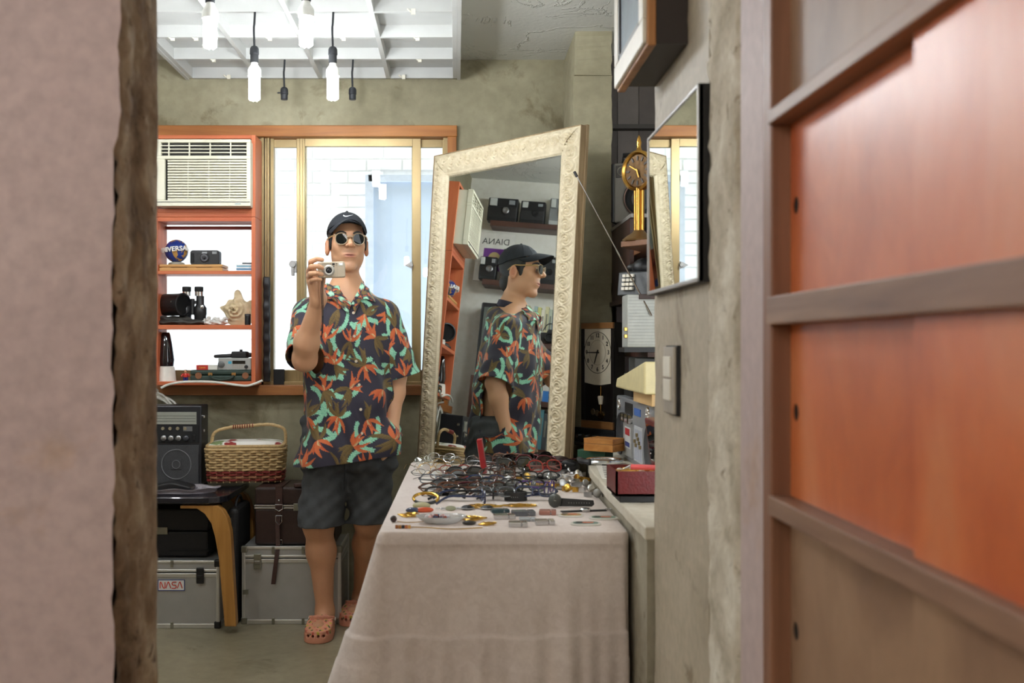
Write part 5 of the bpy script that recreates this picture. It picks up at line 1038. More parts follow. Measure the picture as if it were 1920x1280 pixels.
# ---------------------------------------------------------------- table and its cloth
ZT = .745; FL, FR, BR, BL = (-.189, 2.622), (.421, 2.622), (.438, 3.98), (-.176, 4.205)
m_cl = None
m, t, b, out = nt('crushed_velvet'); v = coords(t, (1, 1, 1)); f = noise(t, v, 60, 5, .6, .8); g = noise(t, v, 6, 3)
t.links.new(ramp(t, mixc(t, .4, f, g), [(.3, lin((204, 189, 181))), (.7, lin((226, 214, 207)))]), b.inputs['Base Color']); b.inputs['Roughness'].default_value = .8; b.inputs['Sheen Weight'].default_value = .25; b.inputs['Sheen Roughness'].default_value = .4
bumpn(t, b, f, .35, .003); m_cl = m
tb = thing('folding_table', (.12, 3.3, 0), 'long narrow trestle table hidden under the pinkish cloth', 'table')
MB().prism([(x*.97, y+(.02 if y < 3 else -.03)) for x, y in (FL, FR, BR, BL)], ZT-.03, ZT-.004).build('tabletop', mat('table_board', (180, 160, 130), .6), tb)
for x, y in ((-.14, 2.72), (.37, 2.72), (.38, 3.85), (-.13, 4.05)): MB().cyl((x, y, 0), (x, y, ZT-.03), .014, n=12).build('leg', m_steel, tb)
per = []
def seg(a, b_, n, nrm):
    for i in range(n): per.append((a[0]+(b_[0]-a[0])*i/n, a[1]+(b_[1]-a[1])*i/n, nrm, i/n))
cr = .018
def corner(c, a0, n=10):
    for i in range(n): a = math.radians(a0+90*i/n); per.append((c[0]+cr*math.cos(a), c[1]+cr*math.sin(a), (math.cos(a), math.sin(a)), -1))
seg((FL[0]+cr, FL[1]), (FR[0]-cr, FR[1]), 90, (0, -1)); corner((FR[0]-cr, FR[1]+cr), -90); seg((FR[0], FR[1]+cr), (BR[0], BR[1]-cr), 40, (1, 0)); corner((BR[0]-cr, BR[1]-cr), 0); seg((BR[0]-cr, BR[1]), (BL[0]+cr, BL[1]), 20, (0, 1)); corner((BL[0]+cr, BL[1]-cr), 90); seg((BL[0], BL[1]-cr), (FL[0], FL[1]+cr), 70, (-1, 0)); corner((FL[0]+cr, FL[1]+cr), 180)
NP = len(per); lev = [0, .002, .006, .012, .02, .026, .03, .034]+[.05+.02*i for i in range(9)]+[.222, .230, .234, .238, .242, .246, .25, .27, .29, .30, .305, .31, .33]+[.36+.04*i for i in range(9)]
vs = []; fs = []
def ss(x, a, b_): u = min(1, max(0, (x-a)/(b_-a))); return u*u*(3-2*u)
for L, d in enumerate(lev):
    for i, (x, y, n_, u) in enumerate(per):
        nx, ny_ = n_; o = .004*math.sin(min(1, d/.012)*math.pi/2)
        fl = .26*max(0, -nx)*d+.27*max(0, -ny_)*d*.95*(1-.75*ss(x, .15, FR[0]))+.0*max(0, nx)+.02*max(0, ny_)*d
        o += fl; s_ = i/NP*60
        o += d*(.018*math.sin(s_*1.7)+.012*math.sin(s_*3.9+1)+.02*math.sin(s_*.55+.4))*(.35+1.3*ss(d, .25, .55))*(1 if nx < .5 else .1)
        if ny_ < -.3:
            kink = .006*math.sin(u*3.1 if u >= 0 else 0); o += .007*ss(d, .237+kink*.3, .241+kink*.3)-.003*ss(d, .03, .034)+.002*ss(d, .300, .306)
            o += .010*ss(d, .06, .3)*math.exp(-((u-.76)/.05)**2)-.010*ss(d, .08, .3)*math.exp(-((u-.70)/.04)**2)+.008*ss(d, .1, .3)*math.exp(-((u-.86)/.03)**2)
        if nx > .5: o = min(o, .004)
        zoff = .003*math.sin(s_*.9) if d > .2 else 0
        vs.append((x+nx*o, y+ny_*o, max(.004, ZT-d+zoff)))
for L in range(len(lev)-1):
    for i in range(NP): j = (i+1) % NP; fs.append((L*NP+i, L*NP+j, (L+1)*NP+j, (L+1)*NP+i))
fs.append(tuple(range(NP)))
tc_ = finish('tablecloth', vs, fs, m_cl, None, True, 0, 'pinkish beige velvet cloth draped over the long table to the floor', 'tablecloth', angle=75)

# ---------------------------------------------------------------- small things spread on the table
def tp(px, py, z=ZT):
    Y = (HC-z)*F/(py-CY); Y = min(Y, 4.205-.366*(PX(px, Y)+.176)-.075); return Vector((PX(px, Y), Y, z))
ORD = ['first', 'second', 'third', 'fourth', 'fifth', 'sixth', 'seventh', 'eighth', 'ninth', 'tenth']
FR_M = {'black': mat('acetate_black', (16, 16, 18), .2, coat=.5), 'tortoise': mat('acetate_tortoise', (70, 36, 20), .2, 0, .6, 60, coat=.5), 'silver': m_chrome, 'gold': mat('gold_wire', (196, 160, 92), .25, 1), 'red': mat('acetate_red', (140, 44, 34), .25, coat=.5), 'blue': mat('acetate_blue', (44, 54, 84), .2, coat=.5), 'wine': mat('acetate_wine', (84, 30, 36), .2, 0, .3, 40, coat=.5), 'purple': mat('acetate_purple', (70, 44, 110), .25, coat=.5), 'grey': mat('acetate_grey', (86, 88, 92), .25, coat=.4), 'brown': mat('acetate_brown', (96, 62, 44), .25, coat=.4)}
L_C = glassm('clear_lens', (.93, .95, .93), 1.3); L_D = glassm('dark_lens', (.06, .06, .055), 1.4); L_B = glassm('brown_lens', (.30, .16, .07), 1.4)
PROTO = {}
def lens_outline(w_, h_, rd, n=28):
    return [(w_/2*math.copysign(abs(math.cos(a))**rd, math.cos(a)), h_/2*math.copysign(abs(math.sin(a))**rd, math.sin(a))*(1.0 if math.sin(a) > 0 else 1.08)) for a in [2*math.pi*i/n for i in range(n)]]
def glasses(M, colr, lens, label, group, thick=.0022, w_=.050, h_=.040, rd=.8, fold=True):
    if not fold: M = T(*M.to_translation()) @ RZ(M.to_euler('XYZ').z if abs(M[2][2]) > .999 else math.atan2(M[1][0], M[0][0])) @ RX(.03)
    else: M = T(0, 0, .012) @ M
    key = (colr, lens, thick, w_, h_, rd, fold)
    if key in PROTO: o = copy_tree(PROTO[key], None, M); o['label'] = label; o['group'] = group; return o
    o = thing('eyeglasses', None, label, 'eyeglasses', M=M, group=group); fm = FR_M[colr]; lm_ = {'c': L_C, 'd': L_D, 'b': L_B}[lens]; br = .009
    for s_ in (-1, 1):
        cx = s_*(br+w_/2); ol = [(cx+x, -.004*abs(x+s_*w_/2)/w_ if False else .10*(abs(cx+x)**2)*3, z+h_/2+.002) for x, z in lens_outline(w_, h_, rd)]
        rim = MB(M).tube(ol, thick, 6, True).build('rim', fm, o, smooth=True); n = len(ol); MB(M).add(ol, [tuple(range(n))]).build('lens', lm_, o)
    MB(M).tube(smooth_path([(-br-.001, 0, h_*.66), (0, -.003, h_*.74), (br+.001, 0, h_*.66)], 4), thick, 6).build('bridge', fm, o, smooth=True)
    hx = br+w_+.002; hy = .3*hx*hx
    for s_ in (-1, 1):
        z = h_*.72
        if fold: pts = [(s_*hx, hy, z), (s_*(hx+.003), hy+.008, z), (s_*(hx-.02), hy+.013+.003*s_, z-.001), (-s_*(hx-.035), hy+.016+.004*s_, z-.004), (-s_*(hx-.005), hy+.017+.004*s_, z-.018)]
        else: pts = [(s_*hx, hy, z), (s_*(hx+.004), hy+.006, z), (s_*(hx+.004), hy+.05, z), (s_*(hx+.001), hy+.105, z-.002), (s_*(hx-.003), hy+.14, z-.024)]
        sp = smooth_path(pts, 4); MB(M).tube(sp, [thick*(1.0 if thick > .0018 else .8)*(1+.3*(i/len(sp))) for i in range(len(sp))], 6).build('temple', fm, o, smooth=True)
    PROTO[key] = o; return o
def place(px, py, rz, tilt=0, z=0): p = tp(px, py, ZT+.003); return T(p.x, p.y, p.z+z) @ RZ(math.radians(rz)) @ RX(math.radians(tilt))
# rows of folded glasses on the left half
sty = [('black', 'c', .0028), ('blue', 'c', .0026), ('brown', 'c', .0024), ('grey', 'c', .0024), ('black', 'd', .0026), ('tortoise', 'c', .0028), ('blue', 'c', .0026), ('black', 'c', .0022)]
rows_ = [(938, (838, 930, 1008)), (929, (822, 915, 990)), (921, (846, 936)), (913, (818, 908)), (905, (838, 930, 1015)), (899, (870, 952))]
ii = 0
for r, (py, pxs) in enumerate(rows_):
    for c, px in enumerate(pxs):
        cl, ln, th = sty[(ii*3+r) % len(sty)]; side_ = ['left', 'middle' if len(pxs) > 2 else 'right', 'right'][c]
        glasses(place(px+rnd.uniform(-4, 4), py, rnd.uniform(-9, 9), -48+rnd.uniform(-8, 8)), cl, ln, '%s folded glasses, %s in the %s row behind the bead dish' % (cl, side_, ORD[r]), 'folded glasses in rows on the table', th, .050, .036+.003*(ii % 3), [.8, .9, .7][ii % 3]); ii += 1
for i, (px, py, cl, rz) in enumerate(((905, 941, 'blue', 96), (925, 932, 'black', 88), (895, 924, 'brown', 92), (930, 916, 'wine', 84), (900, 909, 'black', 95), (1030, 925, 'purple', 70), (1000, 921, 'grey', 92), (965, 927, 'black', 98))):
    glasses(place(px, py, rz, 0), cl, 'c', cl+' glasses with arms stretched to the left, '+ORD[i]+' counted from the bead dish', 'glasses with open arms among the rows', .0030, .046, .034, .8, False)
# wire frames towards the back left corner
for i, (px, py, rz, tl, cl, fo) in enumerate(((812, 888, 25, -20, 'gold', False), (838, 880, 155, -10, 'gold', False), (826, 872, -20, -30, 'silver', True), (868, 876, 40, 0, 'black', False), (856, 893, 15, -50, 'red', True), (800, 898, -10, -60, 'black', True), (870, 866, 10, -15, 'silver', False), (800, 878, 60, -35, 'silver', True))):
    glasses(place(px, py, rz, tl), cl, 'c', ['thin gold glasses with open arms nearest the back left corner', 'thin gold glasses turned backwards near the mirror', 'folded silver wire glasses by the back edge', 'black rimmed glasses with open arms by the red gift box', 'red framed glasses beside the open red gift box', 'folded black wire glasses at the left table edge', 'silver wire glasses with open arms behind the red gift box', 'folded silver wire glasses at the left back corner'][i], 'wire glasses at the back of the table', .0011 if cl != 'red' else .002, .046, .036, .95, fo)
# larger sunglasses heaped before the mirror
for i, (px, py, rz, tl, cl, ln, z, w_) in enumerate(((950, 893, 60, -30, 'tortoise', 'b', 0, .058), (968, 889, 20, -25, 'black', 'd', 0, .058), (985, 876, -35, -20, 'wine', 'b', .004, .056), (1000, 884, -20, -15, 'wine', 'd', 0, .058), (1005, 868, 30, 10, 'black', 'd', .012, .060), (955, 872, -20, -20, 'brown', 'b', .004, .056), (940, 880, 75, -15, 'black', 'd', .0, .056), (1025, 890, 15, -40, 'red', 'c', 0, .05), (1020, 872, -50, -10, 'wine', 'b', .002, .056), (928, 866, 10, -20, 'tortoise', 'c', 0, .05), (975, 864, 0, -10, 'brown', 'd', .006, .056))):
    glasses(place(px, py, rz, tl, z), cl, ln, ['amber tortoiseshell sunglasses at the front of the heap', 'glossy black sunglasses in the middle front of the heap', 'wine coloured sunglasses with brown lenses in the heap', 'wine coloured sunglasses with dark lenses in the heap', 'wide black sunglasses standing on top of the heap', 'brown sunglasses at the left of the heap by the mirror', 'black sunglasses turned sideways beside the red gift box', 'clear glasses with thin red frame right of the heap', 'wine coloured sunglasses turned away at the right of the heap', 'tortoiseshell clear glasses behind the red gift box lid', 'brown sunglasses with dark lenses at the foot of the mirror'][i], 'sunglasses heaped before the mirror', .0028, w_, .046, .75, i in (1, 3, 7))
# watches, bangles, chains
m_dialw = mat('watch_dial', (206, 200, 180), .4); m_goldt = mat('yellow_gold', (206, 164, 76), .22, 1, .05); WP = {}
def watch(px, py, rz, mt, label, group='metal watches on the table', big=1.0, kind='m'):
    p = tp(px, py); M = T(p.x, p.y, ZT+.001) @ RZ(math.radians(rz)); key = (mt.name, big)
    if key in WP: o = copy_tree(WP[key], None, M); o['label'] = label; o['group'] = group; return o
    o = thing('wristwatch', None, label, 'watch', M=M, group=group); A, B_ = .032*big, .024*big; n = 30; h_ = .008*big
    for i in range(n):
        a = 2*math.pi*(i+.5)/n
        if abs(math.atan2(math.sin(a+math.pi/2), math.cos(a+math.pi/2))) < .45: continue
        MB(M).box(-.0030*big, .0030*big, -.0013, .0013, .001, .001+2*h_*(.8+.2*math.cos(a+math.pi/2)), T(A*math.cos(a), B_*math.sin(a), 0) @ RZ(math.atan2(B_*math.cos(a), -A*math.sin(a)))).build('link', mt, o)
    C_ = M @ T(0, -B_, .013*big) @ RX(math.radians(72)); MB(C_).lathe([(0, -.004), (.012*big, -.004), (.0135*big, 0), (.0125*big, .003), (.011*big, .0035)], 24).build('case', mt, o, smooth=True); MB(C_).lathe([(0, .0025), (.0110*big, .0025)], 24).build('dial', m_dialw, o)
    MB(C_).box(-.0005, .0005, 0, .008*big, .0027, .0031).build('hand', m_blk, o); MB(C_).box(0, .006*big, -.0006, .0006, .0027, .0031).build('hand', m_blk, o); MB(C_).cyl((.0135*big, 0, -.001), (.0165*big, 0, -.001), .002, n=8).build('crown', mt, o)
    WP[key] = o; return o
wl_ = [(985, 899, 10, m_goldt, 'gold watch with round face nearest the sunglasses heap'), (1005, 913, -20, m_goldt, 'gold watch behind the black leather cuff'), (1040, 900, 30, m_chrome, 'silver watch in the middle of the watch pile'), (1068, 905, -15, m_chrome, 'silver watch at the right of the watch pile'), (1088, 912, 40, m_steel, 'dull steel watch at the right table edge'), (1055, 890, 80, m_steel, 'dull steel watch behind the silver watch pile'), (1080, 893, 10, m_chrome, 'silver watch nearest the stone counter'), (1030, 915, 5, m_goldt, 'gold watch just behind the large black watch'), (1020, 898, 60, m_steel, 'dull steel watch between the gold watches'), (960, 905, -30, m_chrome, 'silver watch at the left of the watch pile'), (1100, 922, 25, m_chrome, 'silver watch right of the large black watch'), (1072, 921, -40, m_goldt, 'gold watch between the large black watch and the silver ones'), (1050, 911, 15, m_steel, 'dull steel watch in the centre of the watch pile'), (1092, 902, -60, m_goldt, 'gold watch at the counter side of the watch pile'), (1015, 906, 100, m_chrome, 'silver watch turned away beside the gold watches'), (1115, 931, 10, m_steel, 'dull steel watch at the right table edge beside the rubber strap')]
for a in wl_: watch(*a)
def cuff():
    p = tp(968, 941); M = T(p.x, p.y+.03, ZT+.001); o = thing('leather_cuff', None, 'black leather cuff watch standing on its edge in the middle', 'watch', M=M)
    k = MB(M); n = 36
    def fn(i, j): a = 2*math.pi*i; r = [1, 1.0, .93, .93][int(round(j*3))]; z = [0.001, .026, .026, .001][int(round(j*3))]; return (.034*r*math.cos(a), .029*r*math.sin(a), z)
    k.grid(fn, n, 4, wrap=True); k.build('band', m_blk, o, smooth=True, angle=50)
    for i in range(4): MB(M).cyl((-.014+i*.006, -.0285, .013), (-.014+i*.006, -.0295, .013), .0012, n=8).build('hole_rivet', m_steel, o)
    MB(M).lathe([(.015, 0), (.015, .006), (.012, .008), (0, .008)], 24, T(.004, .03, .02) @ RX(math.radians(100))).build('case', m_blk2, o, smooth=True); return o
cuff()
p = tp(1068, 953); M = T(p.x, p.y+.02, ZT+.001) @ RZ(math.radians(-3)); o = thing('divers_watch', None, 'large black watch with perforated rubber strap laid straight', 'watch', M=M)
MB(M).prism([(-.03, .002), (.065, .002), (.072, .008), (.070, .020), (-.03, .026)], -.004, 0, RX(math.radians(78))).build('strap', m_blk, o, bevel=.001)
for i in range(9): MB(M).cyl((.0+i*.0072, -.0001, .012), (.0+i*.0072, -.0012, .012), .0012, n=8).build('hole', m_steel, o)
C_ = M @ T(-.040, -.006, .019) @ RZ(math.radians(-35)) @ RX(math.radians(80)); MB(C_).lathe([(0, -.006), (.019, -.006), (.020, 0), (.019, .004), (.016, .005)], 32).build('case', mat('gun_case', (90, 92, 90), .3, .8), o, smooth=True); MB(C_).lathe([(0, .0035), (.0165, .0035)], 28).build('dial', m_blk2, o)
for i in range(12): MB(C_).box(.011, .014, -.0008, .0008, .0038, .0044, RZ(i*math.pi/6)).build('hour_mark', m_sw, o)
MB(C_).box(-.0007, .0007, 0, .011, .0044, .005).build('hand', m_sw, o); MB(C_).box(0, .008, -.0008, .0008, .0044, .005).build('hand', m_sw, o)
p = tp(1100, 962); M = T(p.x, p.y+.03, ZT+.001) @ RZ(.2); o = thing('strap_watch', None, 'small black strapped watch lying behind the oval badges', 'watch', M=M); MB(M).box(-.07, .06, -.008, .008, 0, .003).build('strap', m_blk, o, bevel=.001); MB(M).lathe([(.014, .0), (.015, .006), (.012, .009), (0, .009)], 24).build('case', m_chrome, o, smooth=True); MB(M).tube([(.06, -.008, .003), (.075, -.008, .004), (.075, .008, .004), (.06, .008, .003)], .0015, 6).build('buckle', m_chrome, o)
def ring_chain(name, pts, r, mt, label, cat='necklace'):
    o = MB().tube(pts, [r*(1+.35*math.sin(i*2.2)) for i in range(len(pts))], 6).build(name, mt, None, smooth=True, label=label, cat=cat); return o
def scrib(px, py, w_, d_, n, seed, turns=5):
    q = tp(px, py); R2 = random.Random(seed); return [(q.x+w_*(.3+.7*((i*7919+seed) % 13)/13)*math.cos(2*math.pi*turns*i/n), q.y+d_*(.3+.7*((i*104729+seed) % 11)/11)*math.sin(2*math.pi*turns*i/n), ZT+.0025+.004*i/n) for i in range(n)]
ring_chain('gold_chain', smooth_path([tuple(p) for p in scrib(882, 974, .045, .045, 40, 3)], 3), .0017, m_goldt, 'gold chain heaped to the right of the glass dish')
ring_chain('gold_chain', smooth_path([tuple(p) for p in scrib(914, 984, .026, .022, 34, 5, 6)], 3), .0016, m_goldt, 'small gold chain coil at the front edge beside the dish')
ring_chain('gold_chain', smooth_path([tuple(p) for p in scrib(768, 968, .036, .034, 34, 8, 4)], 3), .0017, m_goldt, 'gold chain heaped at the left front of the table')
ring_chain('gold_chain', smooth_path([tuple(p) for p in scrib(905, 951, .06, .04, 40, 11, 4)], 3), .0016, m_goldt, 'gold chain tangled behind the silver lighters')
ring_chain('gold_chain', smooth_path([tuple(p) for p in scrib(975, 950, .06, .03, 36, 17, 4)], 3), .0016, m_goldt, 'gold chain tangled in front of the black leather cuff')
ring_chain('silver_chain', smooth_path([tuple(p) for p in scrib(845, 956, .045, .02, 30, 21, 3)], 3), .0011, m_chrome, 'fine silver chain lying behind the glass dish')
ring_chain('silver_chain', smooth_path([tuple(p) for p in scrib(1060, 917, .05, .03, 40, 27, 4)], 3), .0024, m_chrome, 'silver chain tangled among the watches')
# bangle, hair clip, dome, pendants
p = tp(798, 945); M = T(p.x, p.y+.03, ZT+.003) @ RX(math.radians(24)); o = thing('bangle', None, 'wide gold and black bangle propped at the left edge', 'bangle', M=M); MB(M).tube([(.036*math.cos(a), .028*math.sin(a), .012) for a in [math.radians(-40+i*7) for i in range(37)]], .0045, 8).build('gold_arc', m_goldt, o, smooth=True); MB(M).tube([(.036*math.cos(a), .028*math.sin(a), .012) for a in [math.radians(214+i*7) for i in range(16)]], .0045, 8).build('black_arc', m_blk, o, smooth=True)
p = tp(786, 960); M = T(p.x, p.y, ZT) @ RZ(.12); o = thing('hair_clip', None, 'navy and orange curved hair clip at the left front', 'hair clip', M=M); MB(M).ell((-.018, 0, .006), (.020, .010, .008), 16, 8).build('navy_half', FR_M['blue'], o, smooth=True); MB(M).ell((.014, 0, .006), (.026, .009, .008), 16, 8).build('orange_half', mat('orange_enamel', (200, 84, 46), .3), o, smooth=True)
p = tp(790, 951); o = MB().ell((p.x, p.y+.01, ZT+.004), (.026, .016, .010), 18, 8).build('powder_case', mat('pale_olive', (176, 170, 130), .4), None, smooth=True, label='pale olive oval compact behind the hair clip', cat='compact'); rebase(o, (p.x, p.y, ZT))
p = tp(738, 979); o = thing('pendant_necklace', (p.x, p.y, ZT), 'dark brown bead pendant on a fine chain at the left corner', 'necklace'); MB().ell((p.x, p.y, ZT+.009), (.009, .009, .009), 16, 10).build('bead', mat('dark_bead', (50, 28, 26), .2, coat=.5), o, smooth=True); MB().tube(smooth_path([(p.x+.009, p.y, ZT+.003), (p.x+.03, p.y-.008, ZT+.0015), (p.x+.06, p.y-.004, ZT+.0015), (p.x+.085, p.y+.01, ZT+.0015)], 5), .0010, 6).build('chain', m_goldt, o)
p = tp(756, 990); o = thing('bar_pendant', (p.x, p.y, ZT), 'amber and black bar pendant on a gold chain along the front edge', 'necklace')
for i, c in enumerate(((150, 90, 40), (190, 130, 60), (30, 24, 30), (190, 110, 50), (214, 160, 80))): MB().box(p.x-.020+i*.008, p.x-.0125+i*.008, p.y-.006, p.y+.006, ZT, ZT+.008).build('segment', mat('amber_%d' % i, c, .2, coat=.4), o, bevel=.001)
MB().tube(smooth_path([(p.x+.02, p.y, ZT+.003), tuple(tp(800, 990)+Vector((0, 0, .002))), tuple(tp(850, 993)+Vector((0, 0, .002))), tuple(tp(905, 990)+Vector((0, 0, .002)))], 8), .0013, 6).build('chain', m_goldt, o)
# glass dish with bead strand
p = tp(827, 985); o = thing('glass_dish', (p.x, p.y+.035, ZT), 'shallow clear glass dish holding beads at the front of the table', 'dish'); M = T(p.x, p.y+.035, ZT)
k = MB(M); k.grid(lambda i, j: ((.03+.035*j+.002*math.sin(14*math.pi*i)*j)*math.cos(2*math.pi*i)*1.0, (.022+.022*j)*math.sin(2*math.pi*i), .002+.018*j*j), 60, 8, wrap=True); k.build('bowl', glassm('dish_glass', (.93, .93, .93), 1.4, .05, .30, (.85, .84, .82)), o, smooth=True, solid=.002); MB(M).lathe([(0, .001), (.03, .001), (.03, .003), (0, .003)], 30).build('foot', MATS['dish_glass'], o)
o = thing('bead_strand', (p.x, p.y+.035, ZT+.004), 'strand of blue, pink and clear beads heaped in the glass dish', 'beads'); bcol = [mat('bead_navy', (40, 44, 84), .15, coat=.5), mat('bead_pink', (206, 160, 156), .15, coat=.5), mat('bead_clear', (220, 220, 226), .1, coat=.5), mat('bead_rust', (140, 60, 46), .15, coat=.5)]; b0 = []
for i in range(46):
    a = i*2.4; r = .034*math.sqrt((i % 23)/23); z = .010+.0065*(i // 23)+.003*(1-r/.034); q = (p.x-.012+r*math.cos(a), p.y+.035+r*.62*math.sin(a), ZT+z)
    if i < 4: b_ = MB().ell((0, 0, 0), (.0046, .0046, .0048), 10, 6).build('bead', bcol[i], o, smooth=True, world=False); b0.append(b_)
    else: b_ = b0[i % 4].copy(); COL.objects.link(b_)
    b_.location = MW[o].inverted() @ Vector(q)
p = tp(845, 970); o = MB().lathe([(0, 0), (.014, 0), (.014, .0025), (0, .003)], 20, T(p.x, p.y-.005, ZT+.024) @ RX(.3)).build('coin_pendant', mat('tarnished_silver', (150, 148, 120), .35, .8), None, label='tarnished coin pendant resting on the rim of the glass dish', cat='pendant')
p = tp(880, 985); o = MB().ell((p.x, p.y+.012, ZT+.005), (.018, .010, .006), 14, 8).build('dark_brooch', mat('brooch_dark', (48, 44, 42), .3), None, smooth=True, label='dark oval brooch right of the glass dish', cat='brooch'); rebase(o, (p.x, p.y, ZT))
for i, (px, py) in enumerate(((876, 955), (913, 955))):
    p = tp(px, py); o = thing('stone_pendant', (p.x, p.y, ZT), ['black faceted stone pendant behind the glass dish', 'black faceted stone pendant left of the silver lighters'][i], 'pendant', group='black stone pendants'); MB().lathe([(0, 0), (.016, .001), (.019, .005), (.012, .011), (0, .011)], 8, T(p.x, p.y, ZT)).build('stone', m_blk, o, bevel=.0008); MB().tube([(p.x+.019*math.cos(a), p.y+.019*math.sin(a), ZT+.005) for a in [2*math.pi*j/16 for j in range(16)]], .0016, 6, True).build('setting', m_steel, o)
# lighters and cases
for i, (px, py, rz, L_, W_, H_, mm, lb) in enumerate(((946, 974, 4, .058, .034, .012, m_chrome, 'polished silver lighter at the left of the lighters'), (972, 989, -2, .048, .034, .013, m_chrome, 'polished silver lighter nearest the front edge'), (1022, 985, 3, .050, .034, .013, m_chrome, 'polished silver lighter right of the others by the badges'), (982, 968, 6, .062, .036, .014, FR_M['grey'], 'dark slim card case behind the silver lighters'), (990, 978, 0, .044, .034, .008, glassm('case_clear', (.8, .84, .86), 1.4, .05, .3, (.7, .74, .76)), 'clear plastic slide case between the silver lighters'), (1028, 966, -6, .046, .04, .012, mat('rose_tin', (160, 110, 96), .35, .4), 'rose coloured tin behind the oval badges'), (938, 962, 8, .05, .03, .010, mat('teal_tin', (60, 80, 84), .3, .5), 'teal metal case at the left behind the lighters'))):
    p = tp(px, py); M = T(p.x, p.y+W_/2, ZT) @ RZ(math.radians(rz)); o = thing('lighter' if i < 3 else 'small_case', None, lb, 'lighter' if i < 3 else 'case', M=M, group='small cases and lighters')
    MB(M).box(-L_/2, L_*.18, -W_/2, W_/2, 0, H_).build('body', mm, o, bevel=.0025, seg=3); MB(M).box(L_*.19, L_/2, -W_/2, W_/2, 0, H_).build('lid', mm, o, bevel=.0025, seg=3); MB(M).cyl((L_*.185, -W_/2-.001, H_*.5), (L_*.185, -W_/2+.006, H_*.5), .0022, n=8).build('hinge', m_steel, o)
for i, (px, py, w_, lb) in enumerate(((1072, 970, .034, 'oval badge with a warm picture, left of the three'), (1134, 975, .039, 'oval badge with a green picture, right of the three'), (1100, 986, .040, 'oval badge with a teal picture nearest the front edge'))):
    p = tp(px, py); M = T(p.x, p.y+.022, ZT); o = thing('oval_badge', None, lb, 'badge', M=M, group='oval badges'); k = rrect(2*w_, .05, .022, 8)
    MB(M).prism(k, 0, .005, top=[(x*.96, y*.94) for x, y in k]).build('rim', mat('badge_rim', (196, 192, 182), .4), o, bevel=.002); MB(M).prism([(x*.8, y*.76) for x, y in k], .005, .0058).build('picture', mat('badge_%d' % i, [(170, 140, 84), (96, 122, 104), (104, 124, 116)][i], .4, 0, .3, 60), o); MB(M).prism([(x*.4+.004, y*.36) for x, y in k], .0058, .0062).build('motif', mat('badge_motif', (190, 104, 78), .4, 0, .3, 90), o); MB(M).prism([(x*.22-.016, y*.3+.002) for x, y in k], .0062, .0065).build('dark_motif', m_dk, o)
# red gift box with open lid
p = tp(877, 897); M = T(p.x, p.y+.03, ZT) @ RZ(math.radians(-4)); o = thing('gift_box', None, 'open red gift box full of gold chains with upright lid', 'box', M=M); m_rd = mat('red_card', (150, 20, 24), .4); w_, d_ = .098, .066
k = MB(M); k.box(-w_/2, w_/2, -d_/2, d_/2, 0, .004); k.box(-w_/2, w_/2, -d_/2, -d_/2+.003, 0, .018); k.box(-w_/2, w_/2, d_/2-.003, d_/2, 0, .018); k.box(-w_/2, -w_/2+.003, -d_/2, d_/2, 0, .018); k.box(w_/2-.003, w_/2, -d_/2, d_/2, 0, .018); k.build('tray', m_rd, o)
A = M @ T(w_/2+.002, 0, .016) @ RY(math.radians(-9)); MB(A).box(0, .018, -d_/2, d_/2, 0, .118).build('lid', m_rd, o, bevel=.001); MB(A).box(-.001, .001, -d_/2+.006, d_/2-.006, .006, .112).build('lid_lining', m_crm, o); MB(M).box(-w_/2+.004, w_/2-.004, -d_/2+.004, d_/2-.004, .004, .010).build('lining', m_crm, o)
o = MB(M).tube(smooth_path([(.040*math.cos(i*1.9)*(.4+.6*((i*7) % 5)/5), .024*math.sin(i*2.3), .0125+.004*((i*3) % 4)/4) for i in range(46)], 3), .0022, 6).build('gold_chain', m_goldt, None, smooth=True, label='tangled gold chains lying inside the red gift box', cat='necklace')
# leather camera cases at the back right
for i, (px, py, w_, h_, d_, rz, lb) in enumerate(((1052, 876, .075, .055, .05, 20, 'dark brown leather pouch with flap by the mirror foot'), (1066, 884, .085, .045, .06, -20, 'black leather case in front of the brown pouch'))):
    p = tp(px, py); M = T(p.x, p.y+.03, ZT) @ RZ(math.radians(rz)); o = thing('leather_pouch', None, lb, 'pouch', M=M, group='leather pouches'); mm = m_lea if i == 0 else m_blk; A3 = np.array(M)
    def fl_(q, w_=w_, h_=h_, d_=d_, A3=A3):
        L_ = (q-A3[:3, 3])@A3[:3, :3]; d = rbox(L_, (0, 0, h_*.5), (w_/2, d_/2, h_*.5), .014); return smx(d, L_[:, 2]-h_*.98+.9*np.abs(L_[:, 0])**1.5*3, .01)
    soft('body', fl_, (p.x-.08, p.y-.05, ZT-.002), (p.x+.08, p.y+.11, ZT+.09), .003, mm, parent=o); MB(M).box(-w_*.42, w_*.42, -d_/2-.004, -d_/2+.004, h_*.45, h_*.72).build('flap', m_lea2 if i == 0 else m_blk2, o, bevel=.003); MB(M).ell((0, -d_/2-.004, h_*.52), (.004, .002, .004), 10, 6).build('snap', m_chrome, o)
p = tp(1072, 899); soft('clear_bag', lambda q: elp(q, (p.x-.01, p.y+.02, ZT+.006), (.055, .035, .010))+.003*np.sin(q[:, 0]*160+q[:, 1]*90)*np.sin(q[:, 1]*210), (p.x-.08, p.y-.03, ZT), (p.x+.06, p.y+.07, ZT+.03), .003, m_clear, 'crumpled clear plastic bag beside the leather pouches', 'bag', base=(p.x, p.y, ZT))
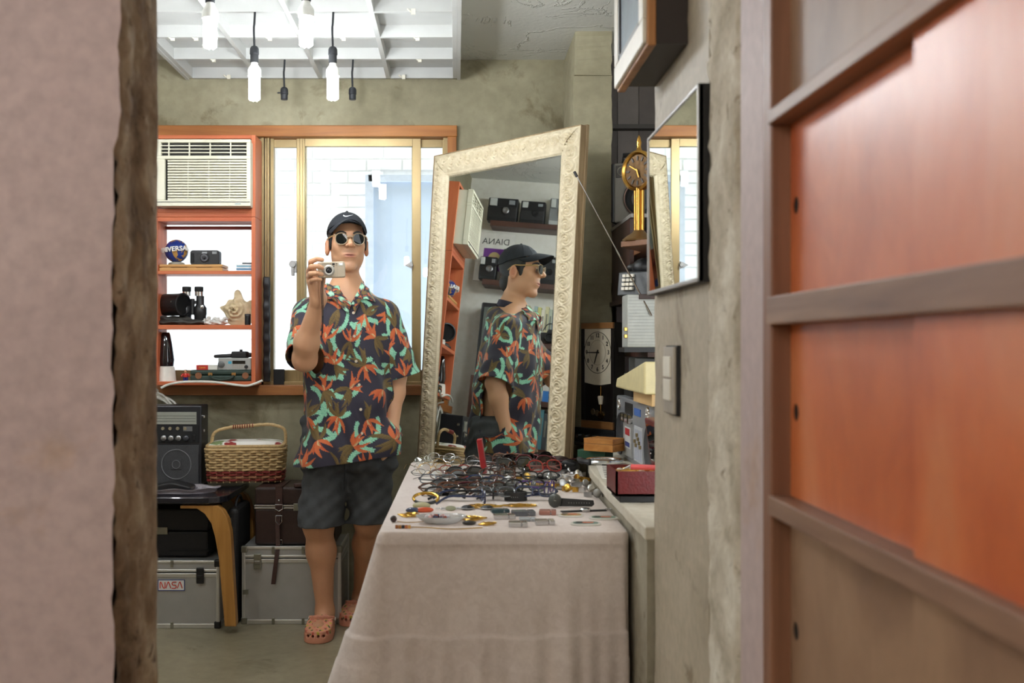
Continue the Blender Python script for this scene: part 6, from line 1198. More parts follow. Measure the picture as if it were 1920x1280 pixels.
# ---------------------------------------------------------------- the man with the camera
me_ = thing('person', (-.5, 4.5, 0), 'man in dark floral shirt, black cap and sunglasses raising a small camera', 'person')
SK = np.array(lin((206, 156, 120))[:3])
def v3(px, py, Y): return np.array(P(px, py, Y))
HO = np.array([-.461, 4.50, 1.615]); hy = math.radians(12); HR = np.array(RZ(hy))[:3, :3]
def hl(p): return (p-HO)@HR          # world to head space (head faces -y)
def hw(q): return HO+np.array(q)@HR.T
def head(p):
    q = hl(p); d = elp(q, (0, .012, .050), (.076, .097, .092)); ax = np.abs(q[:, 0]); s_ = q.copy(); s_[:, 0] = ax
    d = sm(d, elp(q, (0, -.020, -.018), (.065, .075, .079)), .03)
    d = sm(d, elp(s_, (.036, -.006, -.045), (.022, .045, .034)), .03)          # jaw corners
    d = sm(d, elp(q, (0, -.070, -.083), (.026, .022, .020)), .025)             # chin
    d = sm(d, elp(s_, (.040, -.062, .004), (.024, .022, .024)), .025)          # cheekbones
    d = sm(d, elp(q, (0, -.078, .052), (.050, .016, .012)), .02)               # brow
    d = smx(d, -elp(s_, (.034, -.102, .026), (.021, .020, .014)), .012)        # eye sockets
    d = sm(d, elp(s_, (.033, -.078, .028), (.016, .013, .011)), .006)          # lids
    d = sm(d, cone(q, (0, -.092, .036), (0, -.116, .008), .0080, .0116), .011)
    d = sm(d, elp(s_, (.0135, -.102, .004), (.0085, .011, .0078)), .007)
    d = smx(d, -elp(s_, (.006, -.110, -.006), (.0035, .005, .003)), .003)
    d = sm(d, elp(q, (0, -.083, -.036), (.030, .010, .017)), .016)             # mouth mound
    d = sm(d, elp(q, (0, -.0915, -.0325), (.025, .0070, .0045)), .005); d = sm(d, elp(q, (0, -.0905, -.0420), (.022, .0070, .0055)), .005)
    d = smx(d, -elp(q, (0, -.0985, -.0370), (.024, .006, .0014)), .002)
    ear = smx(elp(s_, (.083, .012, .002), (.0115, .019, .034)), -elp(s_, (.090, .010, .004), (.006, .011, .020)), .004); ear = sm(ear, elp(s_, (.078, .004, .0), (.006, .008, .014)), .006)
    d = sm(d, ear, .006)
    d = sm(d, cone(q, (0, .022, -.055), (-.004, .034, -.20), .047, .056), .03)
    d = sm(d, elp(q, (0, -.036, -.155), (.012, .012, .02)), .03)
    return d
def trunk(p):
    d = elp(p, (-.468, 4.515, 1.22), (.185, .115, .25)); d = sm(d, cone(p, (-.605, 4.515, 1.34), (-.325, 4.515, 1.34), .052, .052), .06)
    d = sm(d, cone(p, (-.463, 4.53, 1.36), (-.462, 4.53, 1.46), .075, .058), .06); d = sm(d, elp(p, (-.46, 4.515, .95), (.165, .115, .16)), .08); return d
def upper(p): return sm(head(p), trunk(p), .03)
# right arm with the hand round the camera
cpx = lambda px, py, Y: v3(px, py, Y)
SHr, ELr, WRr = np.array([-.632, 4.505, 1.338]), np.array([-.612, 4.30, 1.150]), cpx(597, 560, 4.155)
fing = [[(583, 503, 4.125), (583, 490, 4.085), (594, 485.5, 4.076), (604, 487, 4.080)], [(579, 508, 4.12), (583, 500, 4.052), (595, 499, 4.036), (604, 502, 4.044)], [(579, 518, 4.12), (582, 513, 4.047), (594, 511.5, 4.034), (603, 514, 4.044)], [(582, 529, 4.12), (585, 525, 4.056), (594, 523, 4.040), (601, 524, 4.047)]]
def arm_r(p):
    d = cone(p, SHr, ELr, .058, .047); fm_ = ELr+(WRr-ELr)*.28+np.array([-.006, -.01, 0])
    d = sm(d, cone(p, ELr, fm_, .044, .048), .03); d = sm(d, cone(p, fm_, WRr, .046, .027), .03)
    d = sm(d, cone(p, WRr, cpx(585, 512, 4.128), .027, .022), .02); d = sm(d, cone(p, WRr, cpx(587, 526, 4.122), .026, .022), .02); d = sm(d, cone(p, cpx(583, 506, 4.126), cpx(585, 528, 4.122), .0145, .0145), .012)
    for i, f_ in enumerate(fing):
        q = [cpx(*a) for a in f_]; r = [.0112, .0102, .0092, .0080] if i < 3 else [.0098, .0088, .0078, .0068]; g = np.minimum(np.minimum(cone(p, q[0], q[1], r[0], r[1]), cone(p, q[1], q[2], r[1], r[2])), cone(p, q[2], q[3], r[2], r[3])); d = sm(d, g, .0035)
    th_ = [cpx(597, 545, 4.140), cpx(604, 528, 4.132), cpx(609, 507, 4.118)]; d = sm(d, cone(p, th_[0], th_[1], .018, .0125), .012); d = sm(d, cone(p, th_[1], th_[2], .0120, .0095), .004)
    return d
SHl, ELl, WRl = np.array([-.300, 4.52, 1.335]), np.array([-.258, 4.545, 1.075]), np.array([-.272, 4.47, .850])
def arm_l(p):
    d = cone(p, SHl, ELl, .054, .042); fm_ = ELl+(WRl-ELl)*.3; d = sm(d, cone(p, ELl, fm_, .040, .041), .03); d = sm(d, cone(p, fm_, WRl, .040, .028), .03)
    d = sm(d, cone(p, WRl, WRl+np.array([-.02, -.03, -.07]), .027, .026), .02); d = sm(d, cone(p, WRl+np.array([-.02, -.03, -.07]), WRl+np.array([-.04, -.035, -.13]), .022, .012), .02)
    d = sm(d, cone(p, WRl+np.array([-.005, -.03, -.02]), WRl+np.array([.0, -.055, -.07]), .014, .010), .012); return d
HPr, KNr, ANr = np.array([-.530, 4.53, .83]), np.array([-.580, 4.475, .465]), np.array([-.556, 4.505, .085]); HPl, KNl, ANl = np.array([-.385, 4.54, .83]), np.array([-.372, 4.545, .470]), np.array([-.425, 4.765, .085])
def leg(p, H_, K_, A_, toe):
    d = cone(p, H_, K_, .090, .062); d = sm(d, elp(p, K_+np.array([0, -.018, .0]), (.052, .045, .058)), .03)
    cf = K_+(A_-K_)*.33+np.array([0, .022, 0]); d = sm(d, cone(p, K_, cf, .054, .058), .04); d = sm(d, cone(p, cf, A_, .056, .035), .04); d = sm(d, ball(p, A_+np.array([.0, -.0, .0]), .040), .02)
    d = sm(d, cone(p, A_+np.array([0, .02, -.035]), toe, .034, .030), .03); return d
TOr, TOl = np.array([-.566, 4.37, .045]), np.array([-.452, 4.63, .045])
def legs(p): return np.minimum(sm(leg(p, HPr, KNr, ANr, TOr), elp(p, (-.457, 4.535, .87), (.16, .11, .10)), .05), leg(p, HPl, KNl, ANl, TOl))
def limb_box(pts, m=.1): a = np.array(pts); return a.min(0)-m, a.max(0)+m
V = []; Fq = []; off = 0
for fn_, (lo, hi), h_ in ((upper, (np.array([-.70, 4.37, .78]), np.array([-.23, 4.66, 1.79])), .0026), (arm_r, limb_box([SHr, ELr, WRr, cpx(579, 485, 4.03)], .075), .0026), (arm_l, limb_box([SHl, ELl, WRl, WRl+np.array([-.04, -.05, -.13])], .075), .0035), (legs, (np.array([-.70, 4.30, -.02]), np.array([-.25, 4.90, .99])), .0042)):
    v, f = sdf_net(fn_, lo, hi, h_); V.append(v); Fq.append(f+off); off += len(v)
V = np.concatenate(V); Fq = np.concatenate(Fq); col = np.tile(SK, (len(V), 1)); q = hl(V)
def blend(mask, c, k): 
    global col
    col = col*(1-(mask*k)[:, None])+np.array(lin(c)[:3])*(mask*k)[:, None]
g3 = lambda c, r: np.exp(-np.maximum(0, (((q-np.array(c))/np.array(r))**2).sum(1)))
blend(np.clip(1.6*g3((0, -.1, -.037), (.022, .02, .0080)), 0, 1), (166, 98, 84), .85); blend(g3((0, -.1, -.0372), (.026, .02, .0016)), (90, 50, 44), .8)          # lips
blend(g3((0, -.1, -.020), (.026, .03, .008)), (110, 84, 70), .45); blend(g3((0, -.09, -.075), (.024, .04, .018)), (120, 90, 74), .40)   # shaved moustache and chin
sq = q.copy(); sq[:, 0] = np.abs(sq[:, 0])
blend(np.exp(-(((sq-np.array((.085, .014, .0)))/np.array((.012, .025, .035)))**2).sum(1)), (206, 120, 92), .5)
nzv = np.sin(V[:, 0]*41+V[:, 2]*37)*np.sin(V[:, 1]*53-V[:, 2]*29); col = col*(1+.035*nzv[:, None])
lowz = V[:, 2] < .7; col[lowz] *= np.array([.86, .80, .76]); hairy = np.sin(V[:, 0]*900)*np.sin(V[:, 2]*700+V[:, 1]*500); col[lowz] *= (1-.05*(hairy[lowz] > .55))[:, None]
body = mesh_np('body', V, Fq, attrm('skin', .5, .12, 220, sss=.08), me_, col)
# eyes behind the lenses
for s_ in (-1, 1):
    c = hw((s_*.034, -.080, .028)); e = MB().ell(c, (.0115, .0115, .0115), 16, 10).build('eye', mat('eye_white', (222, 216, 208), .2), me_, smooth=True); c2 = hw((s_*.034, -.0885, .028)); MB().ell(c2, (.0052, .0045, .0052), 14, 8).build('iris', mat('iris_dark', (40, 24, 16), .1), e, smooth=True)
m_hair = mat('black_hair', (20, 18, 18), .5, 0, .3, 200, .5, 400, stretch=(1, 1, .2))
def hair(p):
    q = hl(p); s_ = q.copy(); s_[:, 0] = np.abs(q[:, 0]); d = elp(q, (0, .014, .050), (.0795, .1005, .096)); lowc = -.055*np.clip((q[:, 1]-.0)/.08, 0, 1)-.0; d = np.maximum(d, -(q[:, 2]-(.004+lowc))); d = np.maximum(d, -(q[:, 1]+.040)); d = np.maximum(d, q[:, 2]-.085)
    d = sm(d, np.maximum(elp(q, (0, .060, -.035), (.058, .042, .05)), -(q[:, 1]-.03)), .012); sb = elp(s_, (.0735, -.022, .018), (.006, .012, .03)); return sm(d, sb, .006)
lo = hw((0, 0, 0))-.13; v, f = sdf_net(hair, lo+np.array([0, 0, .0]), lo+.27, .0026); mesh_np('hair', v, f, m_hair, me_)
for s_ in (-1, 1):
    pts = [hw((s_*x, y, z)) for x, y, z in ((.014, -.0965, .0525), (.030, -.095, .0590), (.046, -.085, .0570), (.058, -.070, .049))]; MB().tube(smooth_path(pts, 4), [.0028, .0038, .0046, .0048, .005, .005, .005, .0048, .0046, .0038, .003, .0024, .0014], 7).build('eyebrow', m_hair, me_, smooth=True)
# cap
m_cap = mat('cap_cotton', (30, 34, 40), .85, 0, .1, 300, .25, 600)
def capf(p):
    q = hl(p); d = elp(q, (0, .013, .052), (.086, .107, .102)); d = d-.0009*np.cos(np.arctan2(q[:, 0], q[:, 1]-.013)*6)**20; inn = elp(q, (0, .013, .050), (.0805, .102, .0975)); d = smx(d, -inn, .002); rim = .100-.058*np.clip((q[:, 1]+.085)/.17, 0, 1); return np.maximum(d, rim-q[:, 2])
v, f = sdf_net(capf, lo, lo+.29, .0026); cap = mesh_np('cap', v, f, m_cap, me_)
def visor(i, j, dz=0):
    a = math.radians(-82+164*i); rx, ry_ = .0825, .097; x0, y0 = rx*math.sin(a), .013-ry_*math.cos(a); L = .072*max(0, math.cos(a*.93))**.55; jj = j
    x = x0*(1-.10*jj), y0-L*jj; dr = .046*(math.sin(a)**2)*(1+.10*jj)+.004*jj+.004*jj*jj
    return hw((x[0]*.98, x[1], .112-dr+dz))
k = MB(); k.grid(lambda i, j: visor(i, j), 40, 12); k.build('visor', m_cap, cap, smooth=True, solid=.003)
MB().ell(hw((0, .013, .156)), (.006, .006, .004), 12, 6).build('button', m_cap, cap, smooth=True)
sw_o = [(-.021, .004), (-.019, -.004), (-.012, -.008), (-.004, -.006), (.022, .010), (-.004, -.001), (-.010, -.002), (-.014, .000), (-.017, .004), (-.018, .0075)]
def onc(x, z):
    zc = .131+z*.62-.052; yy = .013-.108*math.sqrt(max(0, 1-(x/.087)**2-(zc/.103)**2)); return hw((x, yy-.0012, .131+z*.62))
MB().add([tuple(onc(x*1.0-.002, z)) for x, z in sw_o], [tuple(range(len(sw_o)))]).build('logo', mat('logo_white', (226, 226, 226), .6), cap, solid=.0006)
# sunglasses
sg = thing('sunglasses', hw((0, -.1, .03)), None, None); sg.parent = me_; sg.matrix_parent_inverse = MW[me_].inverted()
bpy.data.objects.remove(sg)
m_crys = glassm('crystal_acetate', (.96, .92, .86), 1.3, .05, .42, (.66, .50, .33)); HM = Matrix.Translation(Vector(HO)) @ RZ(hy)
ol_ = lens_outline(.048, .045, .85)
fr = MB(HM)
for s_ in (-1, 1):
    cx = s_*.0355; fr.tube([(cx+x, -.113+.9*(abs(cx+x)**2)*3.2, .030+z) for x, z in ol_], .0022, 8, True)
fr.tube(smooth_path([(-.013, -.113, .036), (0, -.1155, .041), (.013, -.113, .036)], 4), .0031, 8)
for s_ in (-1, 1): fr.tube([(s_*.057, -.104, .044), (s_*.064, -.099, .044)], .0036, 8)
fo = fr.build('sunglasses', m_crys, me_, smooth=True)
for s_ in (-1, 1):
    cx = s_*.0355; MB(HM).add([(cx+x, -.1132+.9*(abs(cx+x)**2)*3.2, .030+z) for x, z in ol_], [tuple(range(len(ol_)))]).build('lens', mat('smoke_lens', (16, 20, 19), .10, spec=.25), fo)
    MB(HM).tube(smooth_path([(s_*.064, -.099, .043), (s_*.072, -.07, .042), (s_*.0815, -.02, .038), (s_*.0835, .012, .036), (s_*.082, .04, .012)], 4), .0028, 7).build('temple', mat('gold_temple', (206, 176, 120), .25, .4), fo, smooth=True)

# ---------------------------------------------------------------- floral shirt: a thin shell with hollow sleeves
TX = lambda z: -.4725+(1.35-z)*.030
def yaw2(p, c, a): dx = p[:, 0]-c[0]; dy = p[:, 1]-c[1]; return dx*math.cos(a)+dy*math.sin(a), -dx*math.sin(a)+dy*math.cos(a)
def tor(p, e=0):
    z = p[:, 2]; t_ = np.clip((1.36-z)/.63, 0, 1); a = .180+.038*np.clip((t_-.72)/.28, 0, 1)**1.5+e; b_ = .125+.032*np.sin(np.clip(t_*1.25, 0, 1)*math.pi*.62)+.004*t_+e; cx = -.4725+t_*.020; cy = 4.512-.012*t_
    dx = p[:, 0]-cx; dy = p[:, 1]-cy; dxr = dx*math.cos(.14)+dy*math.sin(.14); dyr = -dx*math.sin(.14)+dy*math.cos(.14)
    r = ((np.abs(dxr)/a)**2.5+(np.abs(dyr)/b_)**2.5)**.4; d = (r-1)*np.minimum(a, b_)
    th = np.arctan2(dxr, -dyr); wr = .006*t_*np.sin(th*7+z*6)+.004*np.sin(z*34+th*3+np.sin(th*4)*2)*(.3+t_)+.003*np.sin(th*13+z*19); d = d+wr*np.clip(t_*2+.25, 0, 1)
    top = z-(1.455-.50*np.maximum(np.abs(dx)-.045, 0))-e; d = sm(d, elp(p, (-.272, 4.47, .80), (.036, .075, .075)), .05); return smx(d, top, .05)
SLr1 = ELr+(ELr-SHr)*.02; SLl1 = np.array([-.236, 4.545, 1.075])
def slv(p, a, b_, ra, rb, e=0):
    a = np.array(a); b_ = np.array(b_); ba = b_-a; L = np.linalg.norm(ba); t_ = ((p-a)@ba)/(L*L); tc = np.clip(t_, 0, 1.6); d = np.linalg.norm(p-a-tc[:, None]*ba, axis=1)-(ra+(rb-ra)*tc)-e
    return d+.004*np.sin(t_*14+p[:, 0]*60)*np.clip(t_, 0, 1), t_
def shirt(p, full=False):
    d0 = tor(p); dr, tr_ = slv(p, SHr, SLr1, .060, .082); dl, tl_ = slv(p, SHl, SLl1, .059, .080)
    cutr = (tr_-.93)*.29; cutl = (tl_-1.0)*.275
    o = sm(sm(d0, dr, .05), dl, .05); TH = .0062; sh_ = np.maximum(o, -(o+TH))
    # open hem and cuffs, neck hole, V opening
    hem = .722+.035*np.sin((p[:, 0]+.47)*5.0)*.6-(p[:, 0]+.455)*(-.045); sh_ = np.maximum(sh_, hem-p[:, 2])
    nearr = dr < d0-.004; nearl = dl < d0-.004
    sh_ = np.where(nearr, np.maximum(sh_, cutr), sh_); sh_ = np.where(nearl, np.maximum(sh_, cutl), sh_)
    q = p-np.array([-.460, 4.52, 1.46]); sh_ = smx(sh_, -(cone(p, (-.461, 4.535, 1.36), (-.460, 4.525, 1.56), .062, .070)), .006)
    xv = p[:, 0]-(-.440); w_ = np.abs(xv)-(p[:, 2]-1.372)*.60; wedge = np.maximum(w_, p[:, 1]-4.47); sh_ = np.maximum(sh_, -wedge)
    if full: return sh_, d0, dr, tr_, dl, tl_
    return sh_
v, f = sdf_net(shirt, (-.76, 4.17, .66), (-.12, 4.74, 1.47), .003)
# drop loose crumbs: keep faces whose vertices all sit near the shell
_, d0, dr, tr_, dl, tl_ = shirt(v, True)
U = np.zeros(len(v)); Wv = v[:, 2].copy(); th = np.arctan2(v[:, 0]+.4625, -(v[:, 1]-4.505)); U = th*.175
isr = dr < np.minimum(d0, dl)+.004; isl = dl < np.minimum(d0, dr)+.004
def axisuv(m_, a, b_, o_):
    a = np.array(a); b_ = np.array(b_); w_ = (b_-a)/np.linalg.norm(b_-a); e1 = np.cross(w_, [0, 1, 0]); e1 /= np.linalg.norm(e1); e2 = np.cross(w_, e1); r = v[m_]-a; U[m_] = np.arctan2(r@e1, r@e2)*.085+o_; Wv[m_] = r@w_+3+o_
axisuv(isr, SHr, SLr1, 5.0); axisuv(isl, SHl, SLl1, 9.0)
uv = np.stack([U, Wv], 1)
BASE = np.array(lin((40, 36, 52))[:3]); colS = np.tile(BASE, (len(v), 1)); colS *= (1+.06*np.sin(U*700)[:, None]*np.sin(Wv*650)[:, None])
c_or, c_or2, c_red = [np.array(lin(c)[:3]) for c in ((208, 104, 54), (176, 66, 30), (112, 34, 22))]; c_ol, c_ol2 = np.array(lin((122, 98, 48))[:3]), np.array(lin((76, 60, 28))[:3]); c_mi, c_mi2 = np.array(lin((170, 224, 192))[:3]), np.array(lin((92, 170, 140))[:3]); c_cr = np.array(lin((226, 196, 150))[:3])
R3 = random.Random(12)
def leaf(P_, c, ang, L, w_, ca, cb, edge=None):
    d = P_-np.array(c); x = d[:, 0]*math.cos(ang)+d[:, 1]*math.sin(ang); y = -d[:, 0]*math.sin(ang)+d[:, 1]*math.cos(ang); t_ = x/L; y = y-.10*L*np.sin(np.clip(t_, 0, 1)*math.pi)*(1 if (int(ang*1000) % 2) else -1)
    hwid = w_*np.sin(np.clip(t_, 0, 1)**.75*math.pi)**.8; m_ = (t_ > 0) & (t_ < 1) & (np.abs(y) < hwid)
    k_ = np.clip(.5+.5*y/np.maximum(hwid, 1e-6), 0, 1)*.55+.45*(.5+.5*np.sin(y*1500+t_*3)); return m_, ca*(1-k_[:, None])+cb*k_[:, None]
def paint(idx, m_, c): colS[idx[m_]] = c[m_]
def motif(cu, cv, ang):
    idx = np.where((np.abs(uv[:, 0]-cu) < .13) & (np.abs(uv[:, 1]-cv) < .13))[0]
    if len(idx) < 20: return
    P_ = uv[idx]
    for i in range(R3.randint(3, 4)):                        # olive leaves fan out behind the bloom
        a = ang+math.pi+R3.uniform(-1.0, 1.0); m_, c = leaf(P_, (cu, cv), a, R3.uniform(.060, .09), R3.uniform(.007, .0105), c_ol, c_ol2); paint(idx, m_, c)
    for i in range(5):                                       # petals
        a = ang+(-.84+.42*i)+R3.uniform(-.10, .10); m_, c = leaf(P_, (cu, cv), a, R3.uniform(.056, .080), R3.uniform(.0060, .0085), c_or, c_or2 if i % 2 else c_or*.85); paint(idx, m_, c)
    m_, c = leaf(P_, (cu, cv), ang+.18, .030, .0035, c_cr, c_ol*1.6); paint(idx, m_, c)
def garland(cu, cv, a0, R_, sweep):
    n = int(abs(sweep)*R_/.0075); cx, cy = cu-R_*math.cos(a0), cv-R_*math.sin(a0)
    for i in range(n):
        a = a0+sweep*i/n; c = (cx+R_*math.cos(a), cy+R_*math.sin(a)); idx = np.where((np.abs(uv[:, 0]-c[0]) < .014) & (np.abs(uv[:, 1]-c[1]) < .014))[0]
        if not len(idx): continue
        d = uv[idx]-np.array(c); r = np.linalg.norm(d, axis=1); an = np.arctan2(d[:, 1], d[:, 0]); m_ = r < .0098*(1+.18*np.cos(5*an+i)); k_ = np.clip(.5+.5*np.cos(5*an+i*2)*np.sin(r*700), 0, 1)[:, None]; c_ = c_mi*(1-k_)+c_mi2*k_; colS[idx[m_]] = c_[m_]
def cover(u0, u1, w0, w1, st):
    r = 0; w_ = w0
    cells = []
    while w_ < w1:
        u = u0+(r % 2)*st*.5
        while u < u1: cells.append((u+R3.uniform(-.014, .014), w_+R3.uniform(-.014, .014), r)); u += st
        w_ += st*.80; r += 1
    for (u, w_, r) in cells: garland(u+R3.uniform(.02, .05), w_+R3.uniform(-.03, .03), R3.uniform(0, 6.28), R3.uniform(.05, .085), R3.choice((-1, 1))*R3.uniform(1.5, 2.4))
    for (u, w_, r) in cells[::3]: garland(u-R3.uniform(.03, .07), w_+R3.uniform(-.06, .06), R3.uniform(0, 6.28), R3.uniform(.05, .085), R3.choice((-1, 1))*R3.uniform(1.0, 1.8))
    for (u, w_, r) in cells: motif(u, w_, R3.choice((1.5, 1.9, 1.2, -1.5, -1.2, 2.4, .6, -2.0)))
cover(-.56, .57, .70, 1.50, .134); cover(5-.28, 5+.28, 7.95, 8.4, .125); cover(9-.28, 9+.28, 11.95, 12.4, .125)
inner = False
shirt_o = mesh_np('shirt', v, f, attrm('floral_rayon', .7, .15, 350, sheen=.15), me_, colS)
# collar flaps, placket, buttons
def surf_front(x, z, e=.004):
    """y of the shirt front at x, z"""
    ys = np.linspace(4.28, 4.52, 240); pts = np.stack([np.full(240, x), ys, np.full(240, z)], 1); d = tor(pts)
    i = np.argmax(d < 0); return ys[i]-e if d[i] < 0 else 4.45
def flap(poly, name, lift=.008):
    pts = []; 
    for (px, py) in poly:
        X = (px-856)/2000*4.42; z = 1.2-(py-650)/2000*4.42; pts.append((X, z))
    k = MB(); n = len(pts); c = (sum(p[0] for p in pts)/n, sum(p[1] for p in pts)/n); vs = []; fs = []; rings = 7; M_ = 8
    bd = []
    for i in range(n):
        a, b_ = pts[i], pts[(i+1) % n]; bd += [(a[0]+(b_[0]-a[0])*j/M_, a[1]+(b_[1]-a[1])*j/M_) for j in range(M_)]
    for r in range(rings+1):
        for p in bd:
            x, z = c[0]+(p[0]-c[0])*r/rings, c[1]+(p[1]-c[1])*r/rings; y = surf_front(x, min(z, 1.425), lift) if z < 1.425 else surf_front(x, 1.425, lift)+(z-1.425)*1.1; vs.append((x, y, z))
    m_ = len(bd)
    for r in range(rings):
        for i in range(m_): j = (i+1) % m_; fs.append((r*m_+i, r*m_+j, (r+1)*m_+j, (r+1)*m_+i))
    I = MW[me_].inverted(); o = finish(name, [tuple(I @ Vector(q_)) for q_ in vs], fs, MATS['floral_rayon'], shirt_o, True, 0, solid=.003); o.parent = shirt_o
    ca = o.data.color_attributes.new('Col', 'FLOAT_COLOR', 'POINT')
    for i, q_ in enumerate(vs):
        h_ = math.sin(q_[0]*95+q_[2]*40)*math.sin(q_[2]*110-q_[0]*30); cc_ = c_mi if h_ > .45 else c_ol if h_ < -.55 else c_or if abs(h_) < .07 else BASE; ca.data[i].color = (*cc_, 1)
    return o
flap([(613, 530), (634, 541), (661, 570), (654, 588), (627, 562), (598, 560), (600, 540)], 'collar_flap'); flap([(676, 528), (690, 540), (704, 566), (690, 560), (676, 562), (667, 588), (661, 570), (672, 545)], 'collar_flap')
def backcollar(i, j):
    a = math.radians(-115+230*i); r = .064+.012*j; return (-.460+r*math.sin(a), 4.528+r*math.cos(a)*1.0, 1.492-.035*j-.028*(1-math.cos(a))*.5-.002)
k = MB(); k.grid(backcollar, 40, 5); o = k.build('collar_band', mat('collar_navy', (40, 36, 52), .75), shirt_o, smooth=True, solid=.003)
for (px, py) in ((662, 586), (664, 630), (668, 677), (674, 721), (677, 767), (679, 812)):
    X = (px-856)/2000*4.37; z = 1.2-(py-650)/2000*4.37; y = surf_front(X, z, .001); MB().lathe([(.0058, 0), (.006, .0012), (.005, .0022), (0, .0018)], 16, T(X, y, z) @ RX(math.pi/2)).build('button', mat('pearl_button', (214, 200, 176), .25), shirt_o, smooth=True)
# shorts
def shorts(p):
    z = p[:, 2]; hipc = ((np.abs(p[:, 0]+.455)/.203)**2.6+(np.abs(p[:, 1]-4.53)/.135)**2.6)**(1/2.6); d = (hipc-1)*.135; d = smx(d, np.abs(z-.80)-.12, .04)
    d = sm(d, cone(p, (-.537, 4.525, .78), (-.578, 4.485, .43), .098, .096), .035); d = sm(d, cone(p, (-.372, 4.54, .78), (-.366, 4.545, .43), .100, .092), .035)
    th = p[:, 0]*40; d = d+.004*np.sin(z*42+p[:, 0]*55+np.sin(p[:, 1]*40))*np.sin(p[:, 0]*33+z*9)+.0022*np.sin(z*95-p[:, 0]*80)
    sh_ = np.maximum(d, -(d+.007)); return np.maximum(sh_, (.452+.02*(p[:, 0]+.46)*1.2)-z)
v, f = sdf_net(shorts, (-.73, 4.34, .42), (-.22, 4.70, .94), .0038); so = mesh_np('shorts', v, f, mat('charcoal_cotton', (66, 68, 70), .85, 0, .1, 60, .25, 500), me_)
MB().tube(smooth_path([(-.458, surf_front(-.458, .75)+.03, .73), (-.462, 4.405, .68), (-.468, 4.43, .60)], 5), .0025, 6).build('fly_seam', mat('charcoal_seam', (40, 42, 44), .9), so)
# clogs
def clog(A_, toe, nm):
    ax = np.array([toe[0]-A_[0], toe[1]-A_[1]]); ang = math.atan2(ax[0], -ax[1]); c = np.array([A_[0]+.42*(toe[0]-A_[0]), A_[1]+.42*(toe[1]-A_[1]), 0]); ca, sa = math.cos(ang), math.sin(ang)
    def loc(p): d = p-c; return np.stack([d[:, 0]*ca+d[:, 1]*sa, -d[:, 0]*sa+d[:, 1]*ca, d[:, 2]], 1)
    def out(q): w_ = .050+.012*np.clip(-q[:, 1]/.1, -1, 1); return w_
    def fn(p):
        q = loc(p); w_ = out(q); r = ((np.abs(q[:, 0])/w_)**2.6+(np.abs(q[:, 1])/.142)**3)**(1/2.7); sole = np.maximum((r-1)*.05, np.abs(q[:, 2]-.016)-.016)
        upf = np.maximum((r-.97)*.05, q[:, 2]-(.085-.35*np.maximum(-q[:, 1]-.03, 0)-4.0*q[:, 0]**2)); ins = np.maximum((r-.84)*.05, q[:, 2]-(.073-.35*np.maximum(-q[:, 1]-.03, 0)-4.0*q[:, 0]**2)); vamp = np.maximum(smx(upf, -ins, .004), q[:, 1]-.0); vamp = np.maximum(vamp, -q[:, 2]+.005)
        heel = np.maximum(np.maximum(smx((r-.97)*.05, -(r-.86)*.05, .004), q[:, 2]-.050), -q[:, 2]+.005); d = sm(sm(sole, vamp, .006), heel, .006)
        for hx, hyy in ((-.03, -.122), (-.010, -.128), (.012, -.127), (.032, -.120)): d = np.maximum(d, -(np.linalg.norm(np.stack([q[:, 0]-hx, (q[:, 2]-.030)], 1), axis=1)-.0058+1e3*(q[:, 1] > -.095)))
        for hx, hyy in ((-.02, -.075), (.0, -.082), (.02, -.075), (-.03, -.05), (-.01, -.056), (.012, -.056), (.032, -.05), (-.018, -.03), (.02, -.03)): d = np.maximum(d, -(np.linalg.norm(q[:, :2]-np.array((hx, hyy)), axis=1)-.0045+1e3*(q[:, 2] < .045)))
        return d
    v, f = sdf_net(fn, c-np.array([.17, .17, .012]), c+np.array([.17, .17, .11]), .0028); q = loc(v); nz = np.sin(q[:, 0]*150+1.3*np.sin(q[:, 1]*90))*np.sin(q[:, 1]*140+q[:, 2]*60); nz2 = np.sin(q[:, 0]*190+2+np.sin(q[:, 1]*70))*np.sin(q[:, 1]*170-q[:, 2]*120+1)
    cl_ = np.tile(np.array(lin((206, 140, 112))[:3]), (len(v), 1)); up_ = q[:, 2] > .034; cl_[(nz > .62) & up_] = lin((186, 164, 60))[:3]; cl_[(nz2 > .68) & up_] = lin((66, 82, 44))[:3]; cl_[(nz < -.8) & up_] = lin((196, 90, 70))[:3]
    o = mesh_np('clog', v, f, attrm('printed_foam', .6) if 'printed_foam' not in MATS else MATS['printed_foam'], me_, cl_)
    Ml = Matrix.Translation(Vector(c)) @ RZ(ang); st = MB(Ml).grid(lambda i, j: (.051*math.sin(math.radians(-95+190*i))*1.02, -.005-.05*math.cos(math.radians(-95+190*i))*.9, .062+.018*j+.012*math.cos(math.radians(-95+190*i))), 30, 4).build('strap', mat('clog_strap', (200, 134, 108), .6, 0, .2, 80), o, smooth=True, solid=.004)
    for s_ in (-1, 1): MB(Ml).lathe([(.008, 0), (.008, .004), (0, .005)], 14, T(s_*.053, .0, .066) @ RY(s_*math.pi/2)).build('rivet', m_sw, o)
    return o
clog(ANr, TOr, 'a'); clog(ANl, TOl, 'b')
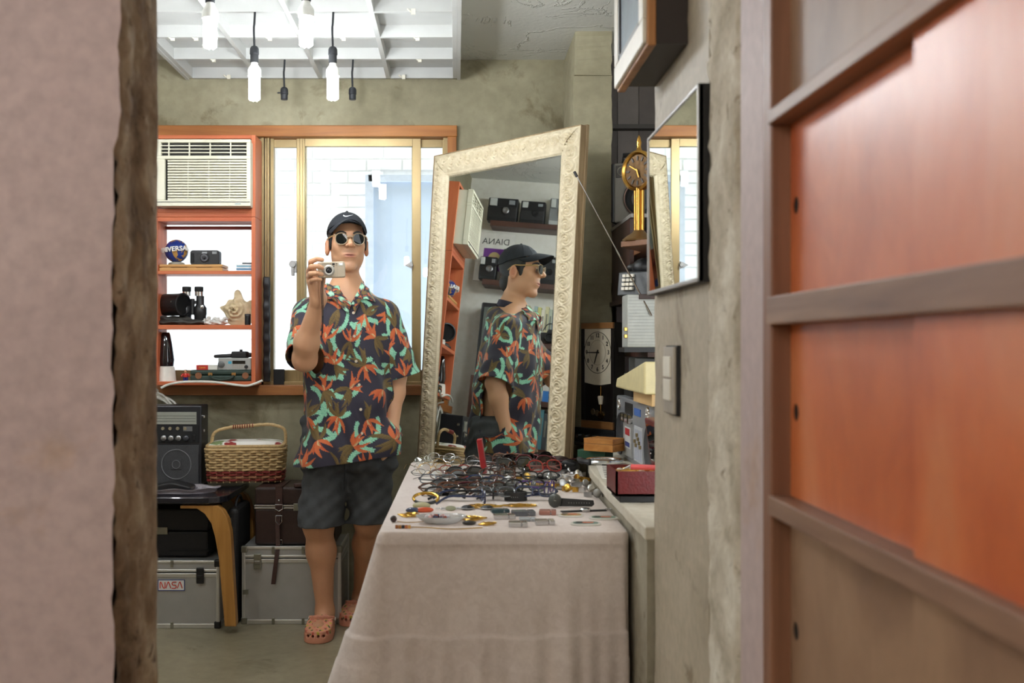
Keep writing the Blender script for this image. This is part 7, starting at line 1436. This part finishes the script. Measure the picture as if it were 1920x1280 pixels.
# ---------------------------------------------------------------- the compact camera in his hand
cc_ = Vector(P(621.5, 506, 4.082)); CM = Matrix.Translation(cc_) @ RZ(math.radians(4)) @ RY(math.radians(-2)); m_ch = mat('champagne_titanium', (196, 182, 160), .38, .35, .03, 40)
hc_ = thing('compact_camera', None, 'champagne coloured compact camera held up in the man\'s hand', 'camera', M=CM)
MB(CM).prism(rrect(.104, .060, .008, 5), -.0165, .0165, RX(math.pi/2)).build('body', m_ch, hc_, bevel=.002, smooth=True)
B = CM @ T(-.0085, -.0165, -.003) @ RX(math.pi/2); MB(B).lathe([(.0215, 0), (.0215, .004), (.019, .006), (.0185, .014), (.0165, .016), (.0125, .0155), (.0115, .012)], 36).build('lens_barrel', mat('pale_ring', (206, 204, 196), .3, .4), hc_, smooth=True); MB(B).lathe([(0, .0135), (.0118, .0128)], 28).build('lens_ring', m_blk, hc_); MB(B).ell((0, 0, .0130), (.0072, .0072, .0026), 18, 8).build('lens_glass', mat('lens_dark', (16, 18, 30), .05, 0, .02, coat=1), hc_, smooth=True)
MB(CM).box(.004, .014, -.0178, -.0160, .0165, .0245).build('viewfinder', m_blk, hc_, bevel=.0006); MB(CM).box(.028, .046, -.0178, -.0160, .014, .024).build('flash', mat('flash_pale', (200, 204, 200), .2, .2), hc_, bevel=.001); MB(CM).cyl((.020, -.0162, .0225), (.020, -.0178, .0225), .002, n=10).build('sensor', m_blk, hc_); MB(CM).cyl((.020, -.0162, .0165), (.020, -.0178, .0165), .0015, n=10).build('sensor', m_blk, hc_); MB(CM).cyl((.010, -.0162, .0115), (.010, -.0178, .0115), .0024, n=10).build('sensor', m_blk, hc_)
MB(CM).text('CONTAX', .0085, .0002, T(-.016, -.0168, .0215) @ RX(math.pi/2)).build('name', mat('dark_print', (50, 52, 46), .5), hc_); MB(CM).box(.022, .0225, -.0168, -.016, -.028, .012).build('seam', mat('seam_grey', (150, 140, 124), .5), hc_); MB(CM).cyl((-.034, 0, .030), (-.034, 0, .033), .006, n=16).build('shutter_button', m_steel, hc_)
st_ = [P(604, 521, 4.09), P(602, 545, 4.10), P(604, 580, 4.12), P(604, 615, 4.13), P(603, 632, 4.13), P(605.5, 615, 4.125), P(606, 580, 4.115), P(605, 545, 4.095), P(606, 522, 4.088)]; MB().tube(smooth_path(st_, 5), .0017, 6).build('wrist_cord', m_cord, hc_, smooth=True)
